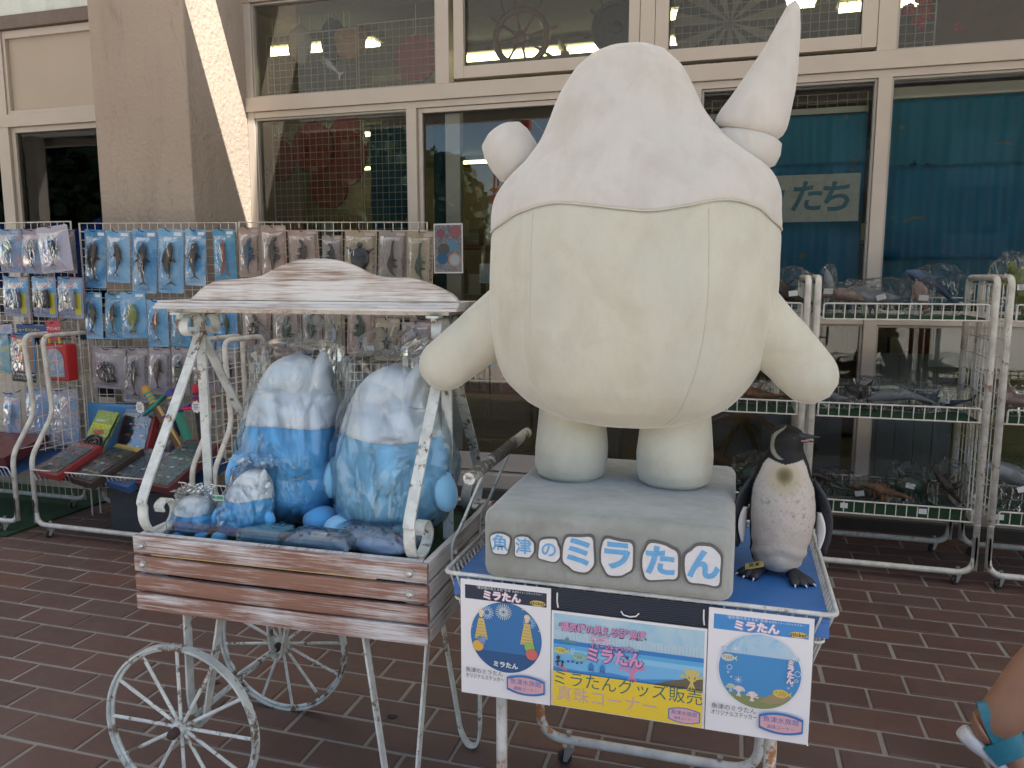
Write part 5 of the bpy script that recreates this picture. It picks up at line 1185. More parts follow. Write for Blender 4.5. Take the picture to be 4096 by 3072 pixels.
def sticker(label, x0, x1, z0, z1, head, navy, kind):
    p = Poster(label, x0, x1, z0, z1)
    p.rect(.05, .835, .955, .955, head); p.text('“蜃気楼の見える街”魚津', .37, .939, .0078, (.7, .7, .72)); p.text('魚津市イメージキャラクター', .745, .937, .0056, (.7, .7, .72))
    p.text('ミラたん', .46, .880, .0235, (.78, .72, .75), .0010, back=(.55, .30, .38), bo=.0007); p.oval(.86, .862, .085, (.66, .48, .10), rv=.024); p.text('sticker', .86, .863, .0125, (.05, .05, .06), .0003)
    cu, cv, r_ = .51, .535, .395
    if kind == 1:
        p.oval(cu, cv, r_, (.02, .10, .26), 56); p.oval(cu, cv, r_*.985, (.03, .16, .38), 56)
        n = 30; p.poly([(cu+r_*.985*math.cos(a), cv+r_*.985*p.w/p.h*math.sin(a)) for a in [math.pi+.45+(math.pi-.9)*i/n for i in range(n+1)]], (.02, .09, .22))
        p.burst(.30, .735, .075, 16, (.7, .74, .72)); p.burst(.485, .755, .09, 22, (.7, .72, .55)); p.burst(.485, .755, .05, 14, (.72, .72, .7), .3); p.burst(.77, .69, .07, 18, (.45, .6, .75))
        for u in (.235, .745):
            p.poly([(u-.075, .50), (u+.075, .50), (u+.03, .68), (u-.03, .68)], (.60, .45, .15)); p.oval(u, .705, .022, (.66, .58, .4)); p.oval(u, .735, .032, (.70, .60, .36))
            p.lines([((u-.07+.01*k, .515+k*.027), (u+.07-.01*k, .515+k*.027)) for k in range(6)], (.36, .24, .07), .006)
        p.oval(.20, .44, .062, (.66, .40, .07)); p.oval(.255, .475, .028, (.16, .23, .48)); p.oval(.225, .495, .028, (.18, .26, .5)); p.oval(.265, .505, .028, (.2, .3, .55)); p.poly([(.19, .515), (.24, .535), (.215, .50)], (.08, .28, .12))
        p.oval(.775, .485, .055, (.25, .46, .10)); p.oval(.80, .425, .064, (.58, .14, .12)); p.poly([(.80, .47), (.84, .485), (.82, .46)], (.10, .32, .12))
        for u, v in ((.13, .60), (.70, .80), (.88, .635)): p.poly([(u+.014*(1 if q % 2 else .42)*math.cos(q*math.pi/5+.3), v+.014*p.w/p.h*(1 if q % 2 else .42)*math.sin(q*math.pi/5+.3)) for q in range(10)], (.72, .55, .15))
        p.text('ミラたん', .51, .30, .0155, (.75, .76, .78), .0006)
    else:
        p.oval(cu, cv, r_*1.04, (.60, .61, .63), 56); p.oval(cu, cv, r_*1.03, (.72, .72, .72), 56); p.oval(cu, cv, r_, (.05, .25, .52), 56)
        n = 24; ar = p.w/p.h; c0 = math.asin(.42)
        p.poly([(cu+r_*math.cos(a), cv+r_*ar*math.sin(a)) for a in [c0+(math.pi-2*c0)*i/n for i in range(n+1)]], speckle('hazy sky print', [(.10, .36, .62), (.36, .55, .68), (.5, .62, .68)], 14))
        rr_ = random.Random(2); p.lines([((cu-.36+.03*k, cv+r_*ar*.42), (cu-.36+.03*k, cv+r_*ar*(.46+.12*rr_.random()))) for k in range(25)], (.40, .55, .66), .018)
        c1 = math.asin(-.66); p.poly([(cu+r_*math.cos(a), cv+r_*ar*math.sin(a)) for a in [math.pi-c1+(math.pi+2*c1)*i/n for i in range(n+1)]], (.20, .24, .10)); p.poly([(.52, .30), (.62, .365), (.75, .39), (.83, .37), (.74, .31), (.62, .285)], (.30, .25, .13))
        p.coral(.32, .315, .13, (.62, .58, .54), 1); p.coral(.45, .29, .12, (.70, .62, .60), 2); p.coral(.24, .345, .10, (.42, .52, .42), 3)
        p.fish(.20, .62, .13, (.55, .58, .46), (.06, .07, .06), 1); p.fish(.72, .385, .15, (.62, .46, .10), (.2, .12, .03), 1)
        for u, v, q in ((.14, .665, .022), (.12, .64, .009), (.22, .545, .027), (.21, .505, .012), (.24, .47, .01), (.87, .56, .03), (.86, .505, .017), (.82, .465, .012), (.79, .44, .009)): p.ring(u, v, q, .005, (.62, .72, .78))
        for u, v in ((.27, .70), (.83, .68), (.31, .455)): p.burst(u, v, .04, 8, (.74, .77, .8), .02, .004)
        for i, ch in enumerate('ミラたん'): p.text(ch, .80, .635-.045*i, .0155, (.78, .70, .74), .0006, back=(.5, .3, .4), bo=.0005)
    p.text('魚津のミラたん', .055, .215, .0135, (.03, .03, .035), align='LEFT'); p.text('オリジナルステッカー', .055, .165, .0135, (.03, .03, .035), align='LEFT', width=.72); p.badge(.525, .062, .945, .235)
sticker('white sticker poster with dark navy header and night sky circle', -.606, -.386, .508, .795, (.014, .028, .055), True, 1)
sticker('white sticker poster with light blue header and undersea circle', -.034, .180, .510, .794, (.045, .24, .55), False, 2)
p = Poster('wide yellow and sea blue poster between the two sticker posters', -.384, -.036, .5105, .7435)
B0 = .012
p.rect(.015, .39, .985, .975, (.36, .55, .66)); p.rect(.015, .80, .985, .975, speckle('poster sky', [(.14, .42, .62), (.34, .54, .64), (.5, .62, .66)], 9)); p.rect(.015, .70, .985, .80, (.42, .57, .64))
rr_ = random.Random(4); p.lines([((.03+.022*k, .70), (.03+.022*k, .74+.07*rr_.random())) for k in range(43)], (.34, .50, .60), .007)
p.rect(.015, .66, .985, .705, (.03, .20, .50)); p.rect(.015, .615, .985, .66, (.10, .38, .66)); p.rect(.015, .56, .985, .615, (.24, .52, .72)); p.rect(.015, .39, .985, .56, (.16, .44, .70))
p.poly([(.015, .36), (.985, .36), (.985, .47), (.80, .455), (.60, .41), (.40, .43), (.20, .405), (.015, .42)], (.05, .24, .56))
p.poly([(.66, .37), (.985, .37), (.985, .50), (.90, .51), (.86, .47), (.76, .43)], (.13, .11, .07)); p.coral(.915, .37, .16, (.62, .48, .12), 7, .01); p.coral(.54, .37, .17, (.60, .22, .36), 3, .012); p.poly([(.016+.10*math.cos(math.pi*i/14)*(1 if i < 8 else .0)+.0*i, .37+.085*math.sin(math.pi*i/14)) for i in range(8)]+[(.016, .455)], (.50, .20, .26))
for k, (u, v) in enumerate(((.115, .70), (.52, .70))):
    c_ = ((.10, .26, .28), (.26, .44, .52))[k]; p.poly([(u-.055, v+.012), (u+.06, v+.012), (u+.05, v-.012), (u-.035, v-.012)], c_); p.rect(u-.02, v+.012, u+.005, v+.03, c_); p.lines([((u-.005, v+.02), (u-.005, v+.055))], c_, .004)
p.text('“蜃気楼の見える街”魚津', .335, .845, .0235, (.62, .28, .46), .0005, shear=.0, back=(.04, .06, .16), bo=.0007, space=.92, width=.82); p.text('魚津市', .325, .755, .0150, (.62, .28, .46), .0003, back=(.72, .72, .76), bo=.0006); p.text('イメージキャラクター', .42, .690, .0135, (.62, .28, .46), .0003, back=(.10, .12, .26), bo=.0004, width=.82)
p.text('ミラたん', .42, .590, .037, (.66, .30, .50), .0018, back=(.04, .06, .18), bo=.0012, width=.88)
p.fish(.065, .60, .085, (.56, .52, .16), (.05, .05, .03)); p.fish(.185, .555, .085, (.28, .46, .36), (.04, .07, .05), 1); p.lines([((.11+.03*(k % 4), .50-.012*(k//2)+.004*k), (.125+.03*(k % 4), .501-.012*(k//2)+.004*k)) for k in range(7)], (.03, .09, .2), .009)
p.lines([((.045, .435), (.05, .515)), ((.03, .475), (.065, .49)), ((.075, .43), (.08, .475))], (.02, .04, .07), .010); p.oval(.05, .525, .013, (.02, .04, .07)); p.oval(.08, .485, .01, (.02, .04, .07))
for u in (.272, .345):
    p.poly([(u-.018, .475), (u, .52), (u+.018, .475), (u+.014, .455), (u-.014, .455)], (.04, .20, .50)); p.lines([((u-.012+.006*k, .456), (u-.016+.008*k, .43)) for k in range(5)], (.03, .10, .26), .005)
for u, v, q in ((.15, .625, .012), (.145, .59, .009)): p.ring(u, v, q, .003, (.6, .72, .78))
p.rect(.015, .02, .985, .385, (.74, .54, .04)); p.text('ミラたんグッズ販売', .50, .305, .0395, (.02, .13, .13), .0, width=.96); p.text('真珠コーナー', .375, .145, .0400, (.52, .34, .36), .0, width=.98); p.badge(.775, .035, .975, .195)
# ------------------------------------------------------------------ moulded animal toys
def wedge(bm, a, b, c, n, th):
    """thin triangular fin"""
    n = Vector(n).normalized()*th; P_ = [Vector(q) for q in (a, b, c)]; A = [bm.verts.new(q-n) for q in P_]; B = [bm.verts.new(q+n) for q in P_]
    bm.faces.new(A); bm.faces.new(B[::-1])
    for i in range(3): bm.faces.new((A[i], A[(i+1) % 3], B[(i+1) % 3], B[i]))
def spine(bm, pts, rad, ry=0.8, n=10):
    pts = [Vector(p) for p in pts]; fr = frames(pts, (0, -1, 0)); loft(bm, [(p, f[2]*r_, f[1]*(r_*ry)) for p, f, r_ in zip(pts, fr, rad)], n)
def toy(kind, L, seed=0):
    """head up, seen from -y; height L, centred"""
    bm = BM(); rr_ = random.Random(seed); bend = rr_.uniform(-.08, .08)*L
    def S(x, z, y=0): return Vector((x*L, y*L, z*L))
    if kind in ('whale', 'orca', 'shark', 'whaleshark', 'dolphin', 'fishlong'):
        fat = {'whale': .105, 'orca': .12, 'shark': .085, 'whaleshark': .115, 'dolphin': .10, 'fishlong': .075}[kind]; k = 12; cv = rr_.uniform(.05, .12)*rr_.choice((-1, 1))
        pts = []; rad = []
        for i in range(k+1):
            t_ = i/k; pts.append(S(cv*math.sin(t_*math.pi*.95)-cv*.5, .48-.88*t_)); rad.append(L*fat*smooth_tab([(0, .12), (.06, .5), (.2, .92), (.38, 1.0), (.6, .72), (.8, .34), (1, .13)], t_)[0])
        spine(bm, pts, rad, .85, 12); m_ = pts[4]; e = pts[-1]; s_ = math.copysign(1, cv)
        wedge(bm, m_+S(-s_*fat*.6, .02), m_+S(-s_*fat*.6, -.10), m_+S(-s_*(fat+.11), -.14), (0, 1, 0), .007*L); wedge(bm, m_+S(s_*fat*.5, -.02, -.05), m_+S(s_*fat*.3, -.11, -.05), m_+S(s_*(fat+.06), -.17, -.08), (0, 1, .2), .007*L)
        if kind == 'orca': wedge(bm, m_+S(s_*fat*.8, -.03), m_+S(s_*fat*.7, -.14), m_+S(s_*(fat+.13), -.10), (0, 1, 0), .007*L)
        for d in (-1, 1): wedge(bm, e+S(0, .03), e+S(0, -.02), e+S(d*.13, -.07), (0, 1, 0), .008*L)
    elif kind == 'dino':
        f = rr_.choice((-1, 1)); pts = [S(f*.10, .46), S(f*.05, .42), S(f*.0, .34), S(-f*.02, .22), S(-f*.01, .08), S(f*.0, -.05), S(-f*.02, -.20), S(-f*.03, -.34), S(-f*.0, -.47)]
        spine(bm, pts, [L*q for q in (.02, .06, .05, .065, .10, .085, .05, .028, .006)], .8, 10)
        for z, l_ in ((.20, .12), (.13, .13), (.0, .16), (-.06, .15)): spine(bm, [S(f*.04, z, -.03), S(f*(.04+l_*.6), z-.03, -.05), S(f*(.04+l_), z-.02, -.06)], [L*.035, L*.026, L*.014], .9, 7)
        for i in range(6): wedge(bm, S(-f*.06, .26-.06*i), S(-f*.09, .21-.06*i), S(-f*.14, .25-.06*i), (0, 1, 0), .006*L)
    elif kind == 'longneck':
        f = rr_.choice((-1, 1)); spine(bm, [S(f*.06, .48), S(f*.02, .44), S(0, .30), S(0, .12), S(-f*.02, -.02), S(-f*.04, -.18), S(-f*.02, -.30), S(f*.06, -.42), S(f*.12, -.47)], [L*q for q in (.015, .035, .028, .04, .075, .085, .05, .022, .006)], .85, 10)
        for z in (-.02, -.18): spine(bm, [S(f*.03, z, -.03), S(f*.10, z-.02, -.04), S(f*.15, z-.02, -.04)], [L*.032, L*.028, L*.024], 1, 7)
    elif kind == 'ptero':
        spine(bm, [S(0, .46), S(.0, .36), S(.0, .26), S(.0, .10), S(.0, -.1), S(.0, -.42)], [L*q for q in (.006, .025, .022, .05, .03, .006)], .9, 8)
        for d in (-1, 1): wedge(bm, S(d*.02, .20), S(d*.02, -.02), S(d*.40, .04), (0, 1, 0), .008*L); wedge(bm, S(d*.2, .13), S(d*.2, .02), S(d*.43, -.08), (0, 1, 0), .006*L)
    elif kind == 'plesio':
        spine(bm, [S(0, .47), S(.01, .42), S(0, .26), S(0, .10), S(0, -.06), S(0, -.22), S(0, -.40)], [L*q for q in (.012, .03, .022, .05, .085, .05, .01)], .8, 9)
        for d in (-1, 1): wedge(bm, S(d*.05, .06), S(d*.05, -.02), S(d*.26, .0), (0, 1, 0), .008*L); wedge(bm, S(d*.04, -.16), S(d*.03, -.23), S(d*.20, -.32), (0, 1, 0), .008*L)
    elif kind == 'turtle':
        ball(bm, (0, 0, -.02*L), (.26*L, .12*L, .32*L), 16, 10); ball(bm, (0, -.02*L, .36*L), (.08*L, .07*L, .10*L), 10, 8)
        for d in (-1, 1): wedge(bm, S(d*.16, .22), S(d*.22, .08), S(d*.40, .30), (0, 1, 0), .014*L); wedge(bm, S(d*.16, -.26), S(d*.08, -.32), S(d*.22, -.44), (0, 1, 0), .014*L)
    elif kind == 'squid':
        spine(bm, [S(0, .49), S(0, .40), S(0, .22), S(0, .02), S(0, -.06)], [L*q for q in (.008, .035, .055, .05, .03)], .8, 10)
        for d in (-1, 1):
            wedge(bm, S(0, .47), S(d*.02, .28), S(d*.08, .34), (0, 1, 0), .006*L)
            for k in (1, .5): spine(bm, [S(d*.015, -.04), S(d*.05*k, -.2), S(d*.10*k, -.36), S(d*.15*k, -.48)], [L*.020, L*.018, L*.014, L*.006], 1, 6)
    elif kind == 'ammonite':
        pts = []; rad = []
        for i in range(34): a = i*.36; q = .05+.0085*i; pts.append(S(q*math.cos(a), q*math.sin(a))); rad.append(L*(.02+.0028*i))
        spine(bm, pts, rad, 1, 8)
        for k in range(5): spine(bm, [pts[-1], pts[-1]+S(.04*(k-2), -.12), pts[-1]+S(.06*(k-2), -.22)], [L*.03, L*.02, L*.006], 1, 6)
    elif kind == 'trilobite':
        for i in range(11): z = .34-.07*i; w_ = .16*math.sin(math.pi*(i+1.6)/13); ball(bm, (0, 0, z*L), (w_*L, .06*L, .045*L), 12, 6)
        spine(bm, [S(0, .36), S(0, .43), S(0, .49)], [L*.02, L*.03, L*.015], 1, 7)
    elif kind == 'fish':
        spine(bm, [S(0, .42), S(0, .34), S(.02, .15), S(.0, -.08), S(0, -.25), S(0, -.33)], [L*q for q in (.03, .11, .17, .16, .07, .03)], .55, 12); wedge(bm, S(0, -.28), S(-.12, -.46), S(.12, -.44), (0, 1, 0), .012*L); wedge(bm, S(-.12, .2), S(-.13, -.08), S(-.24, .0), (0, 1, 0), .008*L)
    elif kind == 'binocular':
        for d in (-1, 1): lathe(bm, [(.12*L, -.30*L), (.14*L, -.28*L), (.13*L, .1*L), (.10*L, .26*L), (.11*L, .32*L), (0, .32*L)], 14, Matrix.Translation((d*.16*L, 0, 0)))
        box(bm, -.1*L, .1*L, -.05*L, .05*L, -.1*L, .15*L)
    return bm
TM = {}
def toy_mesh(kind, L, seed):
    k = (kind, round(L, 3), seed)
    if k not in TM: TM[k] = mesh(toy(kind, L, seed), 'toy', True)
    return TM[k]
m_toys = {'black': plain('glossy black rubber', (0.022, 0.024, 0.028), 0.3, 0, .25, 40), 'dark': plain('dark brown rubber', (0.05, 0.035, 0.028), 0.35, 0, .35, 40), 'grey': plain('grey rubber', (0.26, 0.27, 0.29), 0.4, 0, .2, 30), 'blue': plain('dark blue rubber', (0.03, 0.07, 0.13), .35, 0, .3, 40), 'green': plain('dark green rubber', (0.035, 0.06, 0.04), .4, 0, .4, 40), 'olive': plain('olive rubber', (0.17, 0.20, 0.05), .4, 0, .4, 40), 'red': plain('brick red rubber', (0.28, 0.06, 0.035), .4, 0, .3, 40), 'brown': plain('tan brown rubber', (0.20, 0.09, 0.035), .4, 0, .5, 50), 'jade': plain('jade rubber', (0.10, 0.26, 0.19), .35, 0, .2, 30), 'skin': plain('pale pink brown rubber', (0.30, 0.20, 0.17), .4, 0, .3, 50)}
m_sea = [speckle('ocean card %d' % i, c, s) for i, (c, s) in enumerate((([(.10, .30, .55), (.04, .22, .50), (.22, .42, .62), (.34, .50, .66)], 7), ([(.05, .24, .52), (.16, .38, .62), (.30, .46, .66)], 6), ([(.12, .36, .48), (.06, .26, .46), (.24, .44, .58)], 8)))]
m_din = [speckle('dinosaur card %d' % i, c, 11) for i, c in enumerate(([(.26, .19, .16), (.34, .25, .21), (.40, .31, .27)], [(.21, .18, .165), (.28, .25, .23), (.34, .30, .29)], [(.24, .20, .13), (.33, .27, .19), (.38, .33, .25)], [(.22, .20, .23), (.30, .27, .30), (.36, .33, .36)]))]
m_multi = [speckle('busy print %d' % i, c, s) for i, (c, s) in enumerate((([(.08, .20, .42), (.30, .34, .48), (.12, .28, .50), (.34, .20, .24), (.40, .44, .52)], 14), ([(.40, .14, .22), (.5, .42, .44), (.16, .30, .50), (.45, .40, .14)], 22), ([(.10, .12, .16), (.30, .26, .24), (.12, .10, .2), (.2, .24, .3)], 14), ([(.45, .30, .10), (.30, .13, .05), (.16, .28, .42), (.10, .10, .14)], 14), ([(.5, .46, .10), (.14, .34, .5), (.10, .30, .14)], 10)))]
m_ink = flat('dark ink', (0.035, 0.03, 0.03)); m_inkr = flat('red brown ink', (0.22, 0.06, 0.05)); m_inkw = flat('white ink', (0.7, 0.7, 0.7)); m_inky = flat('yellow ink', (0.62, 0.52, 0.05))
# ------------------------------------------------------------------ grid panels that carry the toy cards
def grid_panel(label, a, b, ztop, zbot, s=.05):
    A, B = Vector((a[0], a[1], 0)), Vector((b[0], b[1], 0)); L = (B-A).length; d = (B-A).normalized(); t = thing('grid_panel', label, 'grid panel', ((a[0]+b[0])/2, (a[1]+b[1])/2, 0.0), 'white grid panels behind the racks')
    up_ = Vector((0, 0, 1)); bm = BM(); n = round(L/s); r_ = .0024
    for i in range(1, n): p_ = A+d*(L*i/n); seg(bm, p_+up_*zbot, p_+up_*ztop, r_, 4)
    m_ = round((ztop-zbot)/s); nn = Vector((-d.y, d.x, 0))*.004
    for i in range(1, m_): z = zbot+(ztop-zbot)*i/m_; seg(bm, A+up_*z+nn, B+up_*z+nn, r_, 4)
    obj('wire', bm, m_white, t, kind='stuff')
    bm = BM(); tube(bm, [A+up_*.002, A+up_*ztop, B+up_*ztop, B+up_*.002], .0055, 6, up=(d.y, -d.x, 0)); obj('border', bm, m_white, t)
    bm = BM(); seg(bm, A+up_*(ztop-.05), B+up_*(ztop-.05), .004, 6); obj('rail', bm, m_white, t); t['A'] = list(A); t['d'] = list(d); return t
GP = [((-5.6, 3.80), (-3.90, 3.835), 1.84), ((-3.885, 3.885), (-2.925, 4.10), 1.832), ((-2.885, 4.07), (-1.81, 4.40), 1.832)]
gp = [grid_panel(l_, a, b, z, .12) for (a, b, z), l_ in zip(GP, ('leftmost white grid panel behind the left rack', 'middle white grid panel hung with blue sea animal cards', 'right white grid panel hung with dinosaur cards'))]
def on_panel(k, x, y, out=0.0):
    """where a sight line meets grid panel k, shifted towards the viewer side"""
    A, B, _ = GP[k]; A = Vector((A[0], A[1], 0)); B = Vector((B[0], B[1], 0)); d = (B-A).normalized(); n = Vector((d.y, -d.x, 0)); A = A+n*out
    r_ = ray(x, y); C_ = Vector((0, 0, CAM_H)); t_ = (A-C_).dot(n)/r_.dot(n); return C_+r_*t_, d, n
def package(k, x0, y0, x1, y1, label, cat, card, kind, tm, out=.07, tilt=0.0, seed=0, txt=None, hook=True, ts=.72, extra=None, blist=True, group='toy cards on the grid panels'):
    c, d, n = on_panel(k, (x0+x1)/2, (y0+y1)/2, out); tl, _, _ = on_panel(k, x0, y0, out); br, _, _ = on_panel(k, x1, y1, out)
    w = abs((br-tl).dot(d)); h = abs(br.z-tl.z); t = thing('toy_card', label, cat, c-Vector((0, 0, h/2)), group)
    Rm = Matrix((( d.x, -n.x, 0, c.x), (d.y, -n.y, 0, c.y), (0, 0, 1, c.z), (0, 0, 0, 1))) @ Matrix.Rotation(tilt, 4, 'Y')
    def loc(u, v, o_): return Rm @ Vector((u*w, -o_, v*h))
    bm = BM(); q = [(-.5, -.47), (-.46, -.5), (.46, -.5), (.5, -.47), (.5, .47), (.46, .5), (-.46, .5), (-.5, .47)]
    A = [bm.verts.new(loc(u, v, .0012)) for u, v in q]; B = [bm.verts.new(loc(u, v, 0)) for u, v in q]; bm.faces.new(A); bm.faces.new(B[::-1])
    for i in range(8): bm.faces.new((A[i], A[(i+1) % 8], B[(i+1) % 8], B[i]))
    cd = obj('card', bm, card, t)
    if kind:
        L = h*ts; me = toy_mesh(kind, round(L, 2), seed).copy(); me.transform(Rm @ Matrix.Translation((0, -.024, -h*.05)) @ Matrix.Scale(.62 if kind != 'binocular' else .8, 4, (0, 1, 0))); me.materials.clear(); me.materials.append(tm)
        obj('toy', me, None, t)
    if blist:
        bm = BM(); nx, nz = 10, 14; g = []
        for j in range(nz+1):
            row_ = []
            for i in range(nx+1):
                u, v = -.45+.9*i/nx, -.46+.84*j/nz; e = max(0, (1-(abs(u)/.45)**3.2)*(1-(abs(v+.04)/.42)**4)) ; hh = .003+.042*e**.6+.004*mnoise.noise(Vector((u*9, v*9, seed+k*3+x0)))*e
                row_.append(bm.verts.new(loc(u, v, hh)))
            g.append(row_)
        for j in range(nz):
            for i in range(nx): bm.faces.new((g[j][i], g[j][i+1], g[j+1][i+1], g[j+1][i]))
        obj('blister', bm, m_clear, t, smooth=True)
    bm = BM(); A = [bm.verts.new(loc(u, v, .0018)) for u, v in ((.12, .40), (.42, .40), (.42, .455), (.12, .455))]; bm.faces.new(A); obj('label_patch', bm, m_inkw if card in m_sea else flat('pale print', (.42, .36, .34)), cd)
    ax_, ay_ = (Rm.to_3x3() @ Vector((1, 0, 0))), Vector((0, 0, 1)); az_ = Rm.to_3x3() @ Vector((0, 0, 1))
    if txt == 'dino': text('DINOSAUR SOFTMODEL', w*.155, m_ink if seed % 2 else m_inkr, cd, loc(.405, -.02, .0024), -az_, ax_, .0003, width=min(1.0, h*.86/(w*.155*11.2)))
    elif txt == 'pre': text('PREHISTORIC LIFE', w*.16, m_ink, cd, loc(.40, .02, .0024), -az_, ax_, .0004, width=min(1.1, h*.86/(w*.16*9.2)))
    elif txt == 'look':
        for (u0, v0, u1, v1, cc) in ((-.44, .10, .44, .42, (.14, .36, .62)), (.16, -.42, .40, .10, (.55, .48, .05))): bm = BM(); bm.faces.new([bm.verts.new(loc(a_, b_, .0015)) for a_, b_ in ((u0, v0), (u1, v0), (u1, v1), (u0, v1))]); obj('print', bm, flat('ink', cc), cd)
        text('Look', w*.30, m_inkw, cd, loc(0, .30, .0022), ax_, az_, .0012); text('oo', w*.27, flat('red ink', (.5, .06, .06)), cd, loc(-.02, .295, .0026), ax_, az_, .0004)
    elif txt == 'whale': text('Humpback Whale', w*.20, flat('pale blue ink', (.34, .50, .66)), cd, loc(-.36, -.05, .0022), az_, -ax_, .0003, width=.8)
    if extra: extra(t, cd, loc, w, h, ax_, az_)
    if hook:
        hb_ = c+d*0; hp = Rm @ Vector((-.02*w, 0, h*.46)); bm = BM(); back = hp-n*(out+.006); tube(bm, [back+Vector((0, 0, .014)), back+n*.02+Vector((0, 0, .006)), hp+n*.02+Vector((0, 0, .002)), hp+n*.05+Vector((0, 0, .007)), hp+n*.062+Vector((0, 0, .018))], .0028, 6); obj('hook', bm, m_hook, t)
    return t
S_, D_, T_ = m_sea, m_din, m_toys
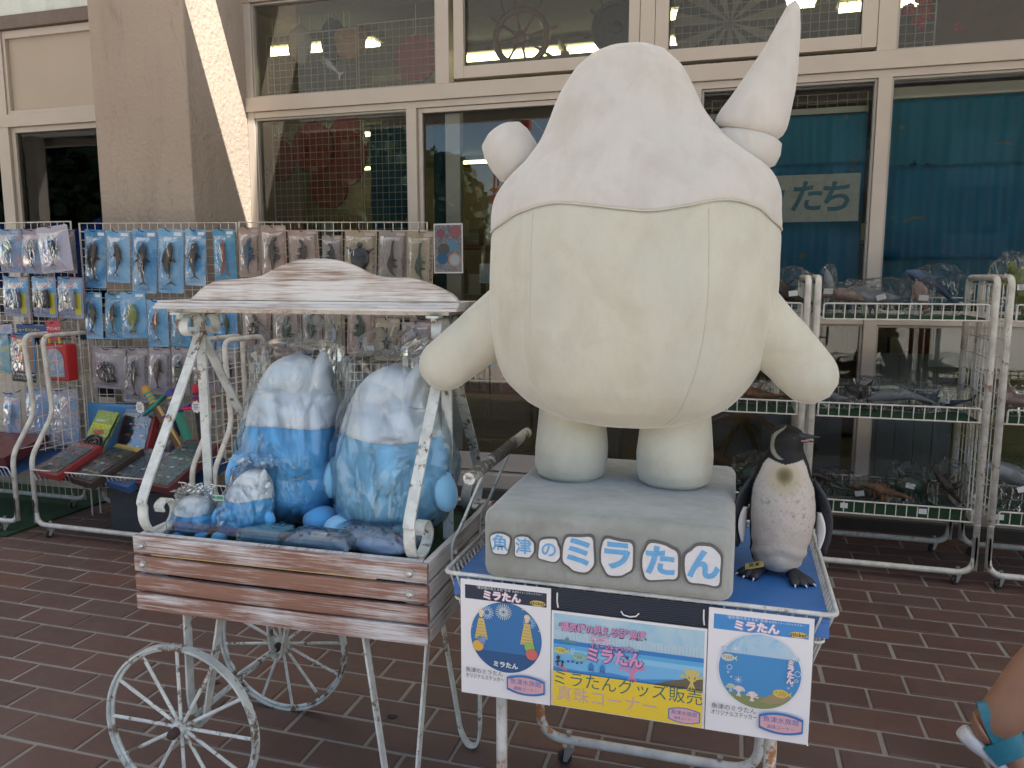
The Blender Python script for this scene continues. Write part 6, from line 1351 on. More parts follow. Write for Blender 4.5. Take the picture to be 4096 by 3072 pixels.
PK = [
 (0, -8, 917, 94, 1090, 'card with a jade green dolphin at the left picture edge', 'toy card', m_multi[0], 'dolphin', 'jade', .07, .03, 1, None), (0, 83, 917, 190, 1094, 'card with a black spotted whale shark, left of the tilted orca card', 'toy card', m_multi[0], 'whaleshark', 'black', .075, 0, 2, None), (0, 258, 919, 311, 1094, 'narrow dark card half hidden behind the tilted orca card', 'toy card', m_multi[2], 'fishlong', 'dark', .055, 0, 3, None), (0, 148, 905, 290, 1088, 'pale tilted card with a black and white orca', 'toy card', speckle('pale orca card', [(.30, .34, .48), (.42, .40, .50), (.16, .28, .48)], 9), 'orca', 'black', .13, -.10, 4, None),
 (1, 332, 919, 433, 1153, 'blue card with a long dark whale shark, first of the middle panel', 'toy card', S_[0], 'whaleshark', 'dark', .07, .05, 5, None), (1, 421, 923, 527, 1131, 'blue card with a thin dark shark, second of the top row', 'toy card', S_[1], 'shark', 'dark', .075, .03, 6, None), (1, 521, 919, 635, 1173, 'long blue card with a humpback whale, third of the top row', 'toy card', S_[0], 'whale', 'black', .08, .03, 7, 'whale'), (1, 626, 917, 742, 1173, 'long blue card with a dark sperm whale, fourth of the top row', 'toy card', S_[1], 'whale', 'dark', .07, .03, 8, None), (1, 734, 917, 830, 1143, 'blue card with a black finned orca, last of five sea mammals', 'toy card', S_[0], 'orca', 'black', .075, .03, 9, None), (1, 850, 917, 949, 1128, 'blue card with a red squid beside the dinosaur cards', 'toy card', S_[2], 'squid', 'red', .07, 0, 10, None),
 (2, 951, 910, 1044, 1109, 'brown card with a blue dinosaur and fossil disc, first of the right panel', 'toy card', D_[0], 'dino', 'blue', .07, 0, 11, 'dino'), (2, 1041, 902, 1151, 1118, 'pinkish brown card with a dark upright dinosaur, second of the row', 'toy card', D_[0], 'dino', 'dark', .085, .02, 12, 'dino'), (2, 1151, 920, 1280, 1100, 'wide pinkish card with a stooping dinosaur above the roof crest', 'toy card', D_[0], 'dino', 'dark', .07, 0, 13, 'dino'), (2, 1287, 942, 1372, 1100, 'small grey card with a crested dinosaur over the roof crest', 'toy card', D_[1], 'dino', 'black', .06, 0, 14, 'dino'), (2, 1376, 922, 1509, 1123, 'brown card with a broad black armoured dinosaur', 'toy card', D_[2], 'turtle', 'black', .075, .03, 15, 'dino'), (2, 1511, 922, 1628, 1128, 'grey card with a long necked brown dinosaur', 'toy card', D_[1], 'longneck', 'dark', .07, .02, 16, 'dino'), (2, 1625, 925, 1735, 1141, 'olive brown card with a slim long necked dinosaur, last of the row', 'toy card', D_[2], 'longneck', 'green', .075, .02, 17, 'dino'),
 (0, 8, 1106, 122, 1267, 'card of blue whale binoculars, left of three', 'toy card', m_multi[0], 'binocular', 'blue', .07, .02, 18, 'look'), (0, 124, 1106, 234, 1269, 'card of black whale binoculars, middle of three', 'toy card', m_multi[0], 'binocular', 'black', .08, .02, 19, 'look'), (0, 226, 1108, 340, 1273, 'card of grey whale binoculars, right of three', 'toy card', m_multi[0], 'binocular', 'grey', .07, .02, 20, 'look'),
 (1, 336, 1169, 417, 1356, 'blue card with a small black dolphin, first of the second row', 'toy card', S_[1], 'dolphin', 'black', .07, .06, 21, None), (1, 415, 1173, 504, 1358, 'dull teal card with a dark long bodied fish', 'toy card', S_[2], 'fishlong', 'dark', .06, .04, 22, None), (1, 478, 1169, 592, 1352, 'blue card with an olive green fat fish', 'toy card', S_[1], 'fish', 'olive', .085, .02, 23, None), (1, 584, 1200, 679, 1387, 'blue card with a brown striped fish over the cart roof edge', 'toy card', S_[1], 'fishlong', 'brown', .07, .05, 24, None), (1, 679, 1202, 769, 1387, 'teal card with a pale brown eel like fish by the cart scroll', 'toy card', S_[2], 'fishlong', 'skin', .07, .03, 25, None), (1, 769, 1200, 862, 1392, 'blue card with a red crayfish behind the cart scroll', 'toy card', S_[1], 'fishlong', 'red', .07, .02, 26, None), (1, 858, 1200, 955, 1400, 'blue card with a green barracuda right of the cart scroll', 'toy card', S_[0], 'fishlong', 'green', .07, .02, 27, None),
 (2, 967, 1215, 1086, 1407, 'greyish pink card with a brown crouching dinosaur under the cart roof', 'toy card', D_[0], 'dino', 'dark', .07, .05, 28, 'dino'), (2, 1088, 1215, 1210, 1422, 'pink card with a tailed green dinosaur and skull', 'toy card', D_[0], 'dino', 'green', .07, .02, 29, 'dino'), (2, 1208, 1215, 1290, 1400, 'brown card with a dark green leaping dinosaur', 'toy card', D_[1], 'dino', 'green', .075, .02, 30, 'dino'), (2, 1290, 1215, 1379, 1407, 'tan card with a grey spined lizard', 'toy card', D_[2], 'longneck', 'grey', .07, .02, 31, 'dino'), (2, 1387, 1215, 1499, 1420, 'pink card with a green dinosaur with red back plates', 'toy card', D_[0], 'dino', 'green', .08, .02, 32, 'dino'), (2, 1496, 1273, 1600, 1442, 'tan card with a black four paddled sea reptile', 'toy card', D_[2], 'plesio', 'black', .075, 0, 33, None), (2, 1606, 1290, 1730, 1437, 'lilac card with a dark winged pterosaur', 'toy card', D_[3], 'ptero', 'dark', .075, 0, 34, 'dino'), (2, 1640, 1205, 1737, 1293, 'short tan card above the winged pterosaur card', 'toy card', D_[2], 'ammonite', 'dark', .06, 0, 35, None),
 (1, 366, 1392, 507, 1555, 'lilac card with a coiled dark ammonite', 'toy card', D_[3], 'ammonite', 'black', .08, .10, 36, None), (1, 484, 1392, 602, 1609, 'lilac card with a black shark like prehistoric fish', 'toy card', D_[3], 'shark', 'black', .075, .06, 37, 'pre'), (1, 589, 1392, 686, 1577, 'lilac card with a dark armoured prehistoric fish', 'toy card', D_[3], 'whaleshark', 'dark', .08, .04, 38, 'pre'), (1, 681, 1390, 765, 1577, 'lilac card with a ribbed green trilobite', 'toy card', D_[3], 'trilobite', 'green', .07, .03, 39, 'pre'), (1, 764, 1390, 855, 1577, 'lilac card behind the left cart straps', 'toy card', D_[3], 'plesio', 'red', .07, .02, 40, 'pre'), (1, 862, 1392, 955, 1570, 'lilac card behind the second rack arch', 'toy card', D_[3], 'fish', 'dark', .06, .02, 41, 'pre'),
]
rq = random.Random(77)
for q in PK: package(q[0], q[1], q[2], q[3], q[4], q[5], q[6], q[7], q[8], T_[q[9]], q[10]+rq.uniform(-.012, .02), q[11]+rq.uniform(-.035, .035), q[12], q[13])
# printed toy packs on the leftmost panel
def ex_shark(t, cd, loc, w, h, ax_, az_):
    def quad(u0, v0, u1, v1, cc, o_=.0016, nm='print'): bm = BM(); bm.faces.new([bm.verts.new(loc(a_, b_, o_)) for a_, b_ in ((u0, v0), (u1, v0), (u1, v1), (u0, v1))]); return obj(nm, bm, flat('ink', cc), cd)
    quad(-.42, -.28, .42, .42, (.30, .15, .10)); quad(-.2, .16, .12, .34, (.62, .42, .06), .002); quad(-.3, -.02, .3, .02, (.6, .18, .06), .002); quad(-.5, -.5, .5, -.29, (.02, .03, .06), .0018); quad(-.3, -.26, -.02, -.1, (.16, .2, .26), .002); quad(.04, -.26, .3, -.1, (.2, .15, .14), .002)
    text('SHARK HUNTER', w*.105, m_inkw, cd, loc(.05, -.345, .0024), ax_, az_, .0004); text('シャークハンター', w*.115, m_inky, cd, loc(.05, -.43, .0024), ax_, az_, .0006)
    bm = BM(); vs_ = [bm.verts.new(loc(-.37+.1*math.cos(q*.35), .39+.07*math.sin(q*.35), .0026)) for q in range(18)]; bm.faces.new(vs_); obj('print', bm, flat('red ink', (.42, .03, .03)), cd); text('お肉入り', w*.05, m_inkw, cd, loc(-.37, .39, .003), ax_, az_)
package(0, 38, 1331, 150, 1530, 'shark hunting game pack with an orange window', 'toy pack', flat('pack blue', (.05, .20, .42)), None, None, .07, .05, 50, None, extra=ex_shark)
def ex_head(t, cd, loc, w, h, ax_, az_): text('シャークハンター', w*.10, m_inky, cd, loc(-.12, -.1, .0024), ax_, az_, .0006)
package(0, 64, 1296, 188, 1338, 'dark blue header card with yellow characters above the shark pack', 'toy pack', flat('pack navy', (.02, .07, .20)), None, None, .06, .0, 51, None, extra=ex_head, blist=False)
package(0, -30, 1335, 46, 1495, 'yellow and turquoise toy pack at the left picture edge', 'toy pack', m_multi[4], None, None, .07, .0, 52, None); package(0, -30, 1296, 52, 1336, 'pale header card at the left picture edge', 'toy pack', m_multi[1], None, None, .06, .0, 53, None, blist=False)
package(0, 10, 1565, 90, 1758, 'slim pack of a blue toy doctor set', 'toy pack', m_multi[1], 'fishlong', plain('toy pale blue', (.22, .42, .6), .35), .06, .10, 54, None); package(0, 100, 1549, 205, 1758, 'pack of small play food under a blue header', 'toy pack', m_multi[0], None, None, .06, .03, 55, None); package(0, 192, 1551, 322, 1780, 'large pack of toy doughnuts with a red striped header', 'toy pack', m_multi[1], None, None, .07, .03, 56, None)
# toy doughnuts and a red play house behind the first rack arch
rh = thing('toy_house', 'red toy play house pack with a yellow handle', 'toy', PZ(235, 1508, .9)); c, d, n = on_panel(0, 235, 1440, .10)
bm = BM(); box(bm, c.x-.095, c.x+.095, c.y-.03, c.y+.05, c.z-.125, c.z+.10, .012); obj('house', bm, plain('toy red', (.42, .02, .025), .35), rh)
bm = BM(); prism(bm, [(c.x-.08+.075*(1-math.cos(math.pi*i/12)), c.z+.0+.075*math.sin(math.pi*i/12)) for i in range(13)]+[(c.x+.07, c.z-.10), (c.x-.08, c.z-.10)], c.y-.034, c.y-.031); obj('window_print', bm, m_multi[1], rh)
for s_ in (-1, 1):
    bm = BM(); tube(bm, [(c.x+s_*.04-.02, c.y, c.z+.10), (c.x+s_*.04-.02, c.y, c.z+.14)], .008, 8); obj('handle', bm, plain('toy yellow', (.6, .45, .03), .4), rh)
bm = BM(); box(bm, c.x-.07, c.x+.03, c.y-.002, c.y+.002, c.z+.12, c.z+.24); obj('header_card', bm, flat('header red', (.45, .05, .08)), rh); text('プリンセス', .022, m_inkw, rh, (c.x-.02, c.y-.003, c.z+.19), bold=.0006)
bm = BM(); tube(bm, [(c.x-.02, c.y+.10, c.z+.24), (c.x-.02, c.y-.03, c.z+.225)], .003, 6); obj('hook', bm, m_hook, rh)
# cream boards behind the lower grid
for q, l_ in (((-5.6, -3.92, 3.93, 3.96, .14, 1.06), 'cream board behind the leftmost grid panel'), ((-3.80, -3.15, 4.16, 4.19, .14, 1.10), 'cream board behind the middle grid panel')):
    bm = BM(); box(bm, *q); setp(obj('cream_board', bm, m_cream), l_, 'board', 'cream boards behind the grid panels')
bm = BM(); box(bm, -6.5, -4.05, 3.35, 4.6, .0035, .012); setp(obj('turf_mat', bm, m_green), 'dark green artificial turf mat under the left rack', 'mat')
bm = BM(); box(bm, -3.55, -2.75, 3.62, 3.88, 0.003, .26, .01); setp(obj('dark_crate', bm, plain('dark grey crate', (.06, .06, .065), .6)), 'dark grey crate on the floor under the low rack', 'crate')
# ------------------------------------------------------------------ low display racks on the left
def low_rack(label, x0, x1, y0=3.43, yr=3.93):
    t = thing('display_rack', label, 'display rack', ((x0+x1)/2, (y0+yr)/2, 0), 'low white display racks')
    for x in (x0, x1):
        bm = BM(); tube(bm, fillet([(x, y0, .08), (x, y0, .47), (x, y0+.17, .70), (x, y0+.14, 1.165), (x, yr, 1.165), (x, yr, .07)], .06, 6), .0145, 10); obj('side_tube', bm, m_tube, t, smooth=True)
        bm = BM()
        for i in range(1, 5): y = y0+.16+(yr-y0-.17)*i/5; seg(bm, (x, y, .45), (x, y, 1.12), .0026, 4)
        for i in range(8): z = .50+.085*i; seg(bm, (x, y0+.06+(.10 if z > .66 else (z-.5)*.6), z), (x, yr, z), .0026, 4)
        obj('side_wire', bm, m_white, t, kind='stuff')
    for y, nm in ((y0, 'front_rail'), (yr, 'rear_rail')):
        bm = BM(); tube(bm, fillet([(x0, y, .22), (x0, y, .07), (x1, y, .07), (x1, y, .22)], .07, 6), .0145, 10); obj(nm, bm, m_tube, t, smooth=True)
    # tilted shelf with a wire lip
    bm = BM(); z0, z1 = .345, .42; vs_ = [bm.verts.new(q) for q in ((x0+.02, y0+.01, z0), (x1-.02, y0+.01, z0), (x1-.02, yr-.02, z1), (x0+.02, yr-.02, z1))]; bm.faces.new(vs_); bmesh.ops.solidify(bm, geom=bm.faces[:], thickness=.012); obj('shelf', bm, m_blueb, t)
    bm = BM(); n = 34
    for i in range(n+1): x = x0+.025+(x1-x0-.05)*i/n; seg(bm, (x, y0-.025, .405), (x, y0+.005, .335), .0026, 4)
    obj('lip_wire', bm, m_white, t, kind='stuff')
    bm = BM(); tube(bm, fillet([(x0+.02, y0+.005, .335), (x0+.02, y0-.025, .405), (x1-.02, y0-.025, .405), (x1-.02, y0+.005, .335)], .015, 3), .0042, 6); obj('lip_rail', bm, m_white, t)
    for x in (x0+.1, x1-.1):
        for y in (y0, yr): caster('caster', t, x, y, .07, R(250))
    return t
low_rack('low white rack at the left picture edge', -5.10, -4.04); low_rack('low white rack loaded with flat boxed toys', -3.90, -2.80); low_rack('low white rack behind the wheeled cart', -2.66, -1.60)
# flat boxes leaning on the shelf
def flatbox(label, px, py, yy, w, l, th, tiltx, edge, inner, rz=0.0, rows=(3, 3), seed=0, cols=None, title=None):
    c = PY(px, py, yy); t = thing('boxed_toys', label, 'boxed toys', c, 'flat boxed toys on the low rack'); Mx = Matrix.Translation(c) @ Matrix.Rotation(rz, 4, 'Z') @ Matrix.Rotation(tiltx, 4, 'X'); rr_ = random.Random(seed)
    bm = BM(); box(bm, -w/2, w/2, -l/2, l/2, -th, 0, .002, Mx); obj('box', bm, edge, t)
    bm = BM(); box(bm, -w/2+.018, w/2-.018, -l/2+.018, l/2-.04, .0006, .0012, 0, Mx); ins = obj('window_tray', bm, inner, t)
    for i in range(rows[0]):
        for j in range(rows[1]):
            u = -w/2+.04+(w-.08)*(i+.5)/rows[0]+rr_.uniform(-.01, .01); v = -l/2+.04+(l-.10)*(j+.5)/rows[1]; bm = BM(); s_ = rr_.uniform(.012, .022)
            ball(bm, Mx @ Vector((u, v, .004)), (s_, s_*.6, .006), 8, 6); obj('figurine', bm, plain('figurine %d' % (rr_.randrange(5)), rr_.choice(cols or ((.4, .4, .38), (.05, .12, .1), (.35, .2, .05), (.1, .1, .11), (.28, .30, .1))), .4), ins, smooth=True)
    bm = BM(); box(bm, -w/2+.01, w/2-.01, -l/2+.01, l/2-.03, .014, .0145, 0, Mx); obj('film', bm, m_clear2, t)
    bm = BM(); box(bm, -w/2+.004, w/2-.004, l/2-.036, l/2-.002, .0008, .0014, 0, Mx); obj('title_strip', bm, title or m_multi[2], t); return t
mr_ = plain('red carton', (.26, .03, .03), .4); mb_ = plain('dark brown carton', (.045, .03, .025), .4); mbl = plain('blue carton', (.03, .09, .24), .4); mdr = plain('maroon carton', (.12, .03, .035), .4); tray = plain('black tray', (.03, .035, .04), .3); trayg = plain('green grey tray', (.06, .11, .11), .3); tayn = plain('blue grey tray', (.05, .09, .14), .3)
flatbox('red framed flat box of toys, leftmost in the front row', 272, 1832, 3.52, .23, .30, .04, R(24), mr_, tray, R(-14), (3, 3), 1, ((.4, .05, .05), (.5, .48, .46), (.1, .1, .1)), mr_); flatbox('dark brown flat box of toys, second in the front row', 418, 1850, 3.53, .27, .34, .045, R(24), mb_, tray, R(-18), (3, 3), 2, None, flat('gold strip', (.42, .30, .06))); flatbox('blue flat box of sea creatures, third in the front row', 555, 1868, 3.53, .26, .32, .045, R(24), mbl, tayn, R(-18), (3, 3), 3); flatbox('maroon flat box of labelled sharks, rightmost in the front row', 712, 1850, 3.54, .27, .40, .05, R(26), mdr, trayg, R(-12), (3, 4), 4, ((.5, .5, .48), (.06, .14, .13), (.30, .36, .34)), mdr)
flatbox('red and grey upright box with a toy car', 540, 1735, 3.76, .25, .30, .05, R(68), mr_, tray, R(-6), (3, 3), 5, ((.4, .03, .03), (.5, .5, .5), (.03, .12, .05), (.35, .02, .03)), plain('steel blue edge', (.16, .22, .28), .4)); flatbox('dark blue upright box behind the cart strap', 655, 1735, 3.80, .16, .33, .05, R(74), plain('navy carton', (.02, .03, .09), .4), plain('tan window', (.20, .12, .08), .4), R(-4), (2, 3), 6)
st = flatbox('green stretchy snake card with yellow lettering', 400, 1740, 3.70, .20, .30, .006, R(58), speckle('green jungle print', [(.10, .22, .04), (.25, .36, .08), (.06, .10, .05), (.34, .40, .3)], 20), plain('black bubble', (.03, .03, .028), .3), R(-14), (1, 1), 7, ((.03, .03, .03),), speckle('jungle strip', [(.12, .26, .05), (.3, .42, .12)], 20))
c = PY(400, 1740, 3.70); Mx = Matrix.Translation(c) @ Matrix.Rotation(R(-14), 4, 'Z') @ Matrix.Rotation(R(58), 4, 'X'); X_, Y_ = Mx.to_3x3() @ Vector((1, 0, 0)), Mx.to_3x3() @ Vector((0, 1, 0))
bm = BM(); box(bm, -.10, .10, -.012, .15, .016, .017, 0, Mx); obj('header_print', bm, speckle('jungle leaf print', [(.10, .24, .04), (.30, .40, .10), (.08, .14, .07)], 24), st)
text('SQUISHY', .022, m_inkw, st, Mx @ Vector((-.03, .085, .018)), X_, Y_, .0006); text('STRETCHY', .040, flat('lime ink', (.62, .60, .04)), st, Mx @ Vector((0, .048, .0182)), X_, Y_, .0018, shear=.15, width=.95)
bm = BM(); vs_ = [bm.verts.new(Mx @ Vector((.06*math.cos(q*.3), .012+.012*math.sin(q*.3), .0184))) for q in range(21)]; bm.faces.new(vs_); obj('red_oval', bm, flat('red ink', (.40, .04, .03)), st); text('3mも伸びちゃうヘビ', .0125, flat('orange ink', (.6, .35, .08)), st, Mx @ Vector((0, .012, .019)), X_, Y_)
bm = BM(); tube(bm, [Mx @ Vector(((.012+.0022*i)*math.cos(i*.5), -.072+(.012+.0022*i)*.85*math.sin(i*.5), .022)) for i in range(34)], .007, 8); obj('coiled_snake', bm, plain('glossy black', (.02, .02, .02), .2), st, smooth=True)
bm = BM(); c = PY(440, 1690, 3.86); box(bm, c.x-.16, c.x+.20, 3.855, 3.862, c.z-.2, c.z+.12); setp(obj('blue_board', bm, plain('bright blue board', (.09, .28, .56), .5)), 'bright blue board behind the stretchy snake card', 'board')
bm = BM(); Mx = Matrix.Translation((-4.45, 3.60, .47)) @ Matrix.Rotation(R(14), 4, 'X'); box(bm, -.33, .33, -.16, .16, -.04, .02, .004, Mx); setp(obj('flat_carton', bm, mdr), 'maroon flat carton on the leftmost rack', 'carton')
# foam swords leaning in the rack
def sword(label, hx, hy, tx, ty, yh, yt, grip, pat, guard, blade, bl2):
    a, b = PY(hx, hy, yh), PY(tx, ty, yt); d = (b-a); L = d.length; d.normalize(); t = thing('foam_sword', label, 'toy sword', b, 'foam swords in the low rack')
    bm = BM(); sweep(bm, [a+d*q for q in (0, .01, .03, .06, .10, .13)], circ(1, 12), scale=[.006, .022, .027, .025, .025, .027], up=(0, 1, 0)); g = obj('grip', bm, grip, t, auto=40)
    for k in range(3):
        bm = BM(); sweep(bm, [a+d*(.05+.026*k), a+d*(.062+.026*k)], circ(.0278, 12), up=(0, 1, 0)); obj('grip_band', bm, pat, g)
    side = d.cross(Vector((0, 1, 0))).normalized(); bm = BM(); c_ = a+d*.14; secs = [(c_+side*(q*.105), d*(.016*(1-.5*abs(q))), Vector((0, .022, 0))) for q in (-1, -.7, -.3, 0, .3, .7, 1)]; loft(bm, secs, 12); obj('guard', bm, guard, t, auto=50)
    bm = BM(); secs = [(a+d*(.15+(L-.15)*q), side*(.034*(1 if q < .8 else (1-q)/.2+.02)), Vector((0, .011, 0))) for q in (0, .2, .5, .8, .9, .97, 1)]; loft(bm, secs, 8); o_ = obj('blade', bm, blade, t, auto=50)
    bm = BM(); secs = [(a+d*(.16+(L-.2)*q)+side*.017, side*(.014*(1 if q < .8 else .5)), Vector((0, .0125, 0))) for q in (0, .5, .8, 1)]; loft(bm, secs, 8); obj('blade_edge', bm, bl2, o_)
fm = lambda n_, c_: plain(n_, c_, .8)
sword('orange foam sword with a teal guard and brown blade', 575, 1545, 745, 1830, 3.78, 3.72, fm('foam orange', (.50, .25, .04)), fm('foam teal', (.05, .30, .27)), fm('foam teal', (.05, .30, .27)), fm('foam brown', (.14, .075, .03)), fm('foam sand', (.50, .36, .15)))
sword('yellow foam sword with a purple guard behind the cart strap', 675, 1555, 790, 1860, 3.76, 3.74, fm('foam blue', (.06, .07, .26)), fm('foam yellow', (.55, .35, .04)), fm('foam purple', (.16, .06, .26)), fm('foam green', (.04, .24, .16)), fm('foam green', (.04, .24, .16)))
sword('red and blue foam sword with a red guard', 783, 1535, 830, 1880, 3.74, 3.72, fm('foam red', (.45, .03, .05)), fm('foam indigo', (.05, .04, .16)), fm('foam red', (.45, .03, .05)), fm('foam black', (.02, .02, .022)), fm('foam white', (.6, .6, .58)))
def swing_tag(label, px, py, Y):
    c = PY(px, py, Y); t = thing('swing_tag', label, 'tag', c, 'swing tags on the foam swords'); bm = BM(); prism(bm, [(c.x+.030*(1+.09*math.cos(9*a))*math.cos(a), c.z+.034*(1+.09*math.cos(9*a))*math.sin(a)) for a in [2*math.pi*i/54 for i in range(54)]], Y-.001, Y+.001); obj('card', bm, m_paper, t)
    for k in range(4): bm = BM(); box(bm, c.x-.018, c.x+.018-.006*(k % 2), Y-.0016, Y-.0011, c.z+.014-.009*k, c.z+.017-.009*k); obj('print_line', bm, m_ink, t)
    bm = BM(); seg(bm, (c.x, Y, c.z+.03), (c.x-.004, Y+.01, c.z+.11), .0012, 4); obj('string', bm, m_ink, t)
swing_tag('white scalloped tag on the red foam sword', 785, 1628, 3.70); swing_tag('pale tag hanging from the teal guard sword', 560, 1630, 3.72)
# ------------------------------------------------------------------ three-tier shelf racks on the right
def tall_rack(label, x0, x1, y0=4.125, yr=4.60):
    t = thing('shelf_rack', label, 'shelf rack', ((x0+x1)/2, (y0+yr)/2, 0), 'white three tier shelf racks')
    for x in (x0, x1):
        bm = BM(); tube(bm, fillet([(x, y0, .08), (x, y0, 1.503), (x, yr, 1.503), (x, yr, .08)], .05, 6), .0155, 10); obj('side_tube', bm, m_tube, t, smooth=True)
        bm = BM()
        for i in range(1, 8): y = y0+(yr-y0)*i/8; seg(bm, (x, y, .32), (x, y, 1.47), .0026, 4)
        for i in range(14): z = .34+.087*i; seg(bm, (x, y0, z), (x, yr, z), .0026, 4)
        obj('side_wire', bm, m_white, t, kind='stuff')
        bm = BM(); tube(bm, [(x, y0, .308), (x, y0, .311)], .0165, 10); obj('tube_joint', bm, m_tube, t)
    for y, nm in ((y0, 'front_rail'), (yr, 'rear_rail')):
        bm = BM(); tube(bm, fillet([(x0, y, .25), (x0, y, .062), (x1, y, .062), (x1, y, .25)], .08, 6), .0155, 10); obj(nm, bm, m_tube, t, smooth=True)
    for zb, zt in ((.317, .383), (.812, .881), (1.300, 1.377)):
        xa, xb = x0+.03, x1-.025; b_ = obj('shelf_basket', (lambda b: (box(b, xa+.01, xb-.01, y0+.012, yr-.02, zb+.004, zb+.012), b)[1])(BM()), m_green, t)
        bm = BM(); n = 15
        for i in range(1, n): x = xa+(xb-xa)*i/n; seg(bm, (x, y0, zt), (x+.0, y0+.006, zb), .0028, 5); seg(bm, (x, yr-.01, zt+.02), (x, yr-.01, zb), .0022, 4)
        obj('lip_wire', bm, m_white, b_, kind='stuff')
        bm = BM(); tube(bm, fillet([(xa, y0+.004, zb), (xa, y0, zt), (xb, y0, zt), (xb, y0+.004, zb)], .012, 3), .0042, 6, up=(0, 1, 0)); obj('lip_rail', bm, m_white, b_)
        bm = BM(); seg(bm, (xa-.012, y0+.006, zb), (xb+.012, y0+.006, zb), .004, 6); obj('bottom_rail', bm, m_white, b_)
        bm = BM(); seg(bm, (xa, yr-.01, zt+.02), (xb, yr-.01, zt+.02), .0035, 5); obj('back_rail', bm, m_white, b_)
    for x in (x0+.06, x1-.07):
        for y in (y0, yr): caster('caster', t, x, y, .062, R(215))
    return t
RX = [(-.45, .335), (.382, 1.163), (1.222, 2.0)]
for (a, b), l_ in zip(RX, ('white shelf rack half hidden behind the giant stuffed figure', 'white three tier shelf rack right of the penguin', 'white shelf rack at the right picture edge')): tall_rack(l_, a, b)
# bagged toys on the shelves
def bagtoy(label, px, py, y, kind, L, tm, rot, zs, seed, wb=1.1, hb_=None):
    x = PY(px, py, y).x; L = round(L*1.22, 3); hb_ = hb_ or L*.34; t = thing('bagged_toy', label, 'bagged toy', (x, y, zs), 'bagged toys on the shelf racks'); me = toy_mesh(kind, L, seed).copy()
    z0 = min((rot @ v.co).z for v in me.vertices); me.transform(Matrix.Translation((x, y, zs-z0+.003)) @ rot); me.materials.clear(); me.materials.append(tm); obj('toy', me, None, t)
    lo = Vector((1e9,)*3); hi = -lo
    for v in me.vertices:
        for i in range(3): lo[i] = min(lo[i], v.co[i]); hi[i] = max(hi[i], v.co[i])
    c = (lo+hi)/2; h_ = (hi-lo)/2; bm = BM(); bmesh.ops.create_icosphere(bm, subdivisions=3, radius=1.0)
    for v in bm.verts:
        q = v.co.copy(); n_ = 1.12+.25*mnoise.noise(q*2.6+Vector((seed*2.3, 0, 0)))-.10*abs(mnoise.noise(q*6)); v.co = Vector((c.x+math.copysign(abs(q.x)**.75, q.x)*h_.x*n_, c.y+q.y*max(h_.y, .03)*n_, max(zs+.001, c.z+math.copysign(abs(q.z)**.75, q.z)*(h_.z+.012)*n_)))
    obj('plastic_bag', bm, m_bag2, t)
    if seed % 2 == 0:
        bm = BM(); box(bm, c.x-.022, c.x+.022, lo.y-.006, lo.y-.0045, c.z-.012, c.z+.016, 0, Matrix.Translation((c.x, 0, c.z)) @ Matrix.Rotation(R(seed*11 % 40-20), 4, 'Y') @ Matrix.Translation((-c.x, 0, -c.z))); obj('paper_tag', bm, m_paper, t)
    return t
LX = lambda a, b=0: Matrix.Rotation(R(b), 4, 'Z') @ Matrix.Rotation(R(a), 4, 'Y')
z1, z2, z3 = 1.3125, .8245, .3295
T = m_toys
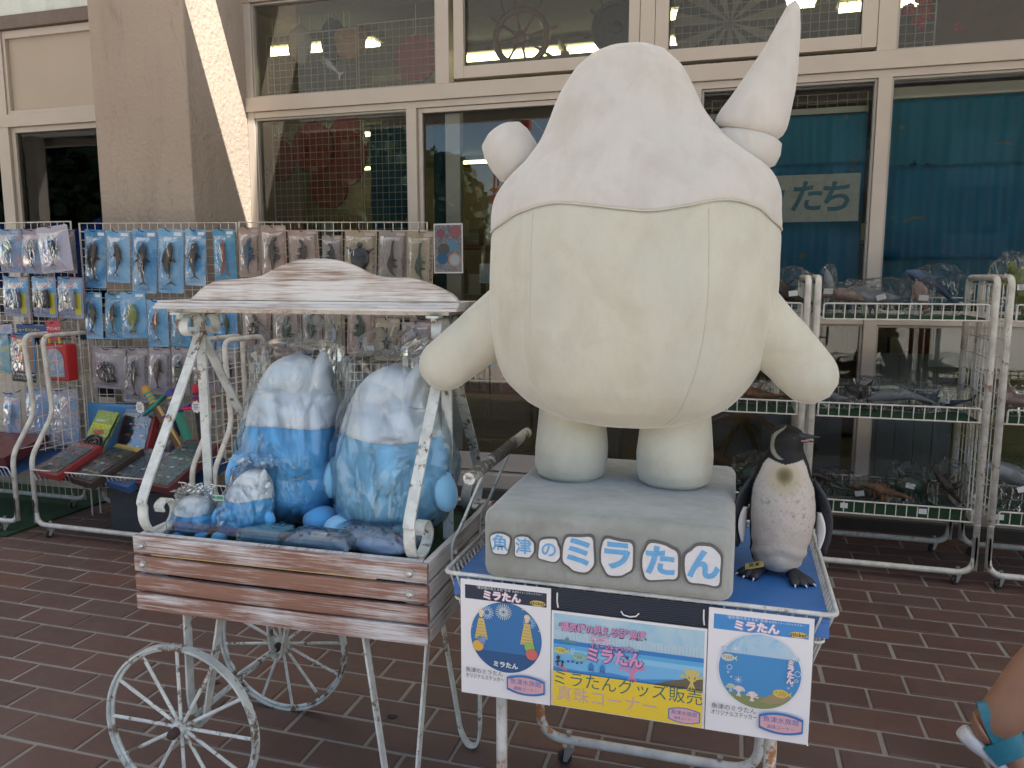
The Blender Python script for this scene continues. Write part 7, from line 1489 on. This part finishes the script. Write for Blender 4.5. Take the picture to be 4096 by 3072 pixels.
BT_ = [('upright bagged pink and grey shark at the left of the top shelf', 3310, 1150, 4.32, 'shark', .20, T['grey'], LX(0), z1, 60), ('bagged pale pink shark lying on the top shelf', 3400, 1170, 4.35, 'whale', .26, T['skin'], LX(-78, 12), z1, 61), ('bagged grey shark with a tall fin in the top shelf middle', 3520, 1170, 4.38, 'orca', .30, T['grey'], LX(-84, -6), z1, 62), ('bagged gape mouthed blue shark at the right of the top shelf', 3740, 1130, 4.36, 'whale', .28, T['blue'], LX(-55, 10), z1, 63), ('bagged orange and grey shark beside the gape mouthed one', 3690, 1150, 4.30, 'fish', .16, T['skin'], LX(-20), z1, 64),
 ('bagged white bellied shark at the left of the middle shelf', 3330, 1580, 4.30, 'shark', .24, T['grey'], LX(-70, 20), z2, 65), ('bagged dark finned shark in the middle shelf centre', 3500, 1590, 4.35, 'orca', .26, T['dark'], LX(-86, 0), z2, 66), ('bagged grey shark lying at centre right of the middle shelf', 3620, 1600, 4.28, 'shark', .30, T['grey'], LX(-88, -8), z2, 67), ('bagged dark shark at the right of the middle shelf', 3770, 1610, 4.36, 'shark', .28, T['blue'], LX(-84, 6), z2, 68),
 ('bagged dark lizard at the left of the bottom shelf', 3330, 2000, 4.38, 'dino', .24, T['dark'], LX(-60, 15), z3, 69), ('bagged green crocodile on the bottom shelf', 3430, 2010, 4.32, 'longneck', .26, T['green'], LX(-80, 10), z3, 70), ('bagged brown reptile in the bottom shelf centre', 3530, 2010, 4.30, 'dino', .26, T['brown'], LX(-78, -12), z3, 71), ('bagged green turtle on the bottom shelf', 3630, 2010, 4.36, 'turtle', .20, T['green'], LX(-84, 5), z3, 72), ('bagged brown dinosaur at the right of the bottom shelf', 3790, 2010, 4.34, 'dino', .24, T['dark'], LX(-40, 5), z3, 73),
 ('bagged dark shark beside the stuffed figure on the top shelf', 3160, 1150, 4.35, 'orca', .28, T['dark'], LX(-60, 10), z1, 74), ('bagged brown shark on the half hidden rack middle shelf', 3060, 1590, 4.32, 'whale', .26, T['brown'], LX(-84, 8), z2, 75), ('bagged grey shark low on the half hidden rack', 2960, 1590, 4.36, 'shark', .26, T['grey'], LX(-84, -8), z2, 76), ('bagged green toy on the half hidden bottom shelf', 3010, 1960, 4.34, 'turtle', .2, T['green'], LX(-70, 5), z3, 77),
 ('bagged green toy at the top right picture edge', 4090, 1150, 4.30, 'turtle', .24, T['olive'], LX(-30), z1, 78), ('bagged red brown toy on the right edge middle shelf', 4070, 1590, 4.30, 'orca', .28, T['skin'], LX(-80), z2, 79), ('bagged grey toy on the right edge bottom shelf', 4070, 1990, 4.32, 'whaleshark', .34, T['grey'], LX(-60), z3, 80)]
for q in BT_: bagtoy(*q)
for i, (px, py) in enumerate(((3375, 2040), (3690, 2060), (4000, 2060))):
    c = PY(px, py, 4.15); bm = BM(); box(bm, c.x-.018, c.x+.018, 4.150, 4.1515, .335, .362); setp(obj('price_slip', bm, m_paper), ('white price slip at the left of the bottom shelf lip', 'white price slip at the right of the bottom shelf lip', 'white price slip on the rack at the right picture edge')[i], 'price slip', 'price slips on the shelf lips')
# ------------------------------------------------------------------ passer-by at the right edge: only a trailing sandalled foot is in view
m_skin = plain('tanned skin', (0.36, 0.19, 0.12), 0.55, 0, .06, 14, .12, 220); m_skin.node_tree.nodes['Principled BSDF'].inputs['Subsurface Weight'].default_value = 0.05
def skinned(name, joints, edges, m, parent, lv=2, root=0):
    me = bpy.data.meshes.new(name); me.from_pydata([j[0] for j in joints], edges, []); o = bpy.data.objects.new(name, me); COL.objects.link(o); md = o.modifiers.new('s', 'SKIN'); md.use_smooth_shade = True
    for v, j in zip(me.skin_vertices[0].data, joints): v.radius = j[1] if hasattr(j[1], '__len__') else (j[1], j[1]); v.use_root = False
    me.skin_vertices[0].data[root].use_root = True
    sd_ = o.modifiers.new('d', 'SUBSURF'); sd_.levels = lv; sd_.render_levels = lv
    dg = bpy.context.evaluated_depsgraph_get(); dg.update(); m2 = bpy.data.meshes.new_from_object(o.evaluated_get(dg)); COL.objects.unlink(o); bpy.data.objects.remove(o); m2.materials.clear(); m2.materials.append(m)
    for p_ in m2.polygons: p_.use_smooth = True
    return obj(name, m2, None, parent)
ps = thing('person', 'passer-by in turquoise sandals stepping out at the right edge', 'person', (1.25, 2.45, 0))
HL = Vector((.700, 2.435, .175)); fd = Vector((.80, -.10, -.58)).normalized()      # heel, direction of the raised sole
ank = Vector((.748, 2.44, .262)); knee = Vector((1.03, 2.46, .545)); hip = Vector((1.17, 2.47, .93)); toe = HL+fd*.20
upv = Vector((.50, 0, .86)); upv = (upv-fd*upv.dot(fd)).normalized()
ank = Vector((.772, 2.445, .245)); knee = Vector((1.03, 2.46, .56))
J = [((1.25, 2.47, .95), .13), (tuple(hip), .085), (tuple(hip.lerp(knee, .5)), .078), (tuple(knee), .074), (tuple(knee.lerp(ank, .35)), .080), (tuple(knee.lerp(ank, .72)), .064), (tuple(ank), .055), (tuple(HL+fd*.040+upv*.034), .056), (tuple(HL+fd*.13+upv*.026), (.046, .042)), (tuple(toe+upv*.012), (.050, .026)),
 ((1.30, 2.40, .92), .085), ((1.42, 2.39, .70), .075), ((1.50, 2.38, .50), .055), ((1.53, 2.38, .30), .05), ((1.56, 2.38, .09), .036), ((1.66, 2.38, .035), (.035, .02)),
 ((1.25, 2.47, 1.12), .12), ((1.26, 2.47, 1.30), .125), ((1.27, 2.47, 1.42), .07), ((1.28, 2.47, 1.50), .048), ((1.30, 2.47, 1.58), .075), ((1.30, 2.47, 1.67), .08), ((1.29, 2.47, 1.73), .045),
 ((1.26, 2.63, 1.40), .052), ((1.20, 2.67, 1.15), .042), ((1.32, 2.66, .95), .03), ((1.37, 2.655, .88), .022), ((1.26, 2.31, 1.40), .052), ((1.33, 2.27, 1.16), .042), ((1.20, 2.28, .97), .03), ((1.15, 2.28, .90), .022), (tuple(HL+fd*.006+upv*.012), .048)]
E_ = [(0, 1), (1, 2), (2, 3), (3, 4), (4, 5), (5, 6), (6, 7), (6, 8), (8, 9), (0, 10), (10, 11), (11, 12), (12, 13), (13, 14), (14, 15), (0, 16), (16, 17), (17, 18), (18, 19), (19, 20), (20, 21), (21, 22), (17, 23), (23, 24), (24, 25), (25, 26), (17, 27), (27, 28), (28, 29), (29, 30), (7, 31)]
skinned('body', J, E_, m_skin, ps, 2, 0)
m_sh = plain('dark shorts cloth', (.05, .06, .08), .9); m_st = plain('white shirt cloth', (.6, .6, .58), .9)
skinned('shorts', [(J[0][0], .145), (J[1][0], .105), (tuple(hip.lerp(knee, .62)), .095), (J[10][0], .105), ((1.44, 2.39, .66), .095), ((1.25, 2.47, 1.04), .135)], [(0, 1), (1, 2), (0, 3), (3, 4), (0, 5)], m_sh, ps)
skinned('shirt', [((1.25, 2.47, 1.0), .142), ((1.25, 2.47, 1.12), .138), ((1.26, 2.47, 1.32), .142), ((1.27, 2.47, 1.43), .08), ((1.26, 2.64, 1.38), .07), ((1.22, 2.67, 1.22), .06), ((1.26, 2.30, 1.38), .07), ((1.31, 2.27, 1.22), .06)], [(0, 1), (1, 2), (2, 3), (2, 4), (4, 5), (2, 6), (6, 7)], m_st, ps)
bm = BM(); ball(bm, (1.285, 2.47, 1.695), (.098, .09, .085), 20, 14); obj('hair', bm, plain('black hair', (.015, .012, .01), .5), ps, smooth=True)
m_tq = plain('turquoise sandal leather', (0.03, 0.20, 0.27), .42, 0, .12, 30, .25, 120); m_sole = plain('white rubber sole', (.62, .62, .64), .6, 0, .05, 20)
def sandal(heel, fdir, upv, L=.255, w=.047):
    side = fdir.cross(upv).normalized(); secs = []
    for t_, ww, th in ((0, .45, .022), (.04, .75, .026), (.15, .92, .026), (.35, .80, .022), (.55, .88, .018), (.75, 1.1, .015), (.9, .95, .013), (.98, .55, .012), (1.0, .2, .010)):
        secs.append((heel+fdir*(L*t_)-upv*(.018)-Vector((0, 0, .02*max(0, t_-.72))), side*(w*ww), upv*(th*.85)))
    bm = BM(); loft(bm, secs, 18, power=3.2); s_ = obj('sandal_sole', bm, m_sole, ps, auto=50)
    def band(nm, pts, wid, th=.005, n_=None):
        bm = BM(); sweep(bm, bez(pts, 6), rect(wid, th), up=n_ or fdir); return obj(nm, bm, m_tq, s_, smooth=False)
    q = lambda a, b, c: heel+fdir*a+side*b+upv*c
    band('instep_strap', [q(.085, -.040, -.012), q(.095, -.044, .03), q(.115, -.030, .070), q(.125, 0, .082), q(.115, .030, .070), q(.095, .044, .03), q(.085, .040, -.012)], .062, .007); band('toe_strap', [q(.175, -.046, -.014), q(.18, -.044, .02), q(.185, 0, .042), q(.18, .044, .02), q(.175, .046, -.014)], .035, .006)
    band('heel_strap', [q(.09, -.042, .03), q(.04, -.042, .052), q(.0, -.030, .078), q(-.016, 0, .090), q(.0, .030, .078), q(.04, .042, .052), q(.09, .042, .03)], .032, .007, upv)
    return s_
sandal(HL+Vector((.0, 0, 0)), fd, upv)
sandal(Vector((1.52, 2.38, .040)), Vector((1, 0, 0)), Vector((0, 0, 1)))
